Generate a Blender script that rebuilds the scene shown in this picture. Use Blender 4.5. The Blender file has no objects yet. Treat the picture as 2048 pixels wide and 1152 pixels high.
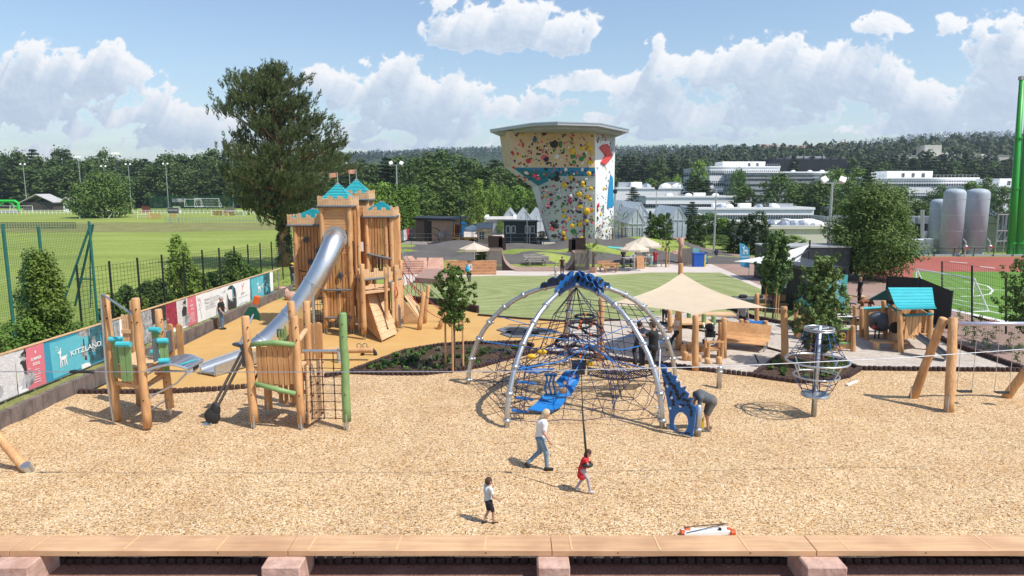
import bpy,bmesh,math,random
import numpy as np
from mathutils import Vector,Matrix,noise as mn
rnd=random.Random(7)
V=Vector
SC=bpy.context.scene
COL=SC.collection
FPX=1365.0;CH=7.5;PT=math.radians(8.3)
CP,SP=math.cos(PT),math.sin(PT)
# ---- survey helpers: measured sight lines turned into points of the site ----
def ray(u,v):
 x=(u-1024)/FPX;d=(v-576)/FPX
 return x,CP-d*SP,-SP-d*CP
def G(u,v,z=0.0):
 x,y,w=ray(u,v);t=(z-CH)/w
 return V((x*t,y*t,z))
def D(u,v,Y):
 x,y,w=ray(u,v);t=Y/y
 return V((x*t,Y,CH+w*t))
# ---- mesh builder ----
class MB:
 def __init__(s):s.v=[];s.f=[];s.m=[];s.c=0
 def add(s,vs,fs,mi=None):
  o=len(s.v);s.v+=[tuple(p)for p in vs]
  for f in fs:s.f.append([o+i for i in f]);s.m.append(s.c if mi is None else mi)
  return s
 def box(s,c,sz,rz=0.0,R=None,mi=None):
  c=V(c);hx,hy,hz=sz[0]/2,sz[1]/2,sz[2]/2
  R=R or Matrix.Rotation(rz,3,'Z')
  vs=[c+R@V((a*hx,b*hy,d*hz))for d in(-1,1)for b in(-1,1)for a in(-1,1)]
  return s.add(vs,[(0,2,3,1),(4,5,7,6),(0,1,5,4),(2,6,7,3),(0,4,6,2),(1,3,7,5)],mi)
 def beam(s,p0,p1,w,h,mi=None,up=(0,0,1)):
  p0=V(p0);p1=V(p1);d=p1-p0;L=d.length
  if L<1e-6:return s
  x=d/L;y=V(up).cross(x)
  if y.length<1e-4:y=V((0,1,0)).cross(x)
  if y.length<1e-4:y=V((1,0,0))
  y.normalize();z=x.cross(y)
  R=Matrix((x,y,z)).transposed()
  return s.box((p0+p1)/2,(L,w,h),R=R,mi=mi)
 def tube(s,pts,r,n=8,closed=False,caps=True,mi=None):
  pts=[V(p)for p in pts];N=len(pts)
  rs=r if isinstance(r,(list,tuple))else[r]*N
  up=None;vs=[]
  for i,p in enumerate(pts):
   if closed:t=pts[(i+1)%N]-pts[i-1]
   else:t=pts[min(i+1,N-1)]-pts[max(i-1,0)]
   if t.length<1e-9:t=V((0,0,1))
   t.normalize()
   if up is None:
    up=V((0,0,1))if abs(t.z)<.9 else V((1,0,0))
   a=t.cross(up)
   if a.length<1e-5:a=t.orthogonal()
   a.normalize();b=a.cross(t);up=b
   for k in range(n):
    an=2*math.pi*k/n
    vs.append(p+(a*math.cos(an)+b*math.sin(an))*rs[i])
  fs=[]
  for i in range(N if closed else N-1):
   j=(i+1)%N
   for k in range(n):
    l=(k+1)%n
    fs.append((i*n+k,i*n+l,j*n+l,j*n+k))
  if caps and not closed:
   fs.append(tuple(range(n))[::-1]);fs.append(tuple((N-1)*n+k for k in range(n)))
  return s.add(vs,fs,mi)
 def cyl(s,p0,p1,r0,r1=None,n=10,mi=None):
  return s.tube([p0,p1],[r0,r0 if r1 is None else r1],n,mi=mi)
 def log(s,p0,p1,r,n=9,mi=None,wob=.12,seed=0):
  p0=V(p0);p1=V(p1);L=(p1-p0).length;k=max(3,int(L/.45));q=random.Random(seed+int(L*97)+int(p0.x*13))
  pts=[];rs=[]
  for i in range(k+1):
   t=i/k
   pts.append(p0.lerp(p1,t)+V((q.uniform(-1,1),q.uniform(-1,1),0))*r*wob*(1 if 0<i<k else 0));rs.append(r*(1.06-.12*t)*q.uniform(.95,1.05))
  d=(p1-p0).normalized()*r*.25
  pts.append(p1+d);rs.append(r*.78)
  return s.tube(pts,rs,n,mi=mi)
 def sph(s,c,r,nu=10,nv=7,mi=None,jit=0,q=None,R=None):
  c=V(c);r=(r,r,r)if isinstance(r,(int,float))else r;vs=[]
  for j in range(1,nv):
   th=math.pi*j/nv
   for i in range(nu):
    ph=2*math.pi*i/nu;k=1+(q.uniform(-jit,jit)if q else 0)
    p=V((math.sin(th)*math.cos(ph)*r[0]*k,math.sin(th)*math.sin(ph)*r[1]*k,math.cos(th)*r[2]*k))
    vs.append(c+(R@p if R else p))
  tp=V((0,0,r[2]));vs.append(c+(R@tp if R else tp));vs.append(c-(R@tp if R else tp));a=len(vs)-2;fs=[]
  for j in range(nv-2):
   for i in range(nu):
    k=(i+1)%nu;fs.append((j*nu+i,(j+1)*nu+i,(j+1)*nu+k,j*nu+k))
  for i in range(nu):
   k=(i+1)%nu;fs.append((a,i,k));fs.append((a+1,(nv-2)*nu+k,(nv-2)*nu+i))
  return s.add(vs,fs,mi)
 def ext(s,poly,vec,mi=None):
  vec=V(vec);a=[V(p)for p in poly];n=len(a)
  vs=a+[p+vec for p in a]
  fs=[tuple(range(n))[::-1],tuple(range(n,2*n))]+[(i,(i+1)%n,n+(i+1)%n,n+i)for i in range(n)]
  return s.add(vs,fs,mi)
 def poly(s,pts,mi=None):return s.add(pts,[tuple(range(len(pts)))],mi)
 def lathe(s,prof,c=(0,0,0),n=16,mi=None,open_=False):
  c=V(c);vs=[];m=len(prof)
  for(r,z)in prof:
   for k in range(n):
    a=2*math.pi*k/n;vs.append(c+V((r*math.cos(a),r*math.sin(a),z)))
  fs=[(j*n+k,j*n+(k+1)%n,(j+1)*n+(k+1)%n,(j+1)*n+k)for j in range(m-1)for k in range(n)]
  if not open_:
   fs.append(tuple(range(n))[::-1]);fs.append(tuple((m-1)*n+k for k in range(n)))
  return s.add(vs,fs,mi)
 def grid(s,fn,nu,nv,mi=None):
  vs=[fn(i/nu,j/nv)for j in range(nv+1)for i in range(nu+1)]
  return s.add(vs,[(j*(nu+1)+i,j*(nu+1)+i+1,(j+1)*(nu+1)+i+1,(j+1)*(nu+1)+i)for j in range(nv)for i in range(nu)],mi)
 def build(s,name,mat,parent=None,smooth=False,world=True,bevel=0):
  me=bpy.data.meshes.new(name)
  me.from_pydata(s.v,[],s.f)
  for m in(mat if isinstance(mat,(list,tuple))else[mat]):me.materials.append(m)
  if any(s.m):me.polygons.foreach_set('material_index',s.m)
  o=bpy.data.objects.new(name,me);COL.objects.link(o)
  if parent is not None:
   o.parent=parent
   if world:
    me.transform(wm(parent).inverted())
  if smooth:me.polygons.foreach_set('use_smooth',[True]*len(me.polygons))
  me.update()
  if bevel:
   b=o.modifiers.new('edge','BEVEL');b.width=bevel;b.segments=1;b.limit_method='ANGLE'
  return o
def wm(o):
 M=Matrix.LocRotScale(o.location,o.rotation_euler,o.scale)
 while o.parent:
  o=o.parent;M=Matrix.LocRotScale(o.location,o.rotation_euler,o.scale)@M
 return M
def tag(o,label=None,cat=None,group=None,kind=None):
 if label:o['label']=label
 if cat:o['category']=cat
 if group:o['group']=group
 if kind:o['kind']=kind
 return o
def thing(name,label,cat,loc=(0,0,0),rz=0.0,group=None,scale=1.0):
 o=bpy.data.objects.new(name,None);COL.objects.link(o);o.empty_display_size=.3
 o.location=loc;o.rotation_euler=(0,0,rz);o.scale=(scale,)*3 if isinstance(scale,(int,float))else scale
 return tag(o,label,cat,group)
def dup(root,loc,rz=0.0,label=None,group=None,scale=None):
 r=root.copy();COL.objects.link(r);r.location=loc;r.rotation_euler=(0,0,rz)
 if scale is not None:r.scale=(scale,)*3 if isinstance(scale,(int,float))else scale
 if label:r['label']=label
 if group:r['group']=group
 for ch in list(root.children):
  c=ch.copy();COL.objects.link(c);c.parent=r
  for g in ch.children:
   d=g.copy();COL.objects.link(d);d.parent=c
 return r
def struct(name,mb,m,**k):return tag(mb.build(name,m,**k),kind='structure')
# ---- materials ----
MC={}
def _n(nt,t,**k):
 n=nt.nodes.new(t)
 for a,b in k.items():
  if a in n.inputs.keys()if isinstance(a,str)else False:n.inputs[a].default_value=b
  else:setattr(n,a,b)
 return n
def mat(name,col,rough=.6,metal=0.0,var=.12,scale=6.0,bump=0.0,stretch=None,col2=None,emit=None,bscale=None,spec=.4,dirt=None,objr=0.0,trans=0.0):
 if name in MC:return MC[name]
 m=bpy.data.materials.new(name);m.use_nodes=True;nt=m.node_tree;b=nt.nodes['Principled BSDF'];L=nt.links
 b.inputs['Roughness'].default_value=rough;b.inputs['Metallic'].default_value=metal
 b.inputs['Specular IOR Level'].default_value=spec
 col=tuple(col)+(1,)
 tc=nt.nodes.new('ShaderNodeTexCoord');mp=nt.nodes.new('ShaderNodeMapping')
 mp.inputs['Scale'].default_value=stretch or(1,1,1);L.new(tc.outputs['Object'],mp.inputs['Vector'])
 nz=nt.nodes.new('ShaderNodeTexNoise');nz.inputs['Scale'].default_value=scale;nz.inputs['Detail'].default_value=5;nz.inputs['Roughness'].default_value=.6
 L.new(mp.outputs[0],nz.inputs['Vector'])
 cr=nt.nodes.new('ShaderNodeValToRGB');cr.color_ramp.elements[0].position=.3;cr.color_ramp.elements[1].position=.7
 if col2 is None:
  cr.color_ramp.elements[0].color=tuple(c*(1-var)for c in col[:3])+(1,)
  cr.color_ramp.elements[1].color=tuple(min(1,c*(1+var))for c in col[:3])+(1,)
 else:
  cr.color_ramp.elements[0].color=col;cr.color_ramp.elements[1].color=tuple(col2)+(1,)
 L.new(nz.outputs[0],cr.inputs[0]);out=cr.outputs[0]
 if dirt:
  n2=nt.nodes.new('ShaderNodeTexNoise');n2.inputs['Scale'].default_value=dirt[1];n2.inputs['Detail'].default_value=6;L.new(tc.outputs['Object'],n2.inputs['Vector'])
  r2=nt.nodes.new('ShaderNodeMapRange');r2.inputs[1].default_value=.45;r2.inputs[2].default_value=.7;r2.inputs[4].default_value=dirt[2];L.new(n2.outputs[0],r2.inputs[0])
  mx=nt.nodes.new('ShaderNodeMix');mx.data_type='RGBA';L.new(r2.outputs[0],mx.inputs[0]);L.new(out,mx.inputs[6]);mx.inputs[7].default_value=tuple(dirt[0])+(1,);out=mx.outputs[2]
 if objr:
  oi=nt.nodes.new('ShaderNodeObjectInfo');hs=nt.nodes.new('ShaderNodeHueSaturation')
  r3=nt.nodes.new('ShaderNodeMapRange');r3.inputs[3].default_value=1-objr;r3.inputs[4].default_value=1+objr;L.new(oi.outputs['Random'],r3.inputs[0])
  L.new(r3.outputs[0],hs.inputs['Value']);L.new(out,hs.inputs['Color']);out=hs.outputs[0]
  r4=nt.nodes.new('ShaderNodeMapRange');r4.inputs[3].default_value=.5-objr*.05;r4.inputs[4].default_value=.5+objr*.05
  ml=nt.nodes.new('ShaderNodeMath');ml.operation='FRACT';m2=nt.nodes.new('ShaderNodeMath');m2.operation='MULTIPLY';m2.inputs[1].default_value=7.3
  L.new(oi.outputs['Random'],m2.inputs[0]);L.new(m2.outputs[0],ml.inputs[0]);L.new(ml.outputs[0],r4.inputs[0]);L.new(r4.outputs[0],hs.inputs['Hue'])
 L.new(out,b.inputs['Base Color'])
 if bump:
  bp=nt.nodes.new('ShaderNodeBump');bp.inputs['Strength'].default_value=bump;bp.inputs['Distance'].default_value=.02
  src=nz
  if bscale:
   src=nt.nodes.new('ShaderNodeTexNoise');src.inputs['Scale'].default_value=bscale;src.inputs['Detail'].default_value=6;L.new(mp.outputs[0],src.inputs['Vector'])
  L.new(src.outputs[0],bp.inputs['Height']);L.new(bp.outputs[0],b.inputs['Normal'])
 if trans:
  tr=nt.nodes.new('ShaderNodeBsdfTranslucent');L.new(out,tr.inputs[0]);ms=nt.nodes.new('ShaderNodeMixShader');ms.inputs[0].default_value=trans
  L.new(b.outputs[0],ms.inputs[1]);L.new(tr.outputs[0],ms.inputs[2]);L.new(ms.outputs[0],nt.nodes['Material Output'].inputs[0])
 MC[name]=m;return m
WOODV=mat('larch_upright',(.60,.335,.15),.62,var=.25,scale=3,stretch=(6,6,.5),bump=.25,dirt=((.30,.13,.05),.9,.55))
WOODH=mat('larch_lying',(.60,.335,.15),.62,var=.25,scale=3,stretch=(.6,5,6),bump=.25,dirt=((.32,.14,.055),.8,.5))
WOODP=mat('larch_planks',(.52,.265,.105),.62,var=.35,scale=2.5,stretch=(9,9,.35),bump=.25,dirt=((.25,.10,.04),1.1,.5))
WOODL=mat('pale_timber',(.66,.43,.24),.6,var=.2,scale=3,stretch=(1,5,6),bump=.2,dirt=((.42,.22,.10),.8,.5))
STEEL=mat('galvanised_steel',(.52,.54,.56),.38,.85,var=.15,scale=9)
STAIN=mat('stainless_steel',(.74,.73,.71),.38,1.0,var=.06,scale=4)
DARK=mat('dark_rubber',(.022,.023,.025),.6,var=.2)
GREYP=mat('grey_plastic',(.09,.10,.11),.5,var=.15)
GREYR=mat('grey_roller',(.14,.15,.16),.6,var=.2)
TEAL=mat('teal_paint',(.06,.46,.50),.45,var=.1,scale=3)
GREEN=mat('green_paint',(.20,.32,.12),.5,var=.15,scale=4)
WHITE=mat('white_paint',(.78,.79,.79),.55,var=.04,scale=2)
BLUE=mat('blue_plastic',(.018,.13,.38),.4,var=.12,scale=3)
NAVY=mat('navy_rope',(.018,.022,.07),.7,var=.3,scale=20)
BLACK=mat('black_paint',(.015,.016,.018),.5,var=.2)
ANTH=mat('anthracite_sheet',(.028,.032,.037),.5,var=.15,scale=2)
SANDST=mat('pink_sandstone',(.52,.31,.23),.85,var=.2,scale=5,bump=.6,bscale=14,dirt=((.40,.20,.14),1.3,.7))
# ---- camera, sun, sky ----
cam=bpy.data.cameras.new('camera');co=bpy.data.objects.new('camera',cam);COL.objects.link(co);SC.camera=co
cam.sensor_width=36;cam.lens=36*FPX/2048;cam.clip_end=9000;cam.clip_start=.2
co.location=(0,0,CH);co.rotation_euler=(math.radians(90)-PT,0,0)
sd=V((.49,-.29,.822)).normalized();SEL=math.asin(sd.z);SAZ=math.atan2(sd.x,sd.y)
su=bpy.data.lights.new('sun','SUN');so=bpy.data.objects.new('sun',su);COL.objects.link(so)
su.energy=4.5;su.angle=math.radians(.5);su.color=(1,.955,.88);so.rotation_euler=sd.to_track_quat('Z','Y').to_euler()
SC.view_settings.view_transform='Standard';SC.view_settings.look='None';SC.view_settings.exposure=0.26;SC.view_settings.gamma=1
W=bpy.data.worlds.new('World');SC.world=W;W.use_nodes=True
def make_world():
 nt=W.node_tree;L=nt.links;nt.nodes.clear();N=nt.nodes.new
 sky=N('ShaderNodeTexSky');sky.sky_type='NISHITA';sky.sun_disc=False;sky.sun_elevation=SEL;sky.sun_rotation=SAZ
 sky.air_density=1.0;sky.dust_density=.7;sky.ozone_density=2.2;sky.air_density=1.1
 bg=N('ShaderNodeBackground');bg.inputs[1].default_value=.135;L.new(sky.outputs[0],bg.inputs[0])
 ow=N('ShaderNodeOutputWorld');L.new(bg.outputs[0],ow.inputs[0])
make_world()
def lattice(X,Y,seed):
 q=np.random.RandomState(seed);A=q.rand(256,256)*2*np.pi;GX=np.cos(A);GY=np.sin(A)
 xi=np.floor(X).astype(int);yi=np.floor(Y).astype(int);fx=X-xi;fy=Y-yi
 sx=fx*fx*fx*(fx*(fx*6-15)+10);sy=fy*fy*fy*(fy*(fy*6-15)+10)
 def g(i,j):
  a=(xi+i)%256;b=(yi+j)%256
  return GX[a,b]*(fx-i)+GY[a,b]*(fy-j)
 n=(g(0,0)*(1-sx)+g(1,0)*sx)*(1-sy)+(g(0,1)*(1-sx)+g(1,1)*sx)*sy
 return n*.7+.5
def fbm(X,Y,o,seed,g=.55,bil=False):
 s=0;a=1;t=0
 for k in range(o):
  n=lattice(X+17.3*k,Y+5.1*k,seed+k)
  s=s+a*((1-np.clip(2.4*abs(n-.5),0,1))if bil else n);t+=a;a*=g;X,Y=2.03*(.8*X+.6*Y),2.03*(-.6*X+.8*Y)
 return s/t
def make_clouds():
 CL=[(960,50,100,34),(1050,45,85,38),(1105,62,72,38),(880,10,30,18),(1135,85,40,22),(1010,80,120,22),(60,105,34,24),(150,150,120,55),(60,160,110,55),(215,130,70,40),(40,210,130,40),(315,215,60,36),(385,245,85,34),(240,235,70,20),(160,262,32,20),(450,285,60,16),(330,270,90,22),(90,300,40,10),(640,155,45,24),(700,185,60,36),(800,170,75,50),(870,190,85,42),(925,170,38,26),(830,232,100,32),(720,258,40,16),(900,265,90,22),(760,292,120,8),(1315,105,26,26),(1360,132,60,22),(1430,135,75,32),(1500,112,55,34),(1570,105,55,34),(1640,115,55,30),(1710,125,65,46),(1600,165,150,50),(1750,175,90,50),(1850,200,60,36),(1600,205,140,16),(1310,195,75,38),(1270,170,40,22),(1160,165,80,16),(1320,240,90,22),(1520,205,60,26),(1560,238,90,16),(1430,232,60,20),(1040,215,80,22),(1800,258,110,12),(1380,268,150,10),(1210,238,45,12),(1765,48,50,20),(1900,52,26,22),(1995,42,45,24),(2010,95,70,36),(2030,130,60,36),(1970,215,90,28),(1990,258,110,14),(2020,160,60,40),(1870,240,80,20),(2200,120,120,60),(-150,180,120,60),(2350,220,200,60),(-350,120,150,50),(1024,-400,300,90),(400,-250,260,60),(1700,-260,240,70),]
 nx,nz=1500,300;R=6500.0
 u=np.linspace(-500,2550,nx)[None,:].repeat(nz,0);v=np.linspace(392,-240,nz)[:,None].repeat(nx,1)
 wu=u+46*(fbm(u/60,v/60,5,3)-.5);wv=v+34*(fbm(u/60,v/60,5,9)-.5)
 env=np.full(u.shape,-1.0)
 for(a,b,ra,rb)in CL:
  q=1-np.sqrt(((wu-a)/(ra*1.12))**2+((wv-b)/(rb*1.12))**2)
  h=np.clip(.3-abs(env-q),0,None);env=np.maximum(env,q)+h*h/1.2
 puff=.5*fbm(u/70,v/58,6,21,.6,True)+.5*fbm(u/80,v/60,7,31,.6)
 d=env*.95+2.7*(puff-.605)
 soft=.10+.30*fbm(u/170,v/100,3,77)
 al=np.clip((d+.10)/soft,0,1);al=al*al*(3-2*al)
 lowveil=.12+.80*np.clip((v-60)/260,0,1)*np.clip((fbm(u/190,v/45,6,51)-.34)/.3,0,1)
 th=np.zeros_like(al);sh=al.copy()
 for k in range(1,16):
  sh=np.roll(al,(-k*2,-k),(0,1))if False else np.vstack([al[k*2:],np.zeros((k*2,nx))]);sh=np.roll(sh,-k,1);th+=sh/15
 up=np.vstack([puff[2:],puff[-2:]]);up=np.roll(up,-2,1)
 rel=np.clip((puff-up)*7.0,-1,1)
 lit=np.clip(1.04-.92*th*al+.16*rel+.5*(fbm(u/90,v/60,5,91)-.5),0,1)
 lit=lit*(.75+.25*np.clip(1-(v-60)/300,0,1))+.12
 lit=np.clip(lit,0,1)[...,None]
 c0=np.array([.40,.49,.63]);c1=np.array([.60,.67,.76]);c2=np.array([.86,.86,.87])
 col=np.where(lit<.5,c0+(c1-c0)*lit*2,c1+(c2-c1)*(lit-.5)*2)
 veil=np.array([.47,.58,.70])+0*col
 ac=al*.95;av=lowveil*.42*(1-ac);at=ac+av
 col=(col*ac[...,None]+veil*av[...,None])/np.maximum(at,1e-4)[...,None]
 x=(u-1024)/FPX;dd=(v-576)/FPX;y=CP-dd*SP;w=-SP-dd*CP
 k=R/np.sqrt(x*x+y*y);co_=np.stack([x*k,y*k,CH+w*k],-1).reshape(-1,3)
 i=np.arange(nx*nz).reshape(nz,nx);f=np.stack([i[:-1,:-1],i[:-1,1:],i[1:,1:],i[1:,:-1]],-1).reshape(-1,4)
 me=bpy.data.meshes.new('sky');me.vertices.add(len(co_));me.vertices.foreach_set('co',co_.astype(np.float32).ravel())
 me.loops.add(f.size);me.loops.foreach_set('vertex_index',f.astype(np.int32).ravel());me.polygons.add(len(f));me.polygons.foreach_set('loop_start',np.arange(0,f.size,4,dtype=np.int32))
 me.update(calc_edges=True)
 at_=me.color_attributes.new('cloud','FLOAT_COLOR','POINT');at_.data.foreach_set('color',np.concatenate([col,at[...,None]],-1).astype(np.float32).ravel())
 m=bpy.data.materials.new('cloud_light');m.use_nodes=True;nt=m.node_tree;nt.nodes.clear();L=nt.links
 a=nt.nodes.new('ShaderNodeAttribute');a.attribute_name='cloud';e=nt.nodes.new('ShaderNodeEmission');t=nt.nodes.new('ShaderNodeBsdfTransparent');mx=nt.nodes.new('ShaderNodeMixShader');o=nt.nodes.new('ShaderNodeOutputMaterial')
 L.new(a.outputs['Color'],e.inputs[0]);L.new(a.outputs['Alpha'],mx.inputs[0]);L.new(t.outputs[0],mx.inputs[1]);L.new(e.outputs[0],mx.inputs[2]);L.new(mx.outputs[0],o.inputs[0])
 m.cycles.emission_sampling='NONE';me.materials.append(m)
 ob=bpy.data.objects.new('sky',me);COL.objects.link(ob);tag(ob,kind='structure')
make_clouds()
# ---- the ground and its surfaces ----
def flat(pts,z,name,m,px=True):
 mb=MB();mb.poly([(G(a,b,z)if px else V((a,b,z)))for a,b in pts]);return struct(name,mb,m)
def nmat(name,build):
 m=bpy.data.materials.new(name);m.use_nodes=True;MC[name]=m;build(m.node_tree,m.node_tree.nodes['Principled BSDF']);return m
def layered(name,stops,scales,rough=.9,bump=.3,bs=40,stretch=(1,1,1),mixv=None):
 def bld(nt,b):
  L=nt.links;tc=nt.nodes.new('ShaderNodeTexCoord');mp=nt.nodes.new('ShaderNodeMapping');mp.inputs['Scale'].default_value=stretch;L.new(tc.outputs['Object'],mp.inputs[0])
  a=nt.nodes.new('ShaderNodeTexNoise');a.inputs['Scale'].default_value=scales[0];a.inputs['Detail'].default_value=8;a.inputs['Roughness'].default_value=.62;L.new(mp.outputs[0],a.inputs['Vector'])
  f=nt.nodes.new('ShaderNodeTexNoise');f.inputs['Scale'].default_value=scales[1];f.inputs['Detail'].default_value=4;L.new(mp.outputs[0],f.inputs['Vector'])
  mx=nt.nodes.new('ShaderNodeMath');mx.operation='MULTIPLY_ADD';mx.inputs[1].default_value=.45 if mixv is None else mixv;L.new(f.outputs[0],mx.inputs[0]);
  s2=nt.nodes.new('ShaderNodeMath');s2.operation='MULTIPLY';s2.inputs[1].default_value=1-mx.inputs[1].default_value;L.new(a.outputs[0],s2.inputs[0]);L.new(s2.outputs[0],mx.inputs[2])
  cr=nt.nodes.new('ShaderNodeValToRGB');L.new(mx.outputs[0],cr.inputs[0]);e=cr.color_ramp.elements
  e[0].position=stops[0][0];e[0].color=stops[0][1]+(1,);e[1].position=stops[-1][0];e[1].color=stops[-1][1]+(1,)
  for p,c in stops[1:-1]:k=e.new(p);k.color=c+(1,)
  L.new(cr.outputs[0],b.inputs['Base Color']);b.inputs['Roughness'].default_value=rough;b.inputs['Specular IOR Level'].default_value=.2
  bn=nt.nodes.new('ShaderNodeTexNoise');bn.inputs['Scale'].default_value=bs;bn.inputs['Detail'].default_value=5;L.new(tc.outputs['Object'],bn.inputs['Vector'])
  bp=nt.nodes.new('ShaderNodeBump');bp.inputs['Strength'].default_value=bump;bp.inputs['Distance'].default_value=.05;L.new(bn.outputs[0],bp.inputs['Height']);L.new(bp.outputs[0],b.inputs['Normal'])
 return nmat(name,bld)
def chipmat():
 def bld(nt,b):
  L=nt.links;N=nt.nodes.new;tc=N('ShaderNodeTexCoord')
  def vor(sc,st,rot):
   mp=N('ShaderNodeMapping');mp.inputs['Scale'].default_value=st;mp.inputs['Rotation'].default_value=(0,0,rot);L.new(tc.outputs['Object'],mp.inputs[0])
   v=N('ShaderNodeTexVoronoi');v.inputs['Scale'].default_value=sc;L.new(mp.outputs[0],v.inputs['Vector']);return v
  v1=vor(23,(1,2.1,1),.5);v2=vor(21,(2.1,1,1),-.3)
  big=N('ShaderNodeTexNoise');big.inputs['Scale'].default_value=.55;big.inputs['Detail'].default_value=6;L.new(tc.outputs['Object'],big.inputs['Vector'])
  sw=N('ShaderNodeTexNoise');sw.inputs['Scale'].default_value=9;L.new(tc.outputs['Object'],sw.inputs['Vector'])
  gt=N('ShaderNodeMath');gt.operation='GREATER_THAN';gt.inputs[1].default_value=.5;L.new(sw.outputs[0],gt.inputs[0])
  mx=N('ShaderNodeMix');mx.data_type='RGBA';L.new(gt.outputs[0],mx.inputs[0]);L.new(v1.outputs['Color'],mx.inputs[6]);L.new(v2.outputs['Color'],mx.inputs[7])
  sp=N('ShaderNodeSeparateColor');L.new(mx.outputs[2],sp.inputs[0])
  cr=N('ShaderNodeValToRGB');L.new(sp.outputs[0],cr.inputs[0]);e=cr.color_ramp.elements
  e[0].position=0;e[0].color=(.12,.065,.035,1);e[1].position=1;e[1].color=(1.0,.85,.65,1)
  for p,c in((.2,(.47,.28,.13)),(.45,(.76,.495,.245)),(.75,(.88,.64,.36))):k=e.new(p);k.color=c+(1,)
  m2=N('ShaderNodeMix');m2.data_type='RGBA';m2.blend_type='MULTIPLY';r=N('ShaderNodeMapRange');r.inputs[1].default_value=.3;r.inputs[2].default_value=.7;L.new(big.outputs[0],r.inputs[0]);L.new(r.outputs[0],m2.inputs[0])
  m2.inputs[7].default_value=(.86,.80,.74,1);L.new(cr.outputs[0],m2.inputs[6]);L.new(m2.outputs[2],b.inputs['Base Color'])
  b.inputs['Roughness'].default_value=.8;b.inputs['Specular IOR Level'].default_value=.25
  ds=N('ShaderNodeMix');ds.data_type='FLOAT';L.new(gt.outputs[0],ds.inputs[0]);L.new(v1.outputs['Distance'],ds.inputs[2]);L.new(v2.outputs['Distance'],ds.inputs[3])
  ad=N('ShaderNodeMath');ad.operation='SUBTRACT';L.new(sp.outputs[1],ad.inputs[0]);L.new(ds.outputs[0],ad.inputs[1])
  bp=N('ShaderNodeBump');bp.inputs['Strength'].default_value=.8;bp.inputs['Distance'].default_value=.03;L.new(ad.outputs[0],bp.inputs['Height']);L.new(bp.outputs[0],b.inputs['Normal'])
 return nmat('wood_chips',bld)
CHIP=chipmat()
GRASS=layered('meadow_grass',[(.32,(.15,.20,.035)),(.5,(.23,.285,.06)),(.68,(.33,.37,.10))],(.05,1.6),stretch=(1,2.2,1),bump=.5,bs=9)
LAWN=layered('mown_lawn',[(.3,(.19,.215,.085)),(.5,(.28,.305,.135)),(.7,(.39,.40,.21))],(.28,3.5),stretch=(1,2.6,1),bump=.4,bs=25)
DRY=layered('dry_long_grass',[(.3,(.10,.13,.035)),(.5,(.20,.20,.07)),(.7,(.33,.30,.13))],(.25,2),bump=.6,bs=6)
OCHRE=layered('ochre_rubber',[(.3,(.46,.27,.095)),(.5,(.53,.32,.115)),(.7,(.59,.37,.145))],(.7,60),bump=.15,bs=120,rough=.85)
CONC=layered('pale_paving',[(.3,(.46,.39,.34)),(.5,(.55,.48,.43)),(.7,(.62,.55,.50))],(.5,12),bump=.15,bs=30)
SAND=layered('grey_sand',[(.3,(.30,.255,.21)),(.5,(.47,.41,.35)),(.7,(.60,.53,.46))],(.9,6),bump=1.0,bs=3.2)
ASPH=layered('asphalt',[(.3,(.075,.070,.066)),(.5,(.115,.105,.098)),(.7,(.16,.145,.135))],(.35,14),bump=.2,bs=60)
ROADM=layered('road_grey',[(.3,(.20,.175,.155)),(.5,(.26,.23,.205)),(.7,(.32,.28,.25))],(.4,9),bump=.15,bs=50)
SOIL=layered('reddish_soil',[(.3,(.15,.075,.052)),(.5,(.24,.13,.095)),(.7,(.34,.21,.155))],(1.3,18),bump=.8,bs=16)
BEDS=layered('bed_soil',[(.3,(.035,.022,.015)),(.5,(.075,.046,.032)),(.7,(.14,.095,.07))],(2.3,20),bump=.9,bs=12)
TRACK=layered('red_track',[(.3,(.27,.075,.055)),(.5,(.33,.10,.075)),(.7,(.40,.14,.11))],(.15,6),bump=.1,bs=50)
PITCH=layered('artificial_turf',[(.3,(.10,.20,.03)),(.5,(.13,.25,.04)),(.7,(.17,.29,.055))],(.1,3),stretch=(1,.4,1),bump=.2,bs=20)
WOODF=layered('forest_floor',[(.3,(.016,.026,.010)),(.5,(.028,.045,.015)),(.7,(.05,.07,.024))],(.05,.6),bump=.6,bs=2)
mb=MB();mb.poly([(-5000,13.1,-.115),(5000,13.1,-.115),(5000,6000,-.115),(-5000,6000,-.115)]);struct('ground',mb,WOODF)
def chips_z(x,y):return .07*mn.noise(V((x*.35,y*.35,1)))+.035*mn.noise(V((x*1.4,y*1.4,4)))
EDGE=[(-300,787),(165,787),(330,787),(430,782),(540,772),(640,756),(700,747),(770,750),(850,750),(920,742),(960,735),(1030,715),(1070,706),(1150,713),(1250,723),(1330,733),(1440,747),(1505,754),(1540,760),(1592,767),(1650,766),(1696,756),(1720,741),(1800,742),(1900,743),(2048,744),(2500,746)]
EW=[G(a,b)for a,b in EDGE]
def edge_y(x):
 for a,b in zip(EW,EW[1:]):
  if a.x<=x<=b.x:return a.y+(b.y-a.y)*(x-a.x)/max(1e-6,b.x-a.x)
 return EW[-1].y if x>EW[-1].x else EW[0].y
mb=MB()
def chipfn(i,j):
 x=-16.05+i*46;y0=13.05;y1=edge_y(x);y=y0+(y1-y0)*j
 return(x,y,.02+chips_z(x,y)*min(1,(1-j)*6,))
mb.grid(chipfn,330,110);struct('wood_chip_ground',mb,CHIP,smooth=True)
flat([(-400,-60),(400,-60),(400,13.12),(-400,13.12)],-.12,'soil_ground',SOIL,px=False)
flat([(-400,-5),(-19,-5),(-19,52),(-8,92),(-8,135),(-400,135)],-.004,'grass_field',GRASS,px=False)
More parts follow.
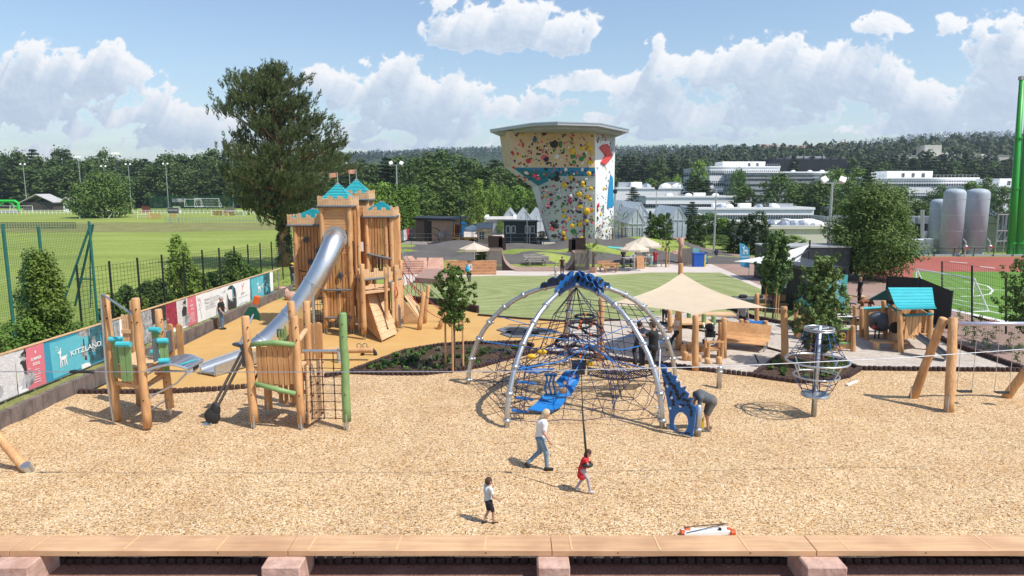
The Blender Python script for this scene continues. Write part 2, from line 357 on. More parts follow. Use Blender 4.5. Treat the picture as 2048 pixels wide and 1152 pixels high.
flat([(-420,112),(-60,118),(-35,128),(-14,138),(-14,150),(-420,160)],.004,'dry_grass_strip',DRY,px=False)
flat([(-420,148),(-6,148),(-6,262),(-420,262)],0.0,'far_sports_field',GRASS,px=False)
flat([(-19,40),(-19,52),(-8,92),(0,100),(40,100),(60,80),(30,40)],-.008,'grass_ground',GRASS,px=False)
flat([(183,783),(545,602),(640,585),(800,606),(868,610),(930,622),(1000,634),(1090,641),(1136,643),(1140,665),(1110,690),(1060,704),(1030,714),(960,734),(920,741),(850,749),(770,749),(700,746),(640,755),(540,771),(430,781),(330,786),(165,786)],.012,'ochre_rubber_surface',OCHRE)
LWN=[(780,606),(868,610),(930,622),(1000,634),(1090,641),(1240,640),(1400,622),(1520,630),(1560,648),(1700,650),(1660,622),(1560,595),(1480,560),(1440,545),(1300,545),(1180,552),(1000,551),(930,553),(830,562),(800,575)]
flat(LWN,.006,'lawn',LAWN)
_nt=LAWN.node_tree;_b=_nt.nodes['Principled BSDF'];_c=_b.inputs['Base Color'].links[0].from_socket;_w=_nt.nodes.new('ShaderNodeTexWave');_w.wave_type='RINGS';_w.rings_direction='Z';_w.inputs['Scale'].default_value=.33;_w.inputs['Distortion'].default_value=2.5;_w.inputs['Detail'].default_value=3;_w.inputs['Detail Scale'].default_value=.4
_t=_nt.nodes.new('ShaderNodeTexCoord');_m=_nt.nodes.new('ShaderNodeMapping');_m.inputs['Location'].default_value=(4,-49,0);_m.inputs['Scale'].default_value=(.55,1,1);_nt.links.new(_t.outputs['Object'],_m.inputs[0]);_nt.links.new(_m.outputs[0],_w.inputs['Vector'])
_x=_nt.nodes.new('ShaderNodeMix');_x.data_type='RGBA';_x.blend_type='MULTIPLY';_x.inputs[7].default_value=(.80,.86,.74,1);_nt.links.new(_w.outputs[0],_x.inputs[0]);_nt.links.new(_c,_x.inputs[6]);_nt.links.new(_x.outputs[2],_b.inputs['Base Color'])
flat([(1136,643),(1240,640),(1400,622),(1520,630),(1560,648),(1700,650),(1780,655),(1880,680),(2048,742),(2200,746),(1900,743),(1800,742),(1720,741),(1696,755),(1650,765),(1592,766),(1540,759),(1505,753),(1440,746),(1330,732),(1250,722),(1150,712),(1070,705),(1110,690),(1140,665)],.010,'sand_area',SAND)
flat([(800,575),(830,562),(930,553),(1000,551),(1180,552),(1300,545),(1440,545),(1480,560),(1560,595),(1660,622),(1780,655),(1880,680),(2048,742),(2300,760),(2300,700),(1960,640),(1840,590),(1700,545),(1560,530),(1450,505),(1330,478),(1290,480),(1380,512),(1300,532),(1160,536),(900,537),(790,545)],.002,'path',CONC)
flat([(1380,512),(1290,480),(1330,476),(1450,503),(1580,528),(1700,543),(1860,600),(1960,640),(2300,690),(2300,750),(2060,740),(1880,678),(1760,650),(1660,618),(1560,588),(1440,535)],.007,'side_road',layered('pinkish_gravel',[(.3,(.24,.155,.12)),(.5,(.31,.21,.17)),(.7,(.38,.27,.22))],(.4,9),bump=.3,bs=30))
flat([(790,500),(1100,497),(1240,497),(1240,484),(1080,481),(930,480),(790,476)],.003,'road',ROADM)
flat([(790,474),(1300,478),(1300,455),(790,455)],.001,'yard_ground',CONC)
flat([(700,746),(740,731),(808,705),(870,694),(920,689),(1048,687),(1066,694),(1060,704),(1030,714),(960,734),(920,741),(850,749),(770,749)],.018,'planting_bed',BEDS)
flat([(1506,752),(1530,735),(1560,713),(1620,708),(1680,722),(1715,738),(1696,754),(1650,764),(1592,765),(1540,758)],.018,'planting_bed',BEDS)
TR=[(1846,660),(2600,800),(2600,560),(2100,512),(1835,510),(1700,512)]
flat([(27,36),(60,26),(220,26),(220,75.5),(33,75.5),(30.5,58)],.004,'running_track',TRACK,px=False)
flat([(1826,560),(1826,600),(2048,650),(2600,760),(2600,545),(1826,543)],.009,'football_pitch',PITCH)
LINE=mat('line_paint',(.75,.76,.74),.7)
mb=MB()
def pline(pts,w,z=.014):
 for a,b in zip(pts,pts[1:]):
  a=G(*a,z);b=G(*b,z);d=(b-a).normalized();n=V((-d.y,d.x,0))*w/2
  mb.poly([a-n,b-n,b+n,a+n])
pline([(1826,573),(1900,576),(2060,582)],.14);pline([(1905,606),(2060,640),(2300,700)],.14)
pline([(1929,563),(1955,567),(1975,572),(1986,580),(1980,588),(1955,592),(1920,593)],.14);pline([(1870,592),(2060,625)],.12);pline([(1826,604),(1912,621),(2048,652),(2300,705)],.5)
pline([(1900,523),(1935,526)],.3);pline([(1960,533),(1990,536)],.3);pline([(1840,511),(2300,512)],.3)
struct('pitch_markings',mb,LINE)
def pump(x,y):
 h=0
 for(u,v,a,rx,ry)in((905,505,.9,8,3.2),(850,512,.5,6,3),(1100,500,.9,6,3),(1160,510,1.0,6,3),(1230,505,.9,7,3),(1010,520,.5,6,2),(1300,500,.9,7,4),(1370,505,.6,5,3),(960,500,.6,4,3)):
  p=G(u,v);h+=a*math.exp(-((x-p.x)/rx)**2-((y-p.y)/ry)**2)
 h+=.35*math.sin(x*.9+math.sin(y*.5)*1.5)*.5
 return h
PA,PB=-24.0,25.0
def pfn(i,j):
 x=PA+(PB-PA)*i;y=68+15.5*j
 e=min(1,j*5,(1-j)*5,i*9,(1-i)*9)
 return(x,y,max(0,pump(x,y)+.25)*e+.012)
mb=MB();mb.grid(pfn,150,50)
for k,f in enumerate(mb.f):
 c=[sum(mb.v[i][a]for i in f)/4 for a in range(3)]
 g=mn.noise(V((c[0]*.16,c[1]*.34,2.2)))
 mb.m[k]=1 if(g>.16 or c[1]>81.5)else 0
struct('pump_track',mb,[ASPH,GRASS],smooth=True)
mb=MB()
for(u0,v0,u1,v1)in((812,502,895,496),(1232,497,1262,498),(1215,512,1245,512)):
 def sf(i,j):p=G(u0+(u1-u0)*i,v0+(v1-v0)*i);y=p.y+.5*j;return(p.x,y,max(0,pump(p.x,y)+.25)*min(1,(y-68)/3.1,(83.5-y)/3.1)+.06)
 mb.grid(sf,24,3)
struct('track_stripe',mb,mat('stripe_teal',(.10,.42,.38),.7))
mb=MB()
def emb(i,j):
 y=6+46*j;f=1-max(0,(j-.84)/.16)
 prof=[(-16.12,.50),(-16.9,.62),(-18.0,.75),(-19.2,.78),(-20.5,.45),(-23,.02)]
 k=min(4,int(i*5));t=i*5-k;a,b=prof[k],prof[k+1]
 x=a[0]+(b[0]-a[0])*t;z=a[1]+(b[1]-a[1])*t
 return(x,y,z*f+(.05*mn.noise(V((x*2,y*2,0)))if 0<i<1 else 0)-.002)
mb.grid(emb,25,180);struct('embankment',mb,DRY,smooth=True)
def hill(name,Y0,Y1,prof,zb,m,seed,nx=260,ny=26,amp=6):
 mb=MB()
 def fn(i,j):
  u=-250+2550*i;v=None
  for a,b in zip(prof,prof[1:]):
   if a[0]<=u<=b[0]:v=a[1]+(b[1]-a[1])*(u-a[0])/(b[0]-a[0])
  Y=Y0+(Y1-Y0)*j;top=D(u,v,Y1)
  x=top.x*(Y/Y1*.15+.85)if j<1 else top.x
  s=j**.75 if j<.999 else 1
  z=zb+(top.z-zb)*s+amp*mn.fractal(V((x*.006,Y*.006,seed)),1,2,5)*min(1,4*j*(1.12-j))
  return(x,Y,z)
 mb.grid(fn,nx,ny)
 return mb
HILLM=layered('hill_forest',[(.3,(.020,.036,.016)),(.5,(.034,.058,.022)),(.7,(.055,.085,.03))],(.012,.12),bump=1.0,bs=.12)
HP=[(-300,340),(500,334),(640,326),(700,323),(760,313),(860,307),(960,304),(1010,302),(1240,302),(1330,300),(1500,303),(1600,307),(1640,304),(1700,292),(1800,280),(1900,274),(2048,273),(2400,270)]
HB=hill('hills',620,1900,HP,0,HILLM,3);struct('hills',HB,HILLM,smooth=True)
HP2=[(-300,372),(900,372),(1200,340),(1400,326),(1600,318),(1750,310),(1900,300),(2100,296),(2400,294)]
HB2=hill('wooded_slope',330,640,HP2,0,HILLM,8,nx=150,ny=14,amp=2);struct('wooded_slope',HB2,WOODF,smooth=True)
# ---- plants ----
def leafm(name,c,c2,var=.3):
 return mat(name,c,.6,col2=c2,scale=.9,spec=.25,objr=.14,trans=.22)
LF={'broad':leafm('leaf_broad',(0.061,0.115,0.024),(0.135,0.209,0.046)),'bright':leafm('leaf_bright',(0.115,0.203,0.027),(0.230,0.338,0.061)),'dark':leafm('leaf_dark',(0.026,0.054,0.016),(0.054,0.096,0.024)),'pine':leafm('needles',(.066,.092,.034),(.185,.215,.085)),'wood':leafm('leaf_wood',(0.049,0.089,0.024),(0.105,0.162,0.041)),'pinewood':leafm('needles_far',(.032,.054,.024),(.066,.095,.036)),'cyp':leafm('cypress_scale',(0.023,0.052,0.013),(0.065,0.111,0.026)),'hedge':leafm('hedge_leaf',(0.081,0.155,0.024),(0.162,0.257,0.041)),'ivy':leafm('ivy_leaf',(0.068,0.135,0.020),(0.203,0.297,0.054)),'young':leafm('young_leaf',(0.068,0.128,0.030),(0.176,0.257,0.081)),'olive':leafm('olive_leaf',(.075,.140,.028),(.175,.255,.055)),'hill':leafm('hill_leaf',(.028,.052,.030),(.040,.070,.038)),'grey':leafm('greygreen_leaf',(0.095,0.135,0.068),(0.216,0.270,0.149))}
BARK=mat('bark',(.13,.085,.055),.9,var=.4,scale=4,stretch=(3,3,.6),bump=.8)
PBARK=mat('pine_bark',(.22,.12,.065),.9,var=.4,scale=4,stretch=(3,3,.8),bump=.8)
def leaves(mb,c,r,n,s,q,flat=.0,asp=1.6,up=.3):
 for _ in range(n):
  d=V((q.gauss(0,1),q.gauss(0,1),q.gauss(0,1)))
  if d.length<.01:continue
  d.normalize();p=V(c)+V((d.x*r[0],d.y*r[1],d.z*r[2]))*(q.random()**.45)
  nrm=(d+V((q.uniform(-.8,.8),q.uniform(-.8,.8),q.uniform(-.3,.9)+up))).normalized()
  a=nrm.orthogonal().normalized();a=(Matrix.Rotation(q.uniform(0,6.28),3,nrm)@a)*s*q.uniform(.6,1.3);b=nrm.cross(a)/asp
  mb.add([p-a,p+b*.9-a*.1,p+a,p-b*.9-a*.1],[(0,1,2,3)])
def broad_crown(h,w,seed,nb=26,nl=70,ls=.28,base=.22,top=1.0):
 q=random.Random(seed);mb=MB();cs=[]
 for i in range(nb):
  t=(i+.5)/nb;z=base+(top-base)*(.06+.9*t)
  prof=math.sin(math.pi*min(1,(t*.88+.12)))**.6
  k=q.choice((0.35,.7,.9,1));an=i*2.399+q.uniform(-.4,.4);rr=w/2*prof*k*q.uniform(.72,1.02)
  cs.append((V((math.cos(an)*rr*.84,math.sin(an)*rr*.84,z*h)),w*q.uniform(.12,.22)))
 for c,r in cs:leaves(mb,c,(r,r,r*.72),nl,ls,q)
 return mb,cs
def trunk_mb(h,r,cs,seed,lean=0,lim=9):
 q=random.Random(seed);mb=MB();pts=[];rs=[]
 for i in range(7):
  t=i/6;pts.append(V((lean*t*t+q.uniform(-.04,.04)*h*.1,q.uniform(-.04,.04)*h*.1,t*h*.8)));rs.append(r*(1.25 if i==0 else 1-.8*t))
 mb.tube(pts,rs,8)
 for c,rr in q.sample(cs,min(lim,len(cs))):
  k=min(5,max(1,int(c.z/h/.8*6*.6)));a=pts[k];m=(a+c)/2+V((0,0,-.03*h));mb.tube([a,m,c],[rs[k]*.5,rs[k]*.3,rs[k]*.08],5)
 return mb
def tree_proto(kind,h,w,seed,lm,bark=None,tr=.02,**k):
 mb,cs=broad_crown(h,w,seed,**k);root=thing(kind,'x','tree',(0,0,0))
 mb.build('crown',lm,root);trunk_mb(h,h*tr,cs,seed).build('trunk',bark or BARK,root,smooth=True);return root
def conifer_mb(h,w,seed,nl=9,ls=.3,lay=14,base=.25,cone=.8,per=9):
 q=random.Random(seed);mb=MB()
 for i in range(lay):
  t=i/(lay-1);z=base+(1-base)*t;rr=w/2*max(.06,(1-t)**cone)*q.uniform(.7,1.1)
  for k in range(per):
   an=q.uniform(0,6.28);
   for s in(.35,.7,1.0):
    c=V((math.cos(an)*rr*s,math.sin(an)*rr*s,z*h+s*rr*.12));leaves(mb,c,(w*.09,w*.09,h*.018),nl,ls,q,up=.6,asp=2.2)
 return mb
def pine_proto(h,w,seed,m,**k):
 root=thing('pine_tree','x','tree');conifer_mb(h,w,seed,**k).build('crown',m,root)
 t=MB();t.tube([(0,0,0),(.1,0,h*.4),(0,.1,h*.95)],[h*.018,h*.013,.03],7);t.build('trunk',PBARK,root,smooth=True);return root
PROTO={}
for i in range(3):
 PROTO['w%d'%i]=tree_proto('deciduous_tree',14,(11,9,12)[i],30+i,LF['wood'],nb=34,nl=46,ls=.42,base=.10)
 PROTO['b%d'%i]=tree_proto('deciduous_tree',10,(9,8,7)[i],50+i,LF['broad'],nb=34,nl=60,ls=.30,base=.08)
 PROTO['g%d'%i]=tree_proto('deciduous_tree',10,(8,6.5,9)[i],70+i,LF['bright'],nb=34,nl=60,ls=.28,base=.08)
 PROTO['p%d'%i]=pine_proto(15,(6,7.5,5)[i],90+i,LF['pinewood'],ls=.42,nl=7,cone=.55,base=.18)
USED=set()
def plant(k,x,y,h,w=None,label=None,group=None,z=0.0,rz=None,name=None):
 p=PROTO[k];H=15 if k[0]=='p' else(14 if k[0]=='w' else 10);s=h/H;sw=s if w is None else w/{'w0':11,'w1':9,'w2':12,'b0':9,'b1':8,'b2':7,'g0':8,'g1':6.5,'g2':9,'p0':6,'p1':7.5,'p2':5}[k]
 rz=rnd.uniform(0,6.28)if rz is None else rz
 if k in USED:return dup(p,(x,y,z),rz,label,group,(sw,sw,s))
 USED.add(k);p.location=(x,y,z);p.rotation_euler=(0,0,rz);p.scale=(sw,sw,s);tag(p,label,None,group);return p
def plant_px(k,u,vb,vt,wpx,label,group=None,Y=None):
 b=G(u,vb)if Y is None else D(u,vb,Y);b=V((b.x,b.y,0));h=D(u,vt,b.y).z*1.03
 return plant(k,b.x,b.y,h,wpx*b.y/FPX*1.08,label,group)
GW='trees of the dark wood beyond the sports field'
q=random.Random(5)
for row,(Y,n)in enumerate(((268,26),(280,26),(296,24))):
 for i in range(n):
  u=-60+(700+60)*(i+q.uniform(.2,.8))/n
  top=330-14*row+q.uniform(-14,14)+(18 if 440<u<460 else 0)
  if 225<u<310:top+=10
  k=q.choice(('w0','w1','w2','p0','p1'))if u<300 else q.choice(('w0','w1','w2','w2'))
  x=D(u,400,Y).x;h=D(u,top,Y).z
  plant(k,x,Y+q.uniform(-4,4),h,(q.uniform(13,18)if k[0]=='w' else q.uniform(9,12)),'tall dark %s in the wood beyond the sports field'%('pine' if k[0]=='p' else 'leafy tree'),GW)
GC='trees of the wooded edge behind the yard'
for(u,Y,vt,w,k)in((705,190,330,60,'p1'),(725,200,322,66,'p0'),(748,196,326,70,'w0'),(775,185,318,70,'p2'),(800,190,312,80,'w1'),(828,180,312,80,'w2'),(858,186,305,84,'w0'),(885,182,300,90,'w1'),(915,178,306,90,'w2'),(945,176,318,90,'w0'),(968,172,332,80,'w1'),(1000,185,330,80,'w2'),(1030,190,340,90,'w0'),(1060,190,345,90,'w1'),(990,205,322,80,'p0'),(1015,215,325,70,'p1')):
 plant(k,D(u,400,Y).x,Y,D(u,vt,Y).z,w*Y/FPX*1.15,'%s in the wooded edge behind the sheds'%('dark pine' if k[0]=='p' else 'mid green leafy tree'),GC)
for(u,Y,vt,w,k,lab)in((735,118,366,70,'g0','fresh green tree just right of the castle flags'),(768,122,364,60,'g1','fresh green tree behind the clipped hedge'),(868,128,336,120,'b0','large rounded olive green tree behind the larch shed'),(838,118,372,90,'b1','dark green bushy tree against the end of the hedge'),(905,122,380,80,'b2','dense green tree behind the right end of the larch shed'),(958,130,358,44,'g1','slim fresh green tree behind the small playhouse'),(985,140,366,40,'g0','small light green tree left of the dark cabin'),(1008,142,372,44,'g2','light green tree above the dark cabin'),(1036,146,370,46,'g1','light green tree nearest the left side of the climbing tower'),(935,126,372,50,'b0','dark leafy tree between the shed and the playhouse'),(1062,150,380,40,'g0','small green tree half hidden by the climbing tower'),(1085,100,462,26,'b1','small bush at the foot of the climbing tower'),(1002,112,440,34,'g2','low light green bush left of the dark cabin')):
 plant(k,D(u,400,Y).x,Y,D(u,vt,Y).z,w*Y/FPX*1.1,lab)
def forest(name,pts,m,seed,size=(9,14),faces=26):
 q=random.Random(seed);mb=MB()
 for p,h in pts:
  w=h*q.uniform(.28,.42);pine=q.random()<.55
  for i in range(faces):
   t=q.random()**.7;rr=w*((1-t)**.6 if pine else math.sin(math.pi*min(1,t*.75+.25))**.5)*q.uniform(.5,1.0);an=q.uniform(0,6.28)
   c=p+V((math.cos(an)*rr,math.sin(an)*rr,h*(.15+.85*t)));s=h*q.uniform(.05,.10)
   n=V((math.cos(an)+q.uniform(-.5,.5),math.sin(an)+q.uniform(-.5,.5),.7+q.uniform(-.3,.5))).normalized();a=n.orthogonal().normalized()*s;a=Matrix.Rotation(q.uniform(0,6.28),3,n)@a;b=n.cross(a)
   mb.add([c-a,c+b,c+a,c-b],[(0,1,2,3)])
 return tag(mb.build(name,m),'dense dark forest seen as one mass on the slope behind the town' if name=='forest' else 'continuous forest covering the distant hills','forest',kind='stuff')
def zgrid(mb,nx,ny):
 return lambda a,b:V(mb.v[int(b*ny)*(nx+1)+int(a*nx)])
q=random.Random(12);f=zgrid(HB2,150,14)
pts=[(f(min(.999,q.uniform(.28,1)),q.uniform(.02,.999))+V((q.uniform(-6,6),q.uniform(-14,14),-1)),q.uniform(11,17))for _ in range(2600)]
forest('forest',pts,LF['pinewood'],4,faces=40)
f2=zgrid(HB,260,26)
pts=[(f2(q.uniform(0,.999),q.uniform(.35,.999))+V((q.uniform(-14,14),q.uniform(-25,25),-2)),q.uniform(11,18))for _ in range(8000)]
pts+=[(V(HB.v[26*261+i])*(1-t)+V(HB.v[26*261+i+1])*t+V((0,0,-5)),q.uniform(10,21))for i in range(259)for t in(0,.25,.5,.75)]
o=forest('hill_forest',pts,LF['hill'],5,faces=14)
GR='dark pines at the foot of the wooded slope'
for i in range(46):
 u=1225+i*10.5+q.uniform(-5,5)if i<40 else 1700+(i-40)*60
 Y=q.uniform(300,330);k=q.choice(('p0','p1','w1','p2'))
 plant(k,D(u,400,Y).x,Y,D(u,q.uniform(312,336),Y).z,q.uniform(9,13),'dark tree in the row below the wooded slope',GR)
for(u,Y,vt,w,k,lab)in((1395,200,320,44,'g1','tall fresh green tree in front of the left end of the white office block'),(1388,190,352,60,'p1','grey green pine beside the tall fresh green tree'),(1412,188,362,50,'p0','dark pine before the white office facade'),(1475,176,338,44,'b1','slender tree in front of the middle of the white office block'),(1490,165,372,62,'b2','bushy green tree at the right end of the long white low building'),(1555,160,348,96,'b0','very broad dark green tree in front of the grey office wing'),(1600,166,365,80,'b1','dark green tree just left of the floodlight'),(1640,158,360,80,'b2','dark green tree right behind the floodlight pole'),(1700,168,362,70,'b0','dark tree before the left corner of the right white office block'),(1670,190,338,80,'g2','yellow green crown above the broad trees behind the floodlight'),(1715,200,336,60,'g0','yellow green crown left of the penthouse on the right office block'),(1800,150,372,70,'b1','dark green tree in front of the right white office block'),(1850,165,395,50,'p2','dark pine left of the tank group'),(1835,135,402,60,'b2','rounded green tree left of the silver tanks'),(1880,150,372,60,'b0','dark tree behind the rear silver tank'),(1940,150,362,50,'g1','light green tree behind the first silver tank'),(2005,150,372,40,'b1','green tree between the silver tank and the green masts'),(1970,170,356,50,'b0','tree behind the second silver tank'),(2075,160,360,60,'b2','green tree right of the green masts'),(1333,210,355,40,'b0','round green tree above the flat white roofs'),(1352,215,350,34,'g0','small light green round tree above the flat white roofs'),(1300,225,356,44,'b2','dark green tree left above the flat white roofs'),(1266,150,376,40,'p0','dark pine beside the greenhouse roofs'),(1270,225,362,30,'g1','small light tree next to the climbing tower'),(1385,112,405,40,'p1','dark conifer behind the rear greenhouse'),(1420,106,425,60,'b1','green shrubbery tree right of the greenhouses'),(1345,108,462,50,'g2','light green bush between the clipped columns'),(1405,100,470,44,'g0','light green bush in front of the greenhouse'),(1450,104,435,40,'g1','green bushy tree between the two groups of clipped columns'),(1445,92,470,60,'b0','dense green bush beside the street lamp pole'),(1465,84,480,54,'b2','dark bush in front of the clipped conifer block'),(1540,80,468,46,'g2','light green bush at the end of the conifer block'),(1590,84,470,60,'grey','grey green willow bush against the pale flat building'),(1690,120,400,46,'g0','light green shrub before the right hand trees'),(1735,190,330,40,'p1','dark pine on the skyline left of the penthouse'),(1745,320,322,30,'p0','dark pine in front of the hillside building, left'),(1800,330,312,34,'p2','dark pine in front of the hillside building, second'),(1845,330,306,40,'p1','tall dark pine in front of the hillside tower block'),(1880,325,312,40,'p0','dark pine in front of the hillside building, right half'),(1925,330,308,36,'p2','dark pine before the right wing of the hillside building'),(1965,325,316,40,'p1','dark pine left of the green masts on the hillside'),(2010,330,320,40,'p0','dark pine between the hillside building and the green masts'),(1720,330,325,30,'p1','dark pine at the left end of the hillside building')):
 if k=='grey':k='g1'
 plant(k,D(u,400,Y).x,Y,D(u,vt,Y).z,w*Y/FPX*1.12,lab)
for i,(u,Y,vt)in enumerate([(1760,310,325),(1780,315,318),(1822,318,320),(1862,312,318),(1903,315,322),(1945,318,322),(1985,312,325),(2035,315,322)]+[(1690+24*i,285,340)for i in range(15)]):
 plant(q.choice(('p0','p1','w0')),D(u,400,Y).x,Y,D(u,vt,Y).z,14,'dark tree of the row along the hillside building','dark trees below the hillside building')
def big_tree(name,lab,loc,h,w,lm,seed,nb,nl,ls,base=.1,tr=.02,cat='tree',group=None,stem=True):
 mb,cs=broad_crown(h,w,seed,nb,nl,ls,base);r=thing(name,lab,cat,loc,group=group)
 mb.build('crown',lm,r,world=False)
 if stem:trunk_mb(h,h*tr,cs,seed).build('trunk',BARK,r,smooth=True,world=False)
 return r
p=G(210,436);big_tree('willow_tree','broad round green tree standing alone on the sports field',(D(210,430,178).x,178,0),11,16.5,LF['olive'],3,60,130,.34,base=.04)
p=G(180,436);big_tree('willow_bush','low green bush joined to the left of the lone field tree',(D(172,430,176).x,176,0),8.3,10,LF['olive'],4,30,110,.32,base=.04)
p=G(1765,580);big_tree('maple_tree','large leafy green tree behind the container with the teal poster',(D(1764,500,55).x,56.5,0),7.6,7.9,LF['olive'],6,90,380,.115,base=.05)
def tall_pine():
 x,Y=D(566,480,66).x,66.0;r=thing('pine_tree','tall dark wind-shaped pine beside the castle tower with an ivy covered trunk','tree',(x,Y,0))
 q=random.Random(41);mb=MB();wood=MB();H=18.6;k=Y/FPX
 tp=[V((0,0,0)),V((.1,0,3)),V((.3,.2,6)),V((.1,0,9.5)),V((-.3,.3,13)),V((-.6,0,16.8))];wood.tube(tp,[.62,.52,.45,.36,.22,.06],10)
 prof=[(4.8,-1.5,2.5),(6.2,-3.4,4.6),(7.4,-4.8,6.0),(8.6,-5.4,6.4),(10.5,-4.2,6.2),(12.9,-3.8,4.2),(14,-4.3,3.4),(15.3,-4.7,2.6),(16.6,-4.2,1.9),(17.4,-3.4,1.4),(17.8,-2.8,.8)]
 def reach(z):
  for a,b in zip(prof,prof[1:]):
   if a[0]<=z<=b[0]:
    t=(z-a[0])/(b[0]-a[0]);return a[1]+(b[1]-a[1])*t,a[2]+(b[2]-a[2])*t
  return-1,1
 for i in range(118):
  z=4.9+13.2*((i+q.random())/118)**.95;l,rr=reach(z);an=q.uniform(0,6.28)
  cx=(l+rr)/2;hw=(rr-l)/2;f=q.choice((.45,.75,1,1));e=V((cx+math.cos(an)*hw*f,math.sin(an)*hw*.85*f,z+q.uniform(-.3,.3)))
  a=V((0,0,0));zz=max(3,z-1.2-.15*abs(e.x));
  for m0,m1 in zip(tp,tp[1:]):
   if m0.z<=zz<=m1.z:a=m0.lerp(m1,(zz-m0.z)/(m1.z-m0.z))
  m=a.lerp(e,.55)+V((0,0,-.3));wood.tube([a,m,e],[.10,.06,.025],5)
  nt=42
  for j in range(nt):
   if j%5<3:c=e+V((q.gauss(0,.72),q.gauss(0,.72),q.gauss(0,.24)))
   else:t=.3+.7*q.random();c=(a.lerp(m,t*2)if t<.5 else m.lerp(e,t*2-1))+V((q.gauss(0,.5),q.gauss(0,.5),q.gauss(0,.25)))
   ax=((e-a).normalized()*.55+V((.32,-.05,.75))+V((q.uniform(-.3,.3),q.uniform(-.3,.3),q.uniform(-.1,.3)))).normalized();L=q.uniform(.5,1.05)
   o1=ax.orthogonal().normalized();o2=ax.cross(o1)
   for s in range(17):
    t2=q.random();g=c+ax*(L*t2);ph=q.uniform(0,6.28);d=(ax*.95+(o1*math.cos(ph)+o2*math.sin(ph))*.62).normalized()*q.uniform(.24,.36)*(1.1-.4*t2);wv=d.cross(V((math.sin(ph),math.cos(ph),.3))).normalized()*.034
    mb.add([g-wv,g+wv,g+d+wv*.4,g+d-wv*.4],[(0,1,2,3)])
 mb.build('crown',LF['pine'],r,world=False);wood.build('trunk',PBARK,r,smooth=True,world=False)
 iv=MB()
 for i in range(110):
  z=q.uniform(.2,6.3);an=q.uniform(0,6.28);rr=.85-.05*z+(.35 if z>5 else 0);leaves(iv,V((math.cos(an)*rr*.8+.03*z,math.sin(an)*rr*.8,z)),(.28,.28,.3),42,.085,q)
 iv.build('ivy',LF['dark'],r,world=False)
tall_pine()
def hedge(name,lab,u0,u1,Y0,Y1,vt,wd,lm,seed,n=9,grp=None,s=.16,nl=240):
 q=random.Random(seed)
 for i in range(n):
  t=(i+.5)/n;Y=Y0+(Y1-Y0)*t;u=u0+(u1-u0)*t;x=D(u,440,Y).x;h=D(u,vt+q.uniform(-5,5),Y).z;mb=MB()
  for j in range(int(h/.35)):
   z=.2+j*.35;rr=wd*(1 if z<h*.75 else 1-.6*(z-h*.75)/(h*.25))
   for a in range(5):
    an=q.uniform(0,6.28);leaves(mb,V((math.cos(an)*rr*.6,math.sin(an)*rr*.6,z)),(rr*.42,rr*.42,.3),nl//16,s,q,up=.7,asp=2)
  r=thing(name,lab,'conifer',(x,Y,0),group=grp);mb.build('crown',lm,r,world=False)
  t_=MB();t_.tube([(0,0,0),(0,0,h*.7)],[.09,.04],6);t_.build('trunk',BARK,r,world=False)
hedge('hedge_conifer','tall narrow conifer in the green hedge row right of the castle',742,830,92,108,374,1.3,LF['hedge'],8,n=12,grp='conifers of the tall hedge beside the castle',s=.2)
for(u,Y,vt,vb,wd,lab)in((1303,88,424,480,.7,'left clipped dark conifer column before the greenhouse'),(1335,92,424,480,.75,'second clipped dark conifer column before the greenhouse'),(1383,84,430,510,.8,'third dark conifer column, left half of the tall pair'),(1402,84,428,510,.8,'fourth dark conifer column, right half of the tall pair'),(1470,80,434,520,.8,'first conifer column of the dark block behind the blue banner flag'),(1487,80,430,520,.9,'second conifer column of the dark block behind the blue banner flag'),(1504,79,424,520,1.0,'middle conifer column of the dark block behind the blue banner flag'),(1520,78,418,520,1.1,'tallest conifer of the dark block behind the blue banner flag'),(1533,77,436,520,.8,'rightmost conifer of the dark block behind the blue banner flag')):
 hedge('cypress',lab,u,u,Y,Y,vt,wd,LF['cyp'],int(u),n=1,s=.15,nl=330)
# ---- helper: each post of a fence a part of its own ----
def posts(parent,name,ps,m,r=.05,n=6):
 k=0
 for a,b in ps:
  mb=MB();mb.cyl(a,b,r,n=n);mb.build(name,m,parent)
# ---- lettering ----
def text_into(mb,s,origin,ux,uy,h,mi=0,align='LEFT',bold=0.0,fit=0):
 cu=bpy.data.curves.new('lettering','FONT');cu.body=s;cu.size=h*1.4;cu.align_x=align;cu.offset=bold;cu.resolution_u=2
 o=bpy.data.objects.new('lettering',cu);COL.objects.link(o);bpy.context.view_layer.update()
 me=bpy.data.meshes.new_from_object(o.evaluated_get(bpy.context.evaluated_depsgraph_get()))
 ux=V(ux).normalized();uy=V(uy).normalized();O=V(origin)
 k=fit/max(v.co.x for v in me.vertices)if fit else 1
 mb.add([O+ux*v.co.x*k+uy*v.co.y for v in me.vertices],[tuple(p.vertices)for p in me.polygons],mi)
 bpy.data.objects.remove(o);bpy.data.curves.remove(cu);bpy.data.meshes.remove(me)
def shape_into(mb,pts,O,ux,uy,s,mi=0,off=0.0):
 ux=V(ux).normalized();uy=V(uy).normalized();n=ux.cross(uy)*off;O=V(O)+n
 mb.poly([O+ux*a*s+uy*b*s for a,b in pts],mi)
FAWN=[[(.30,1.0),(.36,.93),(.46,.98),(.42,.88),(.50,.80),(.48,.72),(.40,.72),(.34,.78),(.28,.62),(.26,.45),(.30,.3),(.52,.34),(.78,.36),(.92,.46),(.98,.40),(.94,.30),(.98,.0),(.92,.0),(.84,.22),(.62,.18),(.48,.16),(.46,-.30),(.40,-.30),(.36,.12),(.26,-.28),(.20,-.28),(.24,.2),(.14,.4),(.18,.6),(.22,.82),(.10,.86),(.04,.80),(.06,.90),(.22,.95)]]
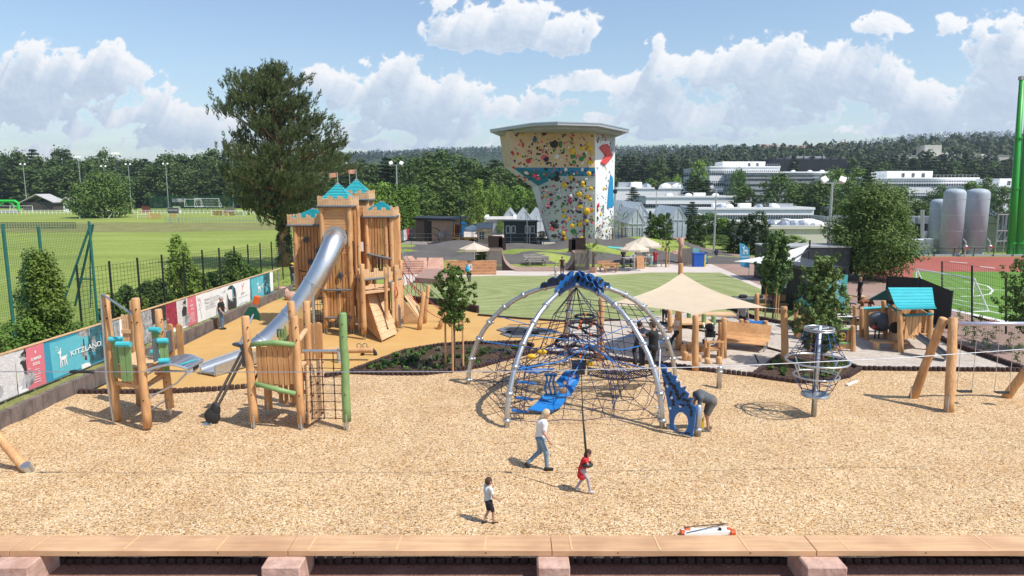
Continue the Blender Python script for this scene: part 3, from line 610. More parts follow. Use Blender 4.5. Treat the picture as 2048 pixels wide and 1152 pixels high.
def fawn(mb,O,ux,uy,s,mi=0,off=.004):
 for p in([(.16,.62),(.30,.62),(.40,.74),(.42,.86),(.30,.96),(.20,.88)],[(-.02,.74),(.18,.76),(.22,.90),(.06,.86)],[(.26,.94),(.34,.92),(.44,1.08),(.36,1.12)],[(.18,.30),(.34,.24),(.34,.66),(.20,.66)],[(.18,.20),(.86,.16),(.94,.36),(.80,.46),(.30,.42)],[(.20,.24),(.30,.24),(.24,-.35),(.17,-.35)],[(.32,.24),(.42,.22),(.44,-.32),(.37,-.32)],[(.66,.22),(.76,.2),(.72,-.34),(.65,-.34)],[(.78,.22),(.90,.26),(.98,-.30),(.91,-.32)],[(.86,.38),(.94,.34),(1.02,.44),(.96,.50)]):
  shape_into(mb,p,O,ux,uy,s,mi,off)
TXW=mat('lettering_white',(.82,.83,.83),.6,var=.02)
# ---- buildings beyond ----
WALLW=mat('white_facade',(.90,.89,.87),.7,var=.03,scale=.6,dirt=((.80,.79,.77),.35,.3))
WALLG=mat('grey_facade',(.36,.37,.37),.7,var=.12,scale=.5)
WALLC=mat('cream_facade',(.60,.57,.50),.8,var=.07,scale=.7)
ROOFG=mat('gravel_roof',(.42,.41,.40),.9,var=.2,scale=1.2)
GLS=mat('window_glass',(.03,.04,.05),.12,var=.4,scale=1,spec=.8)
GREENG=mat('greenhouse_glass',(.46,.52,.55),.25,var=.15,scale=1.2,spec=.6)
SILV=mat('silver_tank',(.36,.42,.47),.6,0.0,var=.1,scale=1.5,stretch=(1,1,.4),bump=.05)
def block(name,lab,u0,u1,vt,Y,depth,wallm,zb=0.0,storeys=(),roofm=None,skew=0.0,cat='building',extra=None,side=True):
 a=D(u0,vt,Y);b=D(u1,vt,Y);z1=a.z;x0,x1=a.x,b.x
 r=thing(name,lab,cat,((x0+x1)/2,Y,zb));w=MB()
 def P_(x,y,z):return(x,Y+y+skew*(x-x0),z)
 w.add([P_(x0,0,zb),P_(x1,0,zb),P_(x1,depth,zb),P_(x0,depth,zb),P_(x0,0,z1),P_(x1,0,z1),P_(x1,depth,z1),P_(x0,depth,z1)],[(0,1,5,4),(1,2,6,5),(2,3,7,6),(3,0,4,7),(4,5,6,7)])
 w.build('wall',wallm,r)
 rf=MB();t=.35
 for(xa,ya,xb,yb)in((x0,0,x1,0),(x1,0,x1,depth),(x0,0,x0,depth)):
  rf.beam(P_(xa,ya,z1+.1),P_(xb,yb,z1+.1),.5,.45)
 rf.build('roof_edge',WALLW if wallm in(WALLW,WALLG)else wallm,r)
 for(va,vb,n,gap)in storeys:
  za=D(u0,va,Y).z;zc=D(u0,vb,Y).z;W_=(x1-x0)/n
  if n<=14:
   for i in range(n):
    m=MB();xa=x0+W_*(i+gap/2);xb=x0+W_*(i+1-gap/2)
    m.beam(P_(xa,-.03,(za+zc)/2),P_(xb,-.03,(za+zc)/2),.16,za-zc);m.build('window',GLS,r)
  else:
   m=MB()
   for i in range(n):
    xa=x0+W_*(i+gap/2);xb=x0+W_*(i+1-gap/2);m.beam(P_(xa,-.03,(za+zc)/2),P_(xb,-.03,(za+zc)/2),.16,za-zc)
   m.build('window_band',GLS,r)
   if side and x0>0:
    m=MB();ns=max(2,int(depth/3))
    for i in range(ns):
     m.beam((x0-.03,Y+depth*(i+gap/2)/ns,(za+zc)/2),(x0-.03,Y+depth*(i+1-gap/2)/ns,(za+zc)/2),.16,za-zc)
    m.build('window_band',GLS,r)
 if extra:extra(r,x0,x1,z1,Y)
 return r
def penth(u0,u1,vt,vb,dy=5,wins=2):
 def f(r,x0,x1,z1,Y):
  a=D(u0,vt,Y+dy);b=D(u1,vt,Y+dy);m=MB();m.box(((a.x+b.x)/2,Y+dy+5,(z1+a.z)/2),(b.x-a.x,10,a.z-z1));p=m.build('roof_storey',WALLW,r)
  for i in range(wins):
   m=MB();m.box((b.x-3-i*3.2,Y+dy-.04,(z1+a.z)/2-.1),(.9,.1,1.2));m.build('window',GLS,p)
  m=MB()
  for i in range(30):
   x=x0+(x1-x0)*i/29;m.beam((x,Y+.6,z1),(x,Y+.6,z1+1.1),.07,.07)
  m.beam((x0,Y+.6,z1+1.1),(x1,Y+.6,z1+1.1),.08,.08);m.build('railing',STEEL,r)
 return f
def roofbits(n,seed,s=1.0):
 def f(r,x0,x1,z1,Y):
  q=random.Random(seed)
  for i in range(n):
   x=q.uniform(x0+2,x1-2);m=MB()
   if q.random()<.5:m.box((x,Y+q.uniform(3,7),z1+.55*s),(q.uniform(1.5,3)*s,1.6*s,1.0*s))
   else:m.lathe([(1.0*s,0),(.9*s,.35*s),(.5*s,.65*s),(.02,.75*s)],(x,Y+q.uniform(2,6),z1+.2),8)
   m.build('roof_light',WALLW if q.random()<.7 else STEEL,r)
 return f
block('office_building','white four storey office block with a white penthouse behind the tall trees',1420,1560,334,260,40,WALLW,storeys=[(341,344,34,.5),(345,350,34,.3),(362,364,34,.5),(366,372,34,.3),(384,392,34,.3)],extra=penth(1446,1531,323,334))
block('office_wing','grey office wing with rows of small windows behind the broad dark trees',1492,1668,345,236,30,WALLG,storeys=[(350,353,60,.35),(357,361,60,.35),(368,372,60,.35),(379,383,60,.35),(390,394,60,.35)],extra=roofbits(3,2))
def pleats(r,x0,x1,z1,Y):
 m=MB()
 for i in range(70):
  x=x0+(x1-x0)*i/69;m.beam((x,Y-.5,z1-6),(x,Y-.5,z1-.2+(1.5 if i%9==0 else 0)),.35,.5)
 m.build('cladding_fin',ANTH,r)
 m=MB();m.box(((x0+x1)/2+2,Y+12,z1+.8),((x1-x0)*.5,8,1.6));m.build('roof_storey',WALLG,r)
block('dark_clad_building','dark building with vertical fins and scaffold poles below the orange crane jib',1551,1692,318,300,30,mat('dark_clad',(.10,.10,.115),.6,var=.3),extra=pleats)
block('office_block','white office block with two window rows and a penthouse above the rounded green tree',1738,1958,357,215,40,WALLW,storeys=[(362,364,44,.4),(367,373,44,.25),(386,388,44,.4),(391,397,44,.25)],extra=penth(1775,1866,342,357,wins=3))
block('office_side_wing','left wing of the white office block seen at a slant behind the floodlight',1668,1740,356,222,30,WALLW,storeys=[(368,374,26,.3),(389,397,26,.3)])
block('white_block','white building with a railing behind the second silver tank and green masts',1996,2110,374,190,30,WALLW,storeys=[(384,387,26,.4),(400,407,26,.3)],extra=penth(2000,2040,357,374,wins=1))
block('long_flat_building','long white single storey building with a dark window strip behind the greenhouses',1292,1479,394,170,16,WALLW,storeys=[(408,415,40,.15)],extra=roofbits(5,3))
block('rear_flat_building','rear white flat building with big rooftop fans left of the office block',1232,1392,377,200,16,WALLW,extra=roofbits(7,4,1.8))
block('front_flat_building','nearest long white building with a window strip and skylights behind the clipped conifers',1395,1628,418,140,14,WALLW,storeys=[(430,433,46,.3),(434,438,46,.4)],extra=roofbits(9,5))
block('pale_flat_building','pale cream flat roofed building with skylights behind the white sail and black containers',1536,1700,456,88,22,WALLC,storeys=[],extra=roofbits(14,6,.9))
m=MB();a=D(1536,452,89.5)
block('roof_plant','grey metal cooling box on the roof left of the big leafy tree',1652,1700,437,104,5,STEEL,zb=2.2,cat='plant unit')
def hillb(r,x0,x1,z1,Y):
 for(u0,u1,vt)in((1850,1884,290),(1884,1925,305),(1925,1975,308)):
  a=D(u0,vt,Y+4);b=D(u1,vt,Y+4);mm=MB();mm.box(((a.x+b.x)/2,Y+9,(z1+a.z)/2-3),(b.x-a.x,10,a.z-z1+6));mm.build('roof_storey',WALLC,r)
block('hillside_building','large pale building with a tower block high on the wooded hillside',1791,2020,312,480,30,WALLC,zb=0,extra=hillb)
cr_=thing('tower_crane','orange lattice tower crane jib standing out before the wooded hills','crane',(D(1680,300,600).x,600,0));OR=mat('crane_orange',(.45,.17,.06),.6)
m=MB();a=D(1515,293,600);b=D(1680,298,600)
for k,(dy,dz)in enumerate(((0,0),(1.2,0),(.6,1.8))):m.beam(a+V((0,dy,dz)),b+V((0,dy,dz)),.25,.25)
for i in range(40):
 p=a.lerp(b,i/40);p2=a.lerp(b,(i+1)/40);m.beam(p,p2+V((0,.6,1.8)),.15,.15);m.beam(p+V((0,.6,1.8)),p2,.15,.15)
m.build('jib',OR,cr_)
m=MB();e=D(1690,299,600);m.beam((e.x,600,0),e,1.4,1.4);m.beam(e,D(1690,278,600),.5,.5);m.build('mast',OR,cr_)
m=MB();m.box(D(1700,298,600),(8,2,1.6));m.build('counterweight',WALLW,cr_)
m=MB();m.tube([D(1690,279,600),D(1620,297,600)],.12,4);m.build('cable',DARK,cr_)
FRM=mat('greenhouse_frame',(.55,.58,.60),.5,.3)
def greenhouse(lab,u0,u1,ve,vr,Y,depth,n,yaw=0):
 a=D(u0,ve,Y);b=D(u1,ve,Y);zr=D(u0,vr,Y).z;W_=(b.x-a.x)/n;r=thing('greenhouse',lab,'greenhouse',((a.x+b.x)/2,Y,0),group=None)
 gl=MB();fr=MB()
 for i in range(n):
  x0=a.x+W_*i;x1=x0+W_;xm=(x0+x1)/2
  gl.add([(x0,Y,0),(x1,Y,0),(x1,Y,a.z),(xm,Y,zr),(x0,Y,a.z),(x0,Y+depth,0),(x1,Y+depth,0),(x1,Y+depth,a.z),(xm,Y+depth,zr),(x0,Y+depth,a.z)],[(0,1,2,3,4),(4,3,8,9),(3,2,7,8),(0,4,9,5),(1,6,7,2)])
  for k in range(int(W_/.7)+1):
   x=x0+.03+k*.7
   if x<x1:fr.beam((x,Y-.04,0),(x,Y-.04,a.z+(zr-a.z)*(1-abs(x-xm)/(W_/2))),.07,.07)
  for(p,q_)in(((x0,a.z),(xm,zr)),((xm,zr),(x1,a.z)),((x0,a.z),(x1,a.z))):fr.beam((p[0],Y-.05,p[1]),(q_[0],Y-.05,q_[1]),.1,.1)
  for k in range(int(depth/1.2)):
   y=Y+k*1.2
   for s in(x0,x1):fr.beam((s,y,a.z+.04),(xm,y,zr+.04),.06,.06)
 gl.build('glazing',GREENG,r);fr.build('frame',FRM,r);return r
greenhouse('greenhouse with four pointed bays left of the climbing tower',1005,1095,440,421,118,22,3)
greenhouse('large greenhouse right of the climbing tower behind the palm',1222,1300,432,405,112,26,2)
greenhouse('pointed glass house beside the clipped conifers',1256,1292,448,418,98,16,1)
greenhouse('glass house seen between the conifer columns',1338,1374,440,414,104,14,1)
block('grey_annex','low grey building with a sloping roof left of the greenhouses',972,1030,437,112,8,WALLG)
def tank(lab,u0,u1,vt,Y,piped=False):
 a=D(u0,vt,Y);b=D(u1,vt,Y);R_=(b.x-a.x)/2;c=((a.x+b.x)/2,Y+R_,0);H=a.z;r=thing('storage_tank',lab,'tank',c,group='silver storage tanks')
 m=MB();m.lathe([(R_,.5),(R_,H-R_*.55),(R_*.97,H-R_*.36),(R_*.8,H-R_*.14),(R_*.5,H-.04),(.03,H)],c,32);m.build('shell',SILV,r,smooth=True)
 m=MB()
 for k in range(4):m.lathe([(R_+.012,1+k*(H-2.2)/3),(R_+.012,1.05+k*(H-2.2)/3)],c,32,open_=True)
 m.build('weld_band',STEEL,r)
 m=MB();m.lathe([(R_*.9,0),(R_*.9,.5)],c,24);m.build('skirt',WALLG,r)
 m=MB();x=c[0]+R_*.75;m.tube([(x,Y-.25,0),(x,Y-.25,1.6),(x,Y+.3,1.9)],.09,8);m.sph((x,Y-.3,1.0),.28);m.build('valve',STEEL,r)
 m=MB();m.cyl((x,Y-.6,1.0),(x,Y-.45,1.0),.14);m.build('hand_wheel',mat('valve_red',(.5,.03,.02),.5),r)
 return r
tank('front left silver storage tank with domed top beside the running track',1904,1944,377,76)
tank('right silver storage tank with domed top nearest the green masts',1951,1993,377,76.5)
tank('smaller silver storage tank standing behind the two tall ones',1874,1908,398,82)
r=thing('cooling_plant','dark cooling machinery with white fans left of the silver tanks','machinery',(D(1835,480,84).x,84,0))
m=MB();a=D(1800,448,84);b=D(1872,448,84);m.box(((a.x+b.x)/2,86,a.z/2),(b.x-a.x,3,a.z));m.build('housing',ANTH,r)
for k in range(3):m=MB();m.lathe([(.85,0),(.8,.9),(.7,.9)],(a.x+.9+k*1.45,85.4,a.z),14);m.build('fan',STEEL,r)
for k in range(2):m=MB();x=a.x+1+k*2.3;m.sph((x,84.1,1.9),(.55,.4,.45));m.cyl((x,84.1,0),(x,84.1,1.6),.3);m.build('pump',WALLW,r)
m=MB()
for k in range(6):m.tube([(a.x+k*.9,83.8,.2),(a.x+k*.9,83.8,1.2),(b.x+.8,83.8,1.2)],.06,6)
m.tube([D(1844,505,82.5),D(1845,420,82.5)],.22,8);m.build('pipe',STEEL,r)
r=thing('metal_shed','white corrugated metal shed with a door in front of the cooling machinery','shed',(D(1862,505,79).x,79,0));a=D(1835,480,79);b=D(1892,480,79)
m=MB();n=44
for k in range(n):x=a.x+(b.x-a.x)*(k+.5)/n;m.box((x,79+(.0 if k%2 else .05),a.z/2),((b.x-a.x)/n,.08,a.z))
m.box(((a.x+b.x)/2,80.6,a.z/2),(b.x-a.x,3,a.z-.1));m.build('wall',WALLW,r)
m=MB();m.box((D(1871,490,79).x,78.9,.85),(.75,.06,1.7));d_=m.build('door',WALLC,r);m=MB();m.box((D(1871,490,79).x-.28,78.85,.9),(.05,.05,.2));m.build('handle',DARK,d_)
r=thing('pipe_rack','steel pipe rack with dark ducts behind the green masts','machinery',(D(2010,500,80).x,80,0));m=MB()
posts(r,'upright',[(V((D(1992+k*16,480,80).x,80,0)),V((D(1992+k*16,480,80).x,80,4.6)))for k in range(5)],STEEL,.08);posts(r,'brace',[(V((D(1992+k*16,480,80).x,80,1.0)),V((D(1992+k*16,480,80).x+.9,80,3.4)))for k in range(5)],STEEL,.05)
for z in(1.4,2.6,4.5):m.beam((D(1992,480,80).x,80,z),(D(2075,480,80).x,80,z),.12,.12)
m.build('frame',STEEL,r);m=MB()
for k in range(9):x=D(2000+k*7,480,81).x;m.cyl((x,81,.8),(x,81,4.4),.16)
m.build('duct',mat('duct_grey',(.2,.21,.23),.5,.4),r)
MG=mat('mast_green',(.03,.36,.04),.4,var=.08)
for(u0,u1,vt,lab)in((2021,2047,160,'tall bright green steel mast at the right edge, its top in view'),(2036,2072,120,'second bright green steel mast partly cut by the right edge')):
 a=D(u0,512,77);t_=D(u1+10,vt,77);r=thing('steel_mast',lab,'mast',(a.x,77,0));m=MB();q_=V((a.x-.8,77,t_.z));m.tube([(a.x,77,.1),(a.x-.32,77,t_.z*.4),q_],[.42,.36,.24],14);m.build('pole',MG,r,smooth=True)
 for z in(1.4,7.5,13):m=MB();x=a.x-.8*z/t_.z;m.lathe([(.46,-.06),(.46,.06)],(x,77,z),14);m.build('flange',MG,r)
 m=MB();m.tube([(a.x-.45,76.8,.2),(a.x-1.1,76.8,t_.z-.5)],.05,5)
 for k in range(40):z=.5+k*(t_.z-1)/40;x=a.x-.45-.65*z/t_.z;m.beam((x-.1,76.8,z),(x+.35,76.8,z),.03,.03)
 m.build('ladder',mat('ladder_green',(.02,.12,.03),.5),r)
 m=MB();m.box(q_+V((0,0,.2)),(.5,.5,.4));m.build('cap',WALLG,r)
r=thing('track_fence','long low grey kerb fence between running track and tank yard','fence',(50,76,0));m=MB()
for k in range(40):m.beam((34+k*2.2,76,0),(34+k*2.2,76,.9),.06,.06)
m.beam((34,76,.9),(122,76,.9),.05,.05);m.build('rail',ANTH,r)
m=MB();m.box((76,76.15,.1),(86,.2,.2));m.build('kerb',WALLG,r)
def flood(lab,u,vb,vt,Y,heads,s=1.0,grp=None,col=STEEL):
 b=D(u,vb,Y);t_=D(u,vt,Y);r=thing('floodlight',lab,'floodlight',(b.x,Y,0),group=grp);m=MB();m.tube([(0,0,0),(0,0,t_.z)],[.16*s,.08*s],8);m.build('pole',col,r,world=False)
 m=MB();m.beam((-.9*s,0,t_.z),(.9*s,0,t_.z),.1,.1);m.build('crossarm',col,r,world=False)
 for k in range(heads):
  m=MB();x=(-.7+1.4*k/max(1,heads-1))*s;m.box((x,-.15,t_.z+.25*s),(.46*s,.22*s,.44*s),R=Matrix.Rotation(-.5,3,'X')@Matrix.Rotation((.5 if x>0 else-.5),3,'Y'));m.build('lamp_head',WALLW if s>.8 else WALLG,r,world=False)
 return r
FG='floodlights of the sports field'
for(u,vb,vt,n,lab)in((55,418,330,2,'leftmost field floodlight pole before the dark wood'),(165,410,316,3,'second field floodlight from the left rising above the wood'),(213,400,334,2,'short field floodlight behind the lone green tree'),(239,400,310,4,'dark four lamp floodlight above the lone green tree'),(262,400,330,2,'pale field floodlight right above the lone green tree'),(337,410,329,2,'field floodlight standing free in the middle of the wood edge'),(467,412,345,2,'field floodlight left of the tall pine')):
 flood(lab,u,vb,vt,240,n,1.5 if n==4 else 1.1,col=ANTH if n==4 else STEEL)
flood('white twin floodlight above the green hedge row',794,380,330,112,2,1.2)
flood('tall thin floodlight pole behind the castle flags',700,380,328,150,2,.8)
flood('tall grey floodlight with two large white lamp heads before the broad dark trees',1655,515,366,72,2,1.35)
flood('slim grey lamp pole in front of the long white building',1427,515,378,76,1,.8)
def slamp(lab,u,vb,vt,col=STEEL):
 b=G(u,vb);t_=D(u,vt,b.y);r=thing('street_lamp',lab,'street lamp',b);m=MB();m.tube([(0,0,0),(0,0,t_.z)],[.09,.05],8);m.build('pole',col,r,world=False)
 m=MB();m.lathe([(.04,0),(.24,.1),(.28,.45),(.30,.5),(.05,.62)],(0,0,t_.z),12);m.build('lantern',ANTH,r,world=False)
slamp('black street lamp in front of the dark right end of the larch shed',922,490,410,BLACK);slamp('grey street lamp pole in front of the dark cabin',1054,494,417);slamp('slim street lamp right of the climbing tower',1310,487,380);slamp('thin street lamp in front of the greenhouse',1228,496,388)
def hut(name,lab,u0,u1,ve,vr,Y,wm_,rm_,depth=6,wins=2):
 a=D(u0,ve,Y);b=D(u1,ve,Y);zr=D(u0,vr,Y).z;r=thing(name,lab,'hut',((a.x+b.x)/2,Y,0));m=MB();x0,x1=a.x,b.x
 m.add([(x0,Y,0),(x1,Y,0),(x1,Y,a.z),(x0,Y,a.z),(x0,Y+depth,0),(x1,Y+depth,0),(x1,Y+depth,a.z),(x0,Y+depth,a.z)],[(0,1,2,3),(1,5,6,2),(0,3,7,4),(4,7,6,5)]);m.build('wall',wm_,r)
 m=MB();o=.7;xm=(x0+x1)/2;rr=[(x0-o,a.z-.1),(xm,zr),(x1+o,a.z-.1)]
 m.add([(p[0],Y-.8,p[1])for p in rr]+[(p[0],Y+depth+.5,p[1])for p in rr]+[(p[0],Y-.8,p[1]-.25)for p in rr]+[(p[0],Y+depth+.5,p[1]-.25)for p in rr],[(0,1,4,3),(1,2,5,4),(6,7,1,0),(7,8,2,1),(6,9,10,7),(7,10,11,8)]);m.build('roof',rm_,r)
 for i in range(wins):m=MB();m.box((x0+(x1-x0)*(i+.6)/(wins+.2),Y-.05,a.z*.5),(1.3,.1,1.1));m.build('window',GLS,r)
hut('clubhouse','long low white walled clubhouse under the trees at the left',45,106,404,388,232,mat('dark_boards',(.07,.06,.055),.8),ROOFG)
hut('clubhouse_annex','small white hut with a gable left of the lone field tree',126,142,404,394,225,WALLW,ROOFG,wins=1)
for(u0,u1,v0,v1,lab,mt)in((284,300,406,411,'low dugout with a red curved roof on the far touchline',mat('dugout_red',(.4,.12,.12),.5)),(348,362,405,411,'low white dugout left of the goal on the far touchline',WALLW),(449,469,407,415,'grey curved dugout shelter left of the pine',STEEL)):
 Y=215;a=D(u0,v1,Y);b=D(u1,v0,Y);r=thing('dugout',lab,'dugout',((a.x+b.x)/2,Y,0));m=MB();h=2.0
 m.add([(x,Y+(-1.2+1.2*math.cos(t*1.57))*1.0,h*math.sin(t*1.57))for t in(0,.25,.5,.75,1)for x in(a.x,b.x)],[(2*i,2*i+1,2*i+3,2*i+2)for i in range(4)]);m.box(((a.x+b.x)/2,Y-1.0,.3),(b.x-a.x,.3,.5));m.build('shell',mt,r)
NETG=mat('green_net',(.03,.16,.08),.8);NETR=mat('red_net',(.55,.08,.05),.8)
def goal(lab,P0,w,h,dep,rz,netm,frm=WHITE,tilt=0,dens=.5,r_=.06,group=None,bars=.018):
 r=thing('football_goal',lab,'goal',P0,rz,group=group);T_=Matrix.Rotation(tilt,3,'X')
 def q_(x,y,z):return T_@V((x,y,z))
 m=MB()
 for pts in([(-w/2,0,0),(-w/2,0,h),(w/2,0,h),(w/2,0,0)],[(-w/2,0,h),(-w/2,dep,0),(w/2,dep,0),(w/2,0,h)],[(-w/2,0,0),(-w/2,dep,0)],[(w/2,0,0),(w/2,dep,0)]):m.tube([q_(*p)for p in pts],r_,6)
 m.build('frame',frm,r,world=False);m=MB();n=int(w/dens);k=max(3,int(h/dens))
 for i in range(n+1):x=-w/2+w*i/n;m.tube([q_(x,0,h),q_(x,dep,0)],bars,3,caps=False)
 for j in range(k):t=j/k;m.tube([q_(-w/2,dep*t,h*(1-t)),q_(w/2,dep*t,h*(1-t))],bars,3,caps=False)
 for sx in(-1,1):
  for j in range(1,k):t=j/k;m.tube([q_(sx*w/2,0,h*(1-t)),q_(sx*w/2,dep*t,h*(1-t))],bars,3,caps=False)
 m.build('net',netm,r,world=False);return r
WN=mat('white_net',(.6,.6,.6),.8)
goal('overturned goal with a green net lying tilted before the lone field tree, left one',G(183,437),5,2.2,1.8,.5,NETG,tilt=-.9,dens=.35,bars=.05)
goal('overturned goal with a green net lying tilted before the lone field tree, right one',G(206,436),4.6,2.2,1.8,-.5,NETG,tilt=-.7,dens=.35,bars=.05)
goal('white goal with net on the far pitch, left of the pine',D(414,414,205),7.3,2.5,2,0,WN);goal('green netted goal left beside the white far goal',D(386,413,208),5,2.2,1.5,0,NETG,dens=.35)
goal('small red barrier frame standing on the field edge by the pine',G(447,431),5.5,1.3,.8,0,NETR,NETR,dens=.4,bars=.05);goal('small green net goal left of the red barrier',G(434,431),3.2,1.3,.8,0,NETG,dens=.3,bars=.03);goal('small green net goal right of the red barrier',G(472,431),4.2,1.2,.8,0,NETG,dens=.3,bars=.03)
goal('small red framed goal lying flat in the dry grass',G(309,437),2.6,1.3,.9,.5,NETR,NETR,tilt=-.5,dens=.4,bars=.04);goal('small grey framed goal lying in the dry grass left of the red one',G(288,437),2.8,1.3,.9,.6,WN,STEEL,tilt=-.7,dens=.5);goal('small red framed goal lying in the dry grass beside the scoreboard',G(346,434),2.4,1.2,.9,.4,NETR,STEEL,tilt=-.6,dens=.4,bars=.04)
goal('white framed goal lying on its side at the far left',G(42,424),6,2.2,2,.4,WN,tilt=-.5,dens=.6);goal('white framed goal half out of view at the far left edge',G(8,424),6,2.2,2,-.2,WN,tilt=-.5,dens=.6)
goal('white goal with net on the green football pitch',G(1882,610),5,2.05,1.2,-1.45,mat('grey_net',(.45,.48,.48),.8),dens=.25,r_=.05,bars=.008)
r=thing('green_frame_machine','bright green arched machine frame at the left edge of the far field','machine',D(14,418,210));m=MB();a=D(-10,402,210);b=D(36,402,210)
m.tube([(a.x,210,0),(a.x,210,a.z-.3),(a.x+1,210,a.z),(b.x-1,210,a.z),(b.x,210,a.z-.6),(b.x,210,.8)],.4,8);m.tube([(a.x,210,1.4),(a.x+3,210,a.z)],.2,6);m.tube([(b.x-3,210,a.z),(b.x,210,1.4)],.2,6);m.build('frame',mat('machine_green',(.03,.5,.06),.5),r)
m=MB();m.box(((a.x+b.x)/2,210,.5),(6,1.5,.8));m.build('base',WALLG,r)
r=thing('scoreboard','grey scoreboard box on the field edge','scoreboard',D(347,425,150));m=MB();a=D(336,416,150);b=D(357,427,150);m.box(((a.x+b.x)/2,150,(a.z+b.z)/2),(b.x-a.x,.4,a.z-b.z));m.build('panel',mat('board_dark',(.09,.09,.09),.5),r)
m=MB();m.box(((a.x+b.x)/2,150.1,a.z),(b.x-a.x+.3,.6,.15));m.cyl((a.x+.2,150.2,0),(a.x+.2,150.2,1.4),.08);m.cyl((b.x-.2,150.2,0),(b.x-.2,150.2,1.4),.08);m.build('frame',STEEL,r)
m=MB();text_into(m,'Heim',(a.x+.15,149.78,(a.z+b.z)/2),(1,0,0),(0,0,1),.35);text_into(m,'Gast',((a.x+b.x)/2+.15,149.78,(a.z+b.z)/2),(1,0,0),(0,0,1),.35);m.build('lettering',TXW,r)
def rail(lab,u0,u1,v,Y,h,mt,n,nr=2,name='field_railing'):
 a=D(u0,v,Y);b=D(u1,v,Y);r=thing(name,lab,'railing',((a.x+b.x)/2,Y,0));posts(r,'post',[((a.x+(b.x-a.x)*i/n,Y,0),(a.x+(b.x-a.x)*i/n,Y,h))for i in range(n+1)],mt,.045,5);m=MB()
 for k in range(nr):m.beam((a.x,Y,h-k*h/nr),(b.x,Y,h-k*h/nr),.06,.09)
 m.build('rail',mt,r)
rail('long white railing round the far sports pitch',-60,640,412,200,1.2,WALLW,90,2);rail('thin grey railing along the dry grass strip',330,560,430,150,1.1,STEEL,34);rail('low dark green fence across the left of the dry grass',-60,150,436,128,1.2,mat('fence_green',(.02,.09,.05),.6),40,4)
r=thing('ball_stop_net','tall dark green ball stop net in front of the wood','net',D(386,410,225));m=MB();a=D(299,392,225);b=D(470,392,225)
posts(r,'post',[((a.x+(b.x-a.x)*i/15,225,0),(a.x+(b.x-a.x)*i/15,225,a.z))for i in range(16)],mat('fence_green',(.02,.09,.05),.6),.07)
for i in range(90):x=a.x+(b.x-a.x)*i/89;m.beam((x,225,0),(x,225,a.z),.05,.05)
for i in range(18):z=a.z*(i+1)/18;m.beam((a.x,225,z),(b.x,225,z),.05,.05)
m.build('netting',mat('fence_green',(.02,.09,.05),.6),r)
m=MB();
for(u0,u1,v0,v1,lab)in((344,372,397,404,'wide sponsor board hanging on the green ball stop net'),(390,400,396,402,'small pale board hanging on the green ball stop net')):
 a=D(u0,v0,224.6);b=D(u1,v1,224.6);m=MB();m.box(((a.x+b.x)/2,224.6,(a.z+b.z)/2),(b.x-a.x,.1,a.z-b.z));tag(m.build('sponsor_board',mat('board_mixed',(.25,.26,.27),.6,var=.8,scale=.8),None),lab,'board')
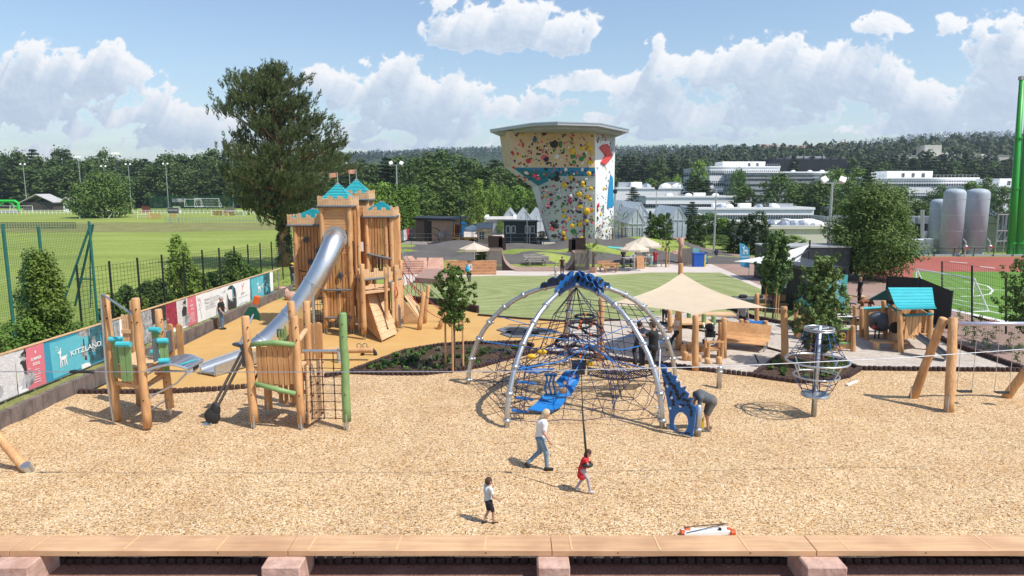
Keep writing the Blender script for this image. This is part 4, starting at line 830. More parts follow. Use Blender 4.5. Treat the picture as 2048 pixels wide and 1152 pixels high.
# ---- climbing tower ----
def climbing_tower():
 r=thing('climbing_tower','tall outdoor climbing tower with flat grey roof, beige, blue and white faces and coloured holds','climbing tower',(D(1150,490,88).x,88,0))
 BEI=mat('wall_beige',(.60,.44,.27),.8,var=.07,scale=.8,bump=.1);BLU=mat('wall_blue',(.02,.20,.36),.7,var=.1,scale=.8);GRW=mat('wall_grey',(.46,.49,.48),.8,var=.08,scale=.7,bump=.2,bscale=6);WHT=mat('wall_white',(.74,.75,.76),.75,var=.05);RED=mat('wall_red',(.62,.07,.06),.6);CY=mat('wall_cyan',(.015,.25,.48),.6)
 P_=lambda u,v,Y:D(u,v,Y)
 B3=P_(1016,262,84.5);C3=P_(1190,262,85);B2=P_(1024,335,84.5);C2=P_(1190,335,85);Cm=P_(1191,352,85.2);Mm=P_(1118,352,85.6);N1=P_(1076,372,87);C0=P_(1190,495,86.5);B0=P_(1105,495,87.6)
 A3=P_(999,268,91.5);A2=P_(1008,334,91.5);A1=P_(1064,374,93);A0=P_(1100,495,93)
 D3=P_(1231,262,90);D0=P_(1226,495,90.5);D2=P_(1229,350,90.2)
 E3=V((D3.x-2,97,D3.z));E0=V((D0.x-2,97,0));F3=V((A3.x+2,97,A3.z));F0=V((A0.x+1,97,0))
 faces={'beige':([B3,C3,C2,B2],BEI),'blue':([B2,C2,Cm,Mm,N1],BLU),'grey':([N1,Mm,Cm,C0,B0],GRW),'left_up':([A3,B3,B2,A2],BEI),'left_mid':([A2,B2,N1,A1],WHT),'left_low':([A1,N1,B0,A0],WHT),'right':([C3,D3,D2,D0,C0,Cm,C2],WHT)}
 for k,nm in(('beige','upper_panel'),('blue','overhang_panel'),('grey','lower_panel'),('left_up','side_panel'),('left_mid','side_panel'),('left_low','side_panel'),('right','side_panel')):
  m=MB();p,mt=faces[k]
  if k=='right':m.poly([C3,D3,D2,Cm,C2]);m.poly([Cm,D2,D0,C0])
  elif k=='grey':m.poly([N1,Mm,B0]);m.poly([Mm,Cm,C0,B0])
  elif k=='blue':m.poly([B2,Mm,N1]);m.poly([B2,C2,Cm,Mm])
  else:m.poly([p[0],p[1],p[2]]);m.poly([p[0],p[2],p[3]])
  m.build(nm,mt,r)
 m=MB()
 Fs=[V((p.x+1.8,96,p.z))for p in(A3,A2,A1,A0)]
 for p in([D3,E3,E0,D0],[E0,E3,Fs[0]],[E0,Fs[0],Fs[1]],[E0,Fs[1],Fs[2]],[E0,Fs[2],Fs[3]],[Fs[0],A3,A2,Fs[1]],[Fs[1],A2,A1,Fs[2]],[Fs[2],A1,A0,Fs[3]]):m.poly(p)
 m.build('rear_panel',GRW,r)
 zt=D(1120,251,80).z;zb=D(1120,260,80).z;q8=[(980,262,88),(1062,254,79.5),(1115,252,78),(1198,254,79.5),(1258,262,88)]
 top=[V((D(u,v,Y).x,Y,0))for u,v,Y in q8]+[V((D(1230,262,96).x,99,0)),V((D(1010,262,96).x,99,0))]
 m=MB();m.ext([p+V((0,0,zb+.38))for p in top],(0,0,zt-zb-.23));m.build('roof',mat('roof_grey',(.42,.44,.47),.5,.3,var=.08),r)
 m=MB();cx=sum((p for p in top),V())/7;m.ext([cx+(p-cx)*.90+V((0,0,zb+.05))for p in top],(0,0,.35));m.build('roof_soffit',WALLG,r)
 m=MB();m.ext([cx+(p-cx)*1.006+V((0,0,zt+.14))for p in top],(0,0,.12));m.build('roof_edge',STEEL,r)
 def onface(f,u,v,off):
  a,b,c=f[0],f[1],f[2];n=(b-a).cross(c-a).normalized();x,y,w=ray(u,v);d=V((x,y,w));o=V((0,0,CH));t=(a-o).dot(n)/d.dot(n);n=n if n.dot(d)<0 else-n
  return o+d*t+n*off,n
 RF=[C3,D3,D0]
 m=MB();pts=[(1203,290),(1212,288),(1222,312),(1207,330),(1199,325),(1209,311),(1197,296)]
 for tri in((0,1,5,6),(1,2,5),(2,3,4,5)):
  m.ext([onface(RF,*pts[i],.03)[0]for i in tri],onface(RF,1205,300,1)[1]*.25)
 m.build('volume',RED,r)
 m=MB();m.ext([onface(RF,*p,.02)[0]for p in((1220,350),(1224,355),(1226,412),(1213,416),(1216,375))],onface(RF,1205,300,1)[1]*.12);m.build('volume',CY,r)
 m=MB();m.poly([onface(RF,*p,.035)[0]for p in((1191,263),(1229,263),(1229,302),(1191,314))]);m.build('painted_panel',mat('wall_palegrey',(.42,.44,.45),.8),r)
 q=random.Random(77)
 HC={k:mat('hold_'+k,c,.5,var=.1)for k,c in dict(red=(.55,.03,.03),yellow=(.72,.45,.02),black=(.02,.02,.022),green=(.03,.20,.05),pink=(.75,.10,.16),white=(.7,.7,.7),blue=(.04,.12,.22),purple=(.10,.04,.16)).items()}
 FR=[B3,C3,C2];BL=[B2,C2,Cm];GY=[Mm,C0,B0];LB=[B2,Mm,N1];LL=[N1,B0,A0];LM=[A2,B2,N1]
 def hold(f,u,v,s,c,el=1.0,rz=0):
  s*=.62 if s>.25 else .8
  p,n=onface(f,u,v,s*.1);mb=MB();tx=V((0,0,1)).cross(n).normalized();ty=n.cross(tx);ca,sa=math.cos(rz),math.sin(rz)
  R_=Matrix((tx*ca+ty*sa,-tx*sa+ty*ca,n)).transposed();mb.sph(p,(s*el,s,s*.55),7,5,jit=.22,q=q,R=R_);return mb
 big=[]
 for(f,u,v,s,c,el,a)in((FR,1046,290,.55,'red',.4,0),(FR,1042,282,.4,'red',.4,.3),(FR,1026,307,.5,'red',.4,.1),(FR,1057,322,.55,'red',1,.6),(FR,1088,266,.6,'black',.8,0),(FR,1070,280,.5,'blue',.9,-.5),(FR,1108,289,.75,'black',1.1,.5),(FR,1121,289,.7,'green',.5,0),(FR,1128,301,.5,'green',.4,0),(FR,1092,318,.62,'black',.9,.7),(FR,1086,302,.5,'pink',.35,0),(FR,1089,315,.55,'pink',1.2,0),(FR,1113,313,.45,'white',1.2,.7),(FR,1145,300,.5,'yellow',1.2,0),(FR,1145,306,.5,'yellow',1.2,.2),(FR,1146,312,.5,'green',1.1,-.6),(FR,1148,324,.4,'green',1,-.5),(FR,1163,317,.5,'green',1.0,.5),(FR,1169,312,.45,'green',.6,.3),(FR,1165,297,.5,'yellow',1,0),(FR,1176,288,.5,'yellow',.6,0),(FR,1180,297,.62,'yellow',1,0),(FR,1183,305,.5,'yellow',.6,0),(FR,1143,286,.4,'green',.5,.3),(FR,1180,325,.45,'yellow',1.3,0),(FR,1178,331,.4,'white',.7,0),(LB,1069,350,.6,'pink',.9,-.7),(LB,1076,357,.5,'pink',1,-.7),(LB,1052,345,.5,'white',.8,.4),(LB,1092,338,.4,'black',.9,0),(BL,1115,347,.5,'black',.8,0),(GY,1114,357,.6,'black',1,0),(BL,1178,347,.5,'yellow',1,0),(BL,1131,339,.4,'white',.8,0),(BL,1164,339,.4,'white',.8,0),(GY,1129,370,.6,'yellow',1.1,-.3),(GY,1143,354,.4,'yellow',1,0),(GY,1165,366,.5,'yellow',.9,.3),(GY,1167,371,.4,'yellow',.9,0),(GY,1181,377,.45,'yellow',1.1,0),(GY,1158,388,.6,'yellow',1,0),(GY,1174,393,.4,'yellow',1.3,-.2),(GY,1180,399,.4,'yellow',1.2,-.2),(GY,1174,422,.82,'yellow',1,0),(GY,1160,413,.45,'yellow',1.3,-.5),(GY,1173,442,.4,'yellow',1.3,-.2),(GY,1160,448,.6,'yellow',.9,.2),(GY,1145,451,.5,'yellow',1.2,-.5),(GY,1138,438,.4,'yellow',.8,0),(GY,1130,420,.35,'yellow',1.3,0),(GY,1128,432,.4,'yellow',1.3,-.2),(GY,1127,466,.5,'yellow',.9,0),(GY,1131,476,.55,'yellow',.7,0),(GY,1131,484,.45,'yellow',.8,0),(GY,1152,481,.6,'yellow',1,0),(GY,1165,478,.75,'yellow',.9,0),(GY,1147,463,.6,'green',1.1,-.5),(GY,1124,412,.4,'green',.5,-.3),(GY,1117,395,.5,'green',.6,.2),(GY,1102,407,.5,'black',.7,0),(GY,1112,453,.6,'black',.9,.5),(GY,1105,447,.55,'black',.9,.6),(GY,1113,443,.4,'black',.8,0),(GY,1104,457,.6,'pink',.5,.3),(GY,1110,472,.5,'black',.9,-.4),(GY,1112,486,.4,'black',.8,0),(GY,1142,392,.4,'white',1.2,-.2),(GY,1101,389,.4,'black',.8,0),(GY,1170,434,.4,'purple',1,0),(GY,1176,376,.3,'white',1,0),(LL,1073,391,.55,'red',1,0),(LL,1072,400,.5,'black',1,0),(LL,1087,423,.5,'red',.7,.3),(LL,1084,396,.35,'red',.8,0),(LL,1094,468,.5,'red',.7,0),(LM,1028,335,.4,'red',1,0),(LM,1050,355,.5,'red',1,-.6),(RF,1195,411,.6,'red',.5,-.3),(RF,1195,420,.4,'red',.6,.3),(RF,1206,377,.5,'yellow',.8,0),(RF,1201,428,.4,'yellow',.9,0),(RF,1193,333,.6,'white',1,0),(RF,1211,338,.35,'yellow',.6,0),(RF,1198,475,.45,'white',1,0),(RF,1197,474,.2,'yellow',1,0),(RF,1205,270,.35,'red',.7,.5)):
  hold(f,u,v,s,c,el,a).build('hold',HC[c],r)
 cols=['black']*5+['red','green','white','blue','yellow','purple','black','pink']
 mats=[HC[k]for k in HC];idx={k:i for i,k in enumerate(HC)}
 st=MB()
 for(f,u0,v0,u1,v1,n)in((FR,1020,264,1188,333,190),(BL,1100,337,1189,350,30),(LB,1035,338,1100,362,40),(GY,1085,358,1189,490,300),(RF,1193,268,1225,488,230),(LL,1082,378,1101,480,60)):
  for _ in range(n):
   u=q.uniform(u0,u1);v=q.uniform(v0,v1)
   if f is GY and u<1078+(v-358)*.22:continue
   if f is LL and u<1073+(v-372)*.25:continue
   c=q.choice(cols if f is not LL else['red','black','pink','blue']);b=hold(f,u,v,q.uniform(.06,.19),c,q.uniform(.6,2),q.uniform(-1.5,1.5));st.add(b.v,b.f,idx[c])
 o=st.build('small_holds',mats,r);o['kind']='stuff'
 m=MB()
 for u in(1098,1125,1150):a=onface(GY,u,493,.6)[0];m.box((a.x,a.y-.8,.35),(1.7,1.2,.7))
 m.build('plinth',CONC,r)
 return onface,GY,FR
onface,TGY,TFR=climbing_tower()
m=MB();a=onface(TGY,1170,470,1.2)[0];m.tube([(a.x,a.y,0),(a.x,a.y,3.0)],.12,8);tag(m.build('belay_post',BLACK),'thin black post standing against the lower right of the climbing wall','post')
# ---- sheds and cabins of the middle distance ----
def vplanks(mb,a,b,z0,z1,n,th=.04,q=None,gap=.12,jit=0):
 a=V(a);b=V(b);d=(b-a)/n
 for i in range(n):
  p0=a+d*(i+gap/2);p1=a+d*(i+1-gap/2);j0=q.uniform(-jit,jit)if q else 0;j1=q.uniform(-jit,jit)if q else 0
  mb.beam(((p0.x),(p0.y),(z0+j0+z1+j1)/2),(p1.x,p1.y,(z0+j0+z1+j1)/2),th*(1 if i%2 else 1.25),(z1+j1)-(z0+j0))
def hplanks(mb,a,b,z0,z1,n,th=.04,gap=.1):
 a=V(a);b=V(b);h=(z1-z0)/n
 for i in range(n):
  z=z0+h*(i+.5);mb.beam((a.x,a.y,z),(b.x,b.y,z),th*(1 if i%2 else 1.2),h*(1-gap))
LARCHP=mat('pinkish_larch',(.46,.30,.215),.75,var=.2,scale=3,stretch=(8,8,.4),dirt=((.36,.22,.15),.8,.5))
x0=D(834,470,100).x;x1=D(907,470,96).x;r=thing('shed','pinkish larch clad shed with a flat dark roof and metal hoop','shed',((x0+x1)/2,97,0));zt=D(834,437,99).z;zt2=D(907,443,96).z
m=MB();vplanks(m,(x0,99),(x1,95.5),0,zt2+.1,46);m.build('front_wall',LARCHP,r);m=MB();vplanks(m,(x1,95.5),(x1+1.2,99.5),0,zt2,16);m.build('side_wall',LARCHP,r)
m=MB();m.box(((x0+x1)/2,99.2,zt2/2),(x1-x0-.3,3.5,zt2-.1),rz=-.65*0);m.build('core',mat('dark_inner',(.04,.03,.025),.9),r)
m=MB();m.ext([(x0-.3,98.4,zt2+.12),(x1+.35,94.8,zt2+.12),(x1+1.7,101,zt2+.2),(x0-.3,103.4,zt2+.2)],(0,0,.32));m.build('roof',ANTH,r)
m=MB();cx,cy,cz=D(866,468,97).x,97.0,0;m.tube([(cx+1.6*math.cos(t),cy-.3,2.0*math.sin(t))for t in[math.pi*i/14 for i in range(15)]],.05,6);m.tube([(cx+.9*math.cos(t),cy-.3,1.2*math.sin(t))for t in[math.pi*i/12 for i in range(13)]],.04,6);tag(m.build('bike_hoop',BLACK),'dark metal hoops leaning at the front of the larch shed','hoop')
p=D(884,468,95.8);m=MB();m.tube([(p.x+.36*math.cos(t),p.y-.1,p.z+.36*math.sin(t))for t in[6.283*i/14 for i in range(14)]],.11,6,closed=True);m.box((p.x,p.y,p.z),(.3,.05,.3));tag(m.build('life_ring',mat('ring_bw',(.35,.35,.36),.6,var=.8,scale=3)),'small black and white ring hanging on the larch shed front','ring')
def playhouse():
 a=D(955,478,92);b=D(984,478,92);zt=D(955,456,92).z;zr=D(955,447,93).z;x0,x1=a.x,b.x;r=thing('playhouse','small light timber playhouse with a grey shingle roof beside the dark cabin','playhouse',((x0+x1)/2,92,0))
 m=MB();hplanks(m,(x0,92),(x1,92),0,zt,12);hplanks(m,(x1,92),(x1,94),0,zt,12);hplanks(m,(x0,92),(x0,94),0,zt,12);m.build('wall',WOODL,r)
 m=MB();m.ext([(x0-.15,91.7,zt-.05),(x1+.15,91.7,zt-.05),(x1+.15,93,zr),(x0-.15,93,zr)],(0,0,.1));m.build('roof',WALLG,r)
 m=MB();vplanks(m,(x0-.1,93.05),(x1+.1,93.05),zr-.3,zr+.22,12,gap=.4);m.build('ridge_slats',mat('ridge_red',(.30,.17,.14),.7),r)
 m=MB();cx=x0+(x1-x0)*.3;m.box((cx,91.95,zt*.55),(.6,.08,.95));w=m.build('window',GLS,r);m=MB();m.box((cx,91.9,zt*.55),(.05,.08,.95));m.box((cx,91.89,zt*.55),(.6,.08,.05));m.build('glazing_bar',WHITE,w)
playhouse()
def cabin():
 a=D(1008,478,91);b=D(1074,478,91);zt=D(1008,444,91).z;r=thing('site_cabin','low anthracite cabin with white framed doors and windows left of the climbing tower','cabin',((a.x+b.x)/2,91,0))
 m=MB();m.box(((a.x+b.x)/2,92.6,zt/2),(b.x-a.x,3.2,zt));m.build('wall',ANTH,r);m=MB();m.box(((a.x+b.x)/2,92.5,zt+.06),(b.x-a.x+.3,3.6,.14));m.build('roof',BLACK,r)
 for u in(1016,1027,1054,1065):
  c=D(u,459,90.95);m=MB()
  for dx,dz,sx,sz in((-.24,0,.07,.95),(.24,0,.07,.95),(0,.47,.55,.07),(0,-.47,.55,.07)):m.box((c.x+dx,90.94,c.z+dz),(sx,.1,sz))
  w=m.build('window',WHITE,r);m=MB();m.box((c.x,90.97,c.z),(.44,.06,.88));m.build('pane',GLS,w)
 for u in(1021.5,1059.5):m=MB();c=D(u,459,90.95);m.box((c.x,90.95,zt*.42),(.06,.1,zt*.8));m.build('downpipe',WHITE,r)
cabin()
r=thing('mini_loader','small orange machine with a bright blue raised chute parked right of the larch shed','machine',D(928,477,93))
m=MB();a=D(922,470,93);m.box((a.x+.5,93,.6),(3.2,1.4,.6));m.build('chassis',mat('machine_orange',(.65,.28,.03),.5),r)
m=MB();m.beam(D(920,474,93),D(930,448,93),.5,.35);m.beam(D(930,448,93),D(926,446,92.5),.5,.35);m.build('chute',mat('chute_blue',(.03,.35,.75),.4),r)
for dx in(-.8,.3,1.5):
 m=MB();m.tube([(a.x+dx+.35*math.cos(t),92.2,.35+.35*math.sin(t))for t in[6.283*i/10 for i in range(10)]],.12,6,closed=True);m.box((a.x+dx,92.2,.35),(.3,.1,.3));m.build('wheel',DARK,r)
a=D(909,450,94);b=D(921,470,94);r=thing('storage_container','dark red open container between the larch shed and the blue chute','container',((a.x+b.x)/2,94,0));m=MB();m.box(((a.x+b.x)/2,95,a.z/2),(b.x-a.x,2,a.z));m.build('body',mat('dark_red',(.12,.02,.02),.6),r);m=MB();m.beam((a.x,93.8,0),(a.x,93.8,a.z+.1),.12,.12);m.beam((b.x,93.8,0),(b.x,93.8,a.z+.1),.12,.12);m.beam((a.x,93.8,1.1),(b.x,93.8,1.1),.1,.1);m.build('frame',mat('machine_orange',(.65,.28,.03),.5),r)
p=D(945,466,95);r=thing('tent_canopy','low white canopy behind the blue chute','canopy',(p.x,95,0));m=MB();m.lathe([(1.6,1.6),(1.5,1.9),(.1,2.5)],(p.x,95,0),4);m.build('roof',WHITE,r)
for k in range(4):m=MB();an=k*1.571;m.cyl((p.x+1.5*math.cos(an),95+1.5*math.sin(an),0),(p.x+1.5*math.cos(an),95+1.5*math.sin(an),1.7),.04);m.build('leg',STEEL,r)
a=G(795,489);b=G(835,476);cols=[(.6,.7,.72),(.12,.14,.16),(.55,.62,.63),(.65,.05,.07),(.5,.52,.5),(.1,.1,.1),(.3,.1,.12)]
for i,c in enumerate(cols):
 p0=a.lerp(b,i/7);p1=a.lerp(b,(i+1)/7-.005);m=MB();m.beam(p0+V((0,0,1.0)),p1+V((0,0,1.0)),.06,1.5)
 tag(m.build('small_banner',mat('banner_far%d'%i,c,.6,var=.5,scale=2.5)),'%s banner in the distant row beside the larch shed'%['pale teal','black','pale grey','bright red','light grey','second black','dark red'][i],'banner')
# ---- quarter pipe ramps ----
LATHG=mat('weathered_lath',(.17,.145,.125),.85,var=.3,scale=3,stretch=(9,9,.3));DBR=mat('dark_brown_steel',(.028,.014,.010),.7,var=.2);PLY=mat('ramp_ply',(.34,.23,.18),.6,var=.2,scale=2)
def ramp(lab,u0,u1,vb,vt,Y,dirx,ru,width=3.2):
 a=D(u0,vb,Y);b=D(u1,vb,Y);zt=D(u0,vt,Y).z;r=thing('quarter_pipe',lab,'ramp',((a.x+b.x)/2,Y,0));x0,x1=a.x,b.x;hz=zt-.5
 m=MB();vplanks(m,(x0,Y),(x1,Y),0,zt-.1,14,gap=.25);vplanks(m,(x0 if dirx>0 else x1,Y),(x0 if dirx>0 else x1,Y+width),0,zt,14,gap=.25);m.build('lath_wall',LATHG,r)
 xe=x1 if dirx>0 else x0;R_=abs(D(ru,vb,Y).x-xe);n=12;top=[(xe+dirx*R_*math.sin(t*math.pi/2*0+0)if 0 else xe+dirx*R_*t,hz*(1-math.sqrt(max(0,1-(1-t)**2))))for t in[i/n for i in range(n+1)]]
 m=MB();m.ext([(x,Y,max(z,.03))for x,z in top]+[(top[-1][0],Y,-.02),(xe,Y,-.02)],(0,.05,0));m.build('side_cheek',DBR,r);m=MB();m.ext([(x,Y+width,max(z,.03))for x,z in top]+[(top[-1][0],Y+width,-.02),(xe,Y+width,-.02)],(0,.05,0));m.build('side_cheek',DBR,r)
 m=MB();vs=[]
 for x,z in top:vs+=[(x,Y,z+.05),(x,Y+width,z+.05)]
 m.add(vs,[(2*i,2*i+1,2*i+3,2*i+2)for i in range(n)]);m.build('riding_surface',PLY,r)
 m=MB();m.box(((x0+x1)/2,Y+width/2,hz),(x1-x0,width,.1));m.build('platform',PLY,r)
 m=MB();m.box((xe-dirx*.02,Y+width,hz+.5),(.06 if 0 else(x1-x0)*.5,.06,1.2));m.box(((x0+x1)/2,Y+width,hz+.6),(x1-x0,.06,1.3));m.build('guard_panel',DBR,r)
ramp('quarter pipe ramp with grey lath walls, left of the picnic table',974,1004,541,493,62.5,1,1035);ramp('quarter pipe ramp with grey lath walls behind the blue net crown',1149,1178,541,497,62.5,-1,1124)
m=MB();a=D(1030,543,61.7);b=D(1130,543,61.7);m.box(((a.x+b.x)/2,63.6,.03),(b.x-a.x,3.4,.05));tag(m.build('ramp_deck',PLY),'flat timber riding deck between the two quarter pipes','deck')
def picnic(lab,u,v,rz,mt,s=1.0,w=2.2,name='picnic_table'):
 p=G(u,v);r=thing(name,lab,'picnic table',p,rz,scale=s)
 for i in range(4):m=MB();m.box((0,-.36+i*.24,.75),(w,.21,.05));m.build('table_board',mt,r,world=False)
 for sy in(-1,1):
  m=MB();m.box((0,sy*.85,.45),(w,.3,.06));st=m.build('seat',mt,r,world=False)
  m=MB();m.box((0,sy*1.05,.75),(w,.05,.14));m.box((0,sy*1.1,.93),(w,.05,.14));m.build('backrest',mt,r,world=False)
 for sx in(-1,1):
  m=MB();x=sx*w*.36;m.beam((x,-.35,.72),(x,-.75,0),.08,.1);m.beam((x,.35,.72),(x,.75,0),.08,.1);m.beam((x,-1.08,.40),(x,1.08,.40),.08,.08);m.beam((x,-1.12,.98),(x,-.98,.1),.07,.07);m.beam((x,1.12,.98),(x,.98,.1),.07,.07);m.build('leg_frame',mt,r,world=False)
GW_=mat('silver_timber',(.33,.30,.28),.85,var=.25,scale=3)
picnic('weathered grey picnic table with benches between the quarter pipes',1072,530,.15,GW_)
OW=mat('orange_timber',(.50,.26,.13),.6,var=.2,scale=3)
picnic('orange brown table with benches beside the palm',1216,543,.2,OW,.9,1.6)
def longtable():
 a=G(1245,536);b=G(1292,533);r=thing('long_counter','long wooden counter table with benches under the beige umbrellas','table',(a+b)/2);m=MB();m.beam(a+V((0,0,.95)),b+V((0,0,.95)),.7,.06);m.build('tabletop',GW_,r)
 for t in(.05,.5,.95):m=MB();c=a.lerp(b,t);m.box((c.x,c.y,.46),(.08,.6,.92));m.build('leg',GW_,r)
 m=MB();m.beam(a+V((0,-.8,.45)),b+V((0,-.8,.45)),.3,.05);m.build('seat',GW_,r)
longtable()
CNV=mat('cream_canvas',(.72,.62,.50),.8,var=.04,trans=.3)
def umbrella(lab,u,vb,vt,ve,wpx,grp=None):
 b=G(u,vb);zt=D(u,vt,b.y).z;ze=D(u,ve,b.y).z;R_=wpx/2*b.y/FPX;r=thing('parasol',lab,'umbrella',b);n=8;m=MB();vs=[]
 for k in range(n):an=2*math.pi*k/n+.2;vs.append((R_*math.cos(an),R_*math.sin(an),ze))
 mids=[]
 for k in range(n):an=2*math.pi*(k+.5)/n+.2;mids.append((R_*.90*math.cos(an),R_*.90*math.sin(an),ze-.02))
 allv=[(0,0,zt)]+vs+mids;fs=[]
 for k in range(n):fs+=[(0,1+k,1+n+k),(0,1+n+k,1+(k+1)%n)]
 m.add(allv,fs);m.add([(x,y,z)for x,y,z in vs]+[(x,y,z-.18)for x,y,z in vs],[(k,(k+1)%n,n+(k+1)%n,n+k)for k in range(n)]);m.build('canopy',CNV,r,world=False)
 m=MB()
 for x,y,z in vs:m.beam((0,0,zt-.25),(x*.98,y*.98,z-.05),.03,.03)
 m.build('ribs',GW_,r,world=False);m=MB();m.cyl((0,0,0),(0,0,zt+.08),.045,n=8);m.build('pole',WHITE,r,world=False);m=MB();m.box((0,0,.05),(1.0,1.0,.1));m.build('base',WALLG,r,world=False)
umbrella('single cream parasol beside the left quarter pipe',949,543,485,497,62);umbrella('nearer cream parasol over the long counter beside the palm',1268,541,485,498,62);umbrella('farther, larger cream parasol behind the other one',1286,528,473,490,78)
def palm(lab,u,vb,h,pot=True):
 b=G(u,vb);q=random.Random(int(u));r=thing('palm',lab,'palm',b);m=MB();m.tube([(0,0,.3),(.03,0,h*.5),(0,.02,h)],[.14,.11,.09],8);m.build('trunk',BARK,r,world=False);m=MB()
 for k in range(26):
  an=k*2.4;el=q.uniform(-.3,1.2);L=q.uniform(.8,1.15)*h*.5+.5;d=V((math.cos(an)*math.cos(el),math.sin(an)*math.cos(el),math.sin(el)))
  s=V((-math.sin(an),math.cos(an),0))
  for j in range(9):
   t=.35+j*.07;p0=V((0,0,h))+d*L*t-V((0,0,.25*t*t*L));e=p0+d*L*.28+s*(j-4)*.08*L-V((0,0,.1));w=s*.05;m.add([p0-w,p0+w,e],[(0,1,2)])
 m.build('fronds',LF['olive'],r,world=False)
 if pot:m=MB();m.lathe([(.28,0),(.4,.45),(.42,.5),(.3,.48)],(0,0,0),14);m.build('pot',SANDST,r,world=False)
palm('potted palm standing between the right quarter pipe and the orange table',1186,545,1.9);palm('dark palm at the right foot of the climbing tower',1224,497,2.6,False);palm('light palm left of the greenhouse fence',1243,492,3.2,False)
def slab(lab,pts,h,name='sandstone_slab'):
 c=sum((G(*p)for p in pts),V())/len(pts);r=MB();P0=[G(*p,.02)for p in pts];r.ext(P0,(0,0,h));o=r.build(name,SANDST,None,bevel=.05);return tag(o,lab,'stone')
def tiltslab(lab,u0,u1,vb,vt,Y):
 a=D(u0,vb,Y);b=D(u1,vb,Y);t=D(u0+4,vt,Y+1.6);t2=D(u1-2,vt,Y+1.6);m=MB();m.ext([a+V((0,0,.05)),b+V((0,0,.05)),V((t2.x,Y+1.5,t2.z)),V((t.x,Y+1.5,t.z))],(0,.35,-.1));return tag(m.build('sandstone_slab',SANDST,None,bevel=.05),lab,'stone')
tiltslab('left of the two big tilted sandstone slabs',829,855,546,515,62);tiltslab('right of the two big tilted sandstone slabs',853,888,545,515,62)
r=thing('stone_steps','flight of reddish sandstone steps with a handrail right of the castle','steps',G(810,548))
for k in range(6):a=D(797+k*1.5,548,60+k*.4);m=MB();m.box((a.x+1.1,60+k*.4,.09+k*.17),(2.3-k*.1,.5,.17));m.build('step',SANDST,r,bevel=.02)
m=MB();a=D(806,512,63);b=D(822,527,61);m.tube([V((a.x,63,.9)),V((a.x,63,1.9)),V((b.x,60.5,1.0)),V((b.x,60.5,0))],.035,6);m.build('handrail',STEEL,r)
for(u,v,s,lab)in((818,528,.55,'pale rounded boulder beside the steps'),(812,536,.5,'pinkish boulder under the pale one'),(826,540,.5,'brown boulder at the foot of the tilted slabs'),(563,590,.42,'pink boulder near the end of the banner wall'),(584,600,.4,'second pink boulder below the castle slide')):
 p=G(u,v);m=MB();m.sph((p.x,p.y,s*.6),(s*1.4,s,s*.9),9,6,jit=.12,q=rnd);tag(m.build('boulder',SANDST,None,smooth=True),lab,'boulder')
m=MB();P4=[G(830,566),G(886,570),G(905,548),G(850,547)];m.ext([p+V((0,0,.02))for p in P4],(0,0,.42));tag(m.build('timber_deck',mat('deck_pink',(.34,.21,.165),.7,var=.2,scale=2,stretch=(1,8,1))),'low pinkish timber deck in front of the tilted slabs','deck')
m=MB();a=G(905,549);
for k in range(5):m.box((a.x+1.6,a.y+k*.35,.1+k*.22),(4.5,.4,.2))
tag(m.build('tiered_bench',OW),'stepped brown timber seating behind the young tree','bench')
r=thing('yard_fence','thin wire mesh fence running across the yard in front of the climbing tower','fence',G(1010,497));ps=[]
for k in range(17):p=G(790+k*33,499);ps.append((p,p+V((0,0,2.0))))
posts(r,'post',ps,ANTH,.035);m=MB();
for z in(.1,.55,1.0,1.5,1.95):m.beam(ps[0][0]+V((0,0,z)),ps[-1][0]+V((0,0,z)),.015,.015)
m.build('wire',STEEL,r)
r=thing('mesh_fence','dark mesh fence in front of the greenhouse right of the tower','fence',G(1270,490));ps=[]
for k in range(8):p=G(1236+k*14,491+k*.6);ps.append((p,p+V((0,0,2.4))))
posts(r,'post',ps,BLACK,.05);m=MB()
for k in range(70):p=ps[0][0].lerp(ps[-1][0],k/69);m.beam(p,p+V((0,0,2.3)),.02,.02)
for z in(.1,1.2,2.3):m.beam(ps[0][0]+V((0,0,z)),ps[-1][0]+V((0,0,z)),.04,.04)
m.build('mesh',BLACK,r)
p0=G(1363,531);p1=G(1387,530);r=thing('timber_screen','weathered timber screen with tall slatted sides beside the blue bin','screen',(p0+p1)/2);zt=D(1363,497,p0.y).z
m=MB();vplanks(m,p0,p1,0,zt,12,gap=.15);m.build('slats',LATHG,r);m=MB();vplanks(m,p1,p1+V((.5,1.2,0)),0,zt,6,gap=.15);m.build('side_slats',LATHG,r)
m=MB();m.box((p1.x+.15,p1.y-.05,zt-.35),(.6,.04,.7));m.build('notice',mat('notice_teal',(.2,.45,.45),.6),r)
p=G(1376,510);m=MB();m.sph((p.x-.1,p0.y-.3,1.35),(.22,.15,.33),8,6,jit=.1,q=rnd);tag(m.build('bag',mat('purple_bag',(.03,.02,.07),.7)),'small dark purple bag hanging on the timber screen','bag')
p=G(1396,533);r=thing('recycling_bin','blue and yellow recycling bin beside the timber screen','bin',p);h=1.25
m=MB();m.box((p.x,p.y,h/2),(1.0,.8,h));m.build('body',mat('bin_blue',(.02,.10,.42),.4),r);m=MB();m.box((p.x+.55,p.y,h/2-.02),(.14,.82,h-.02));m.build('yellow_side',mat('bin_yellow',(.65,.5,.02),.4),r);m=MB();m.box((p.x+.03,p.y,h+.04),(1.2,.86,.1));m.build('lid',mat('bin_blue',(.02,.10,.42),.4),r)
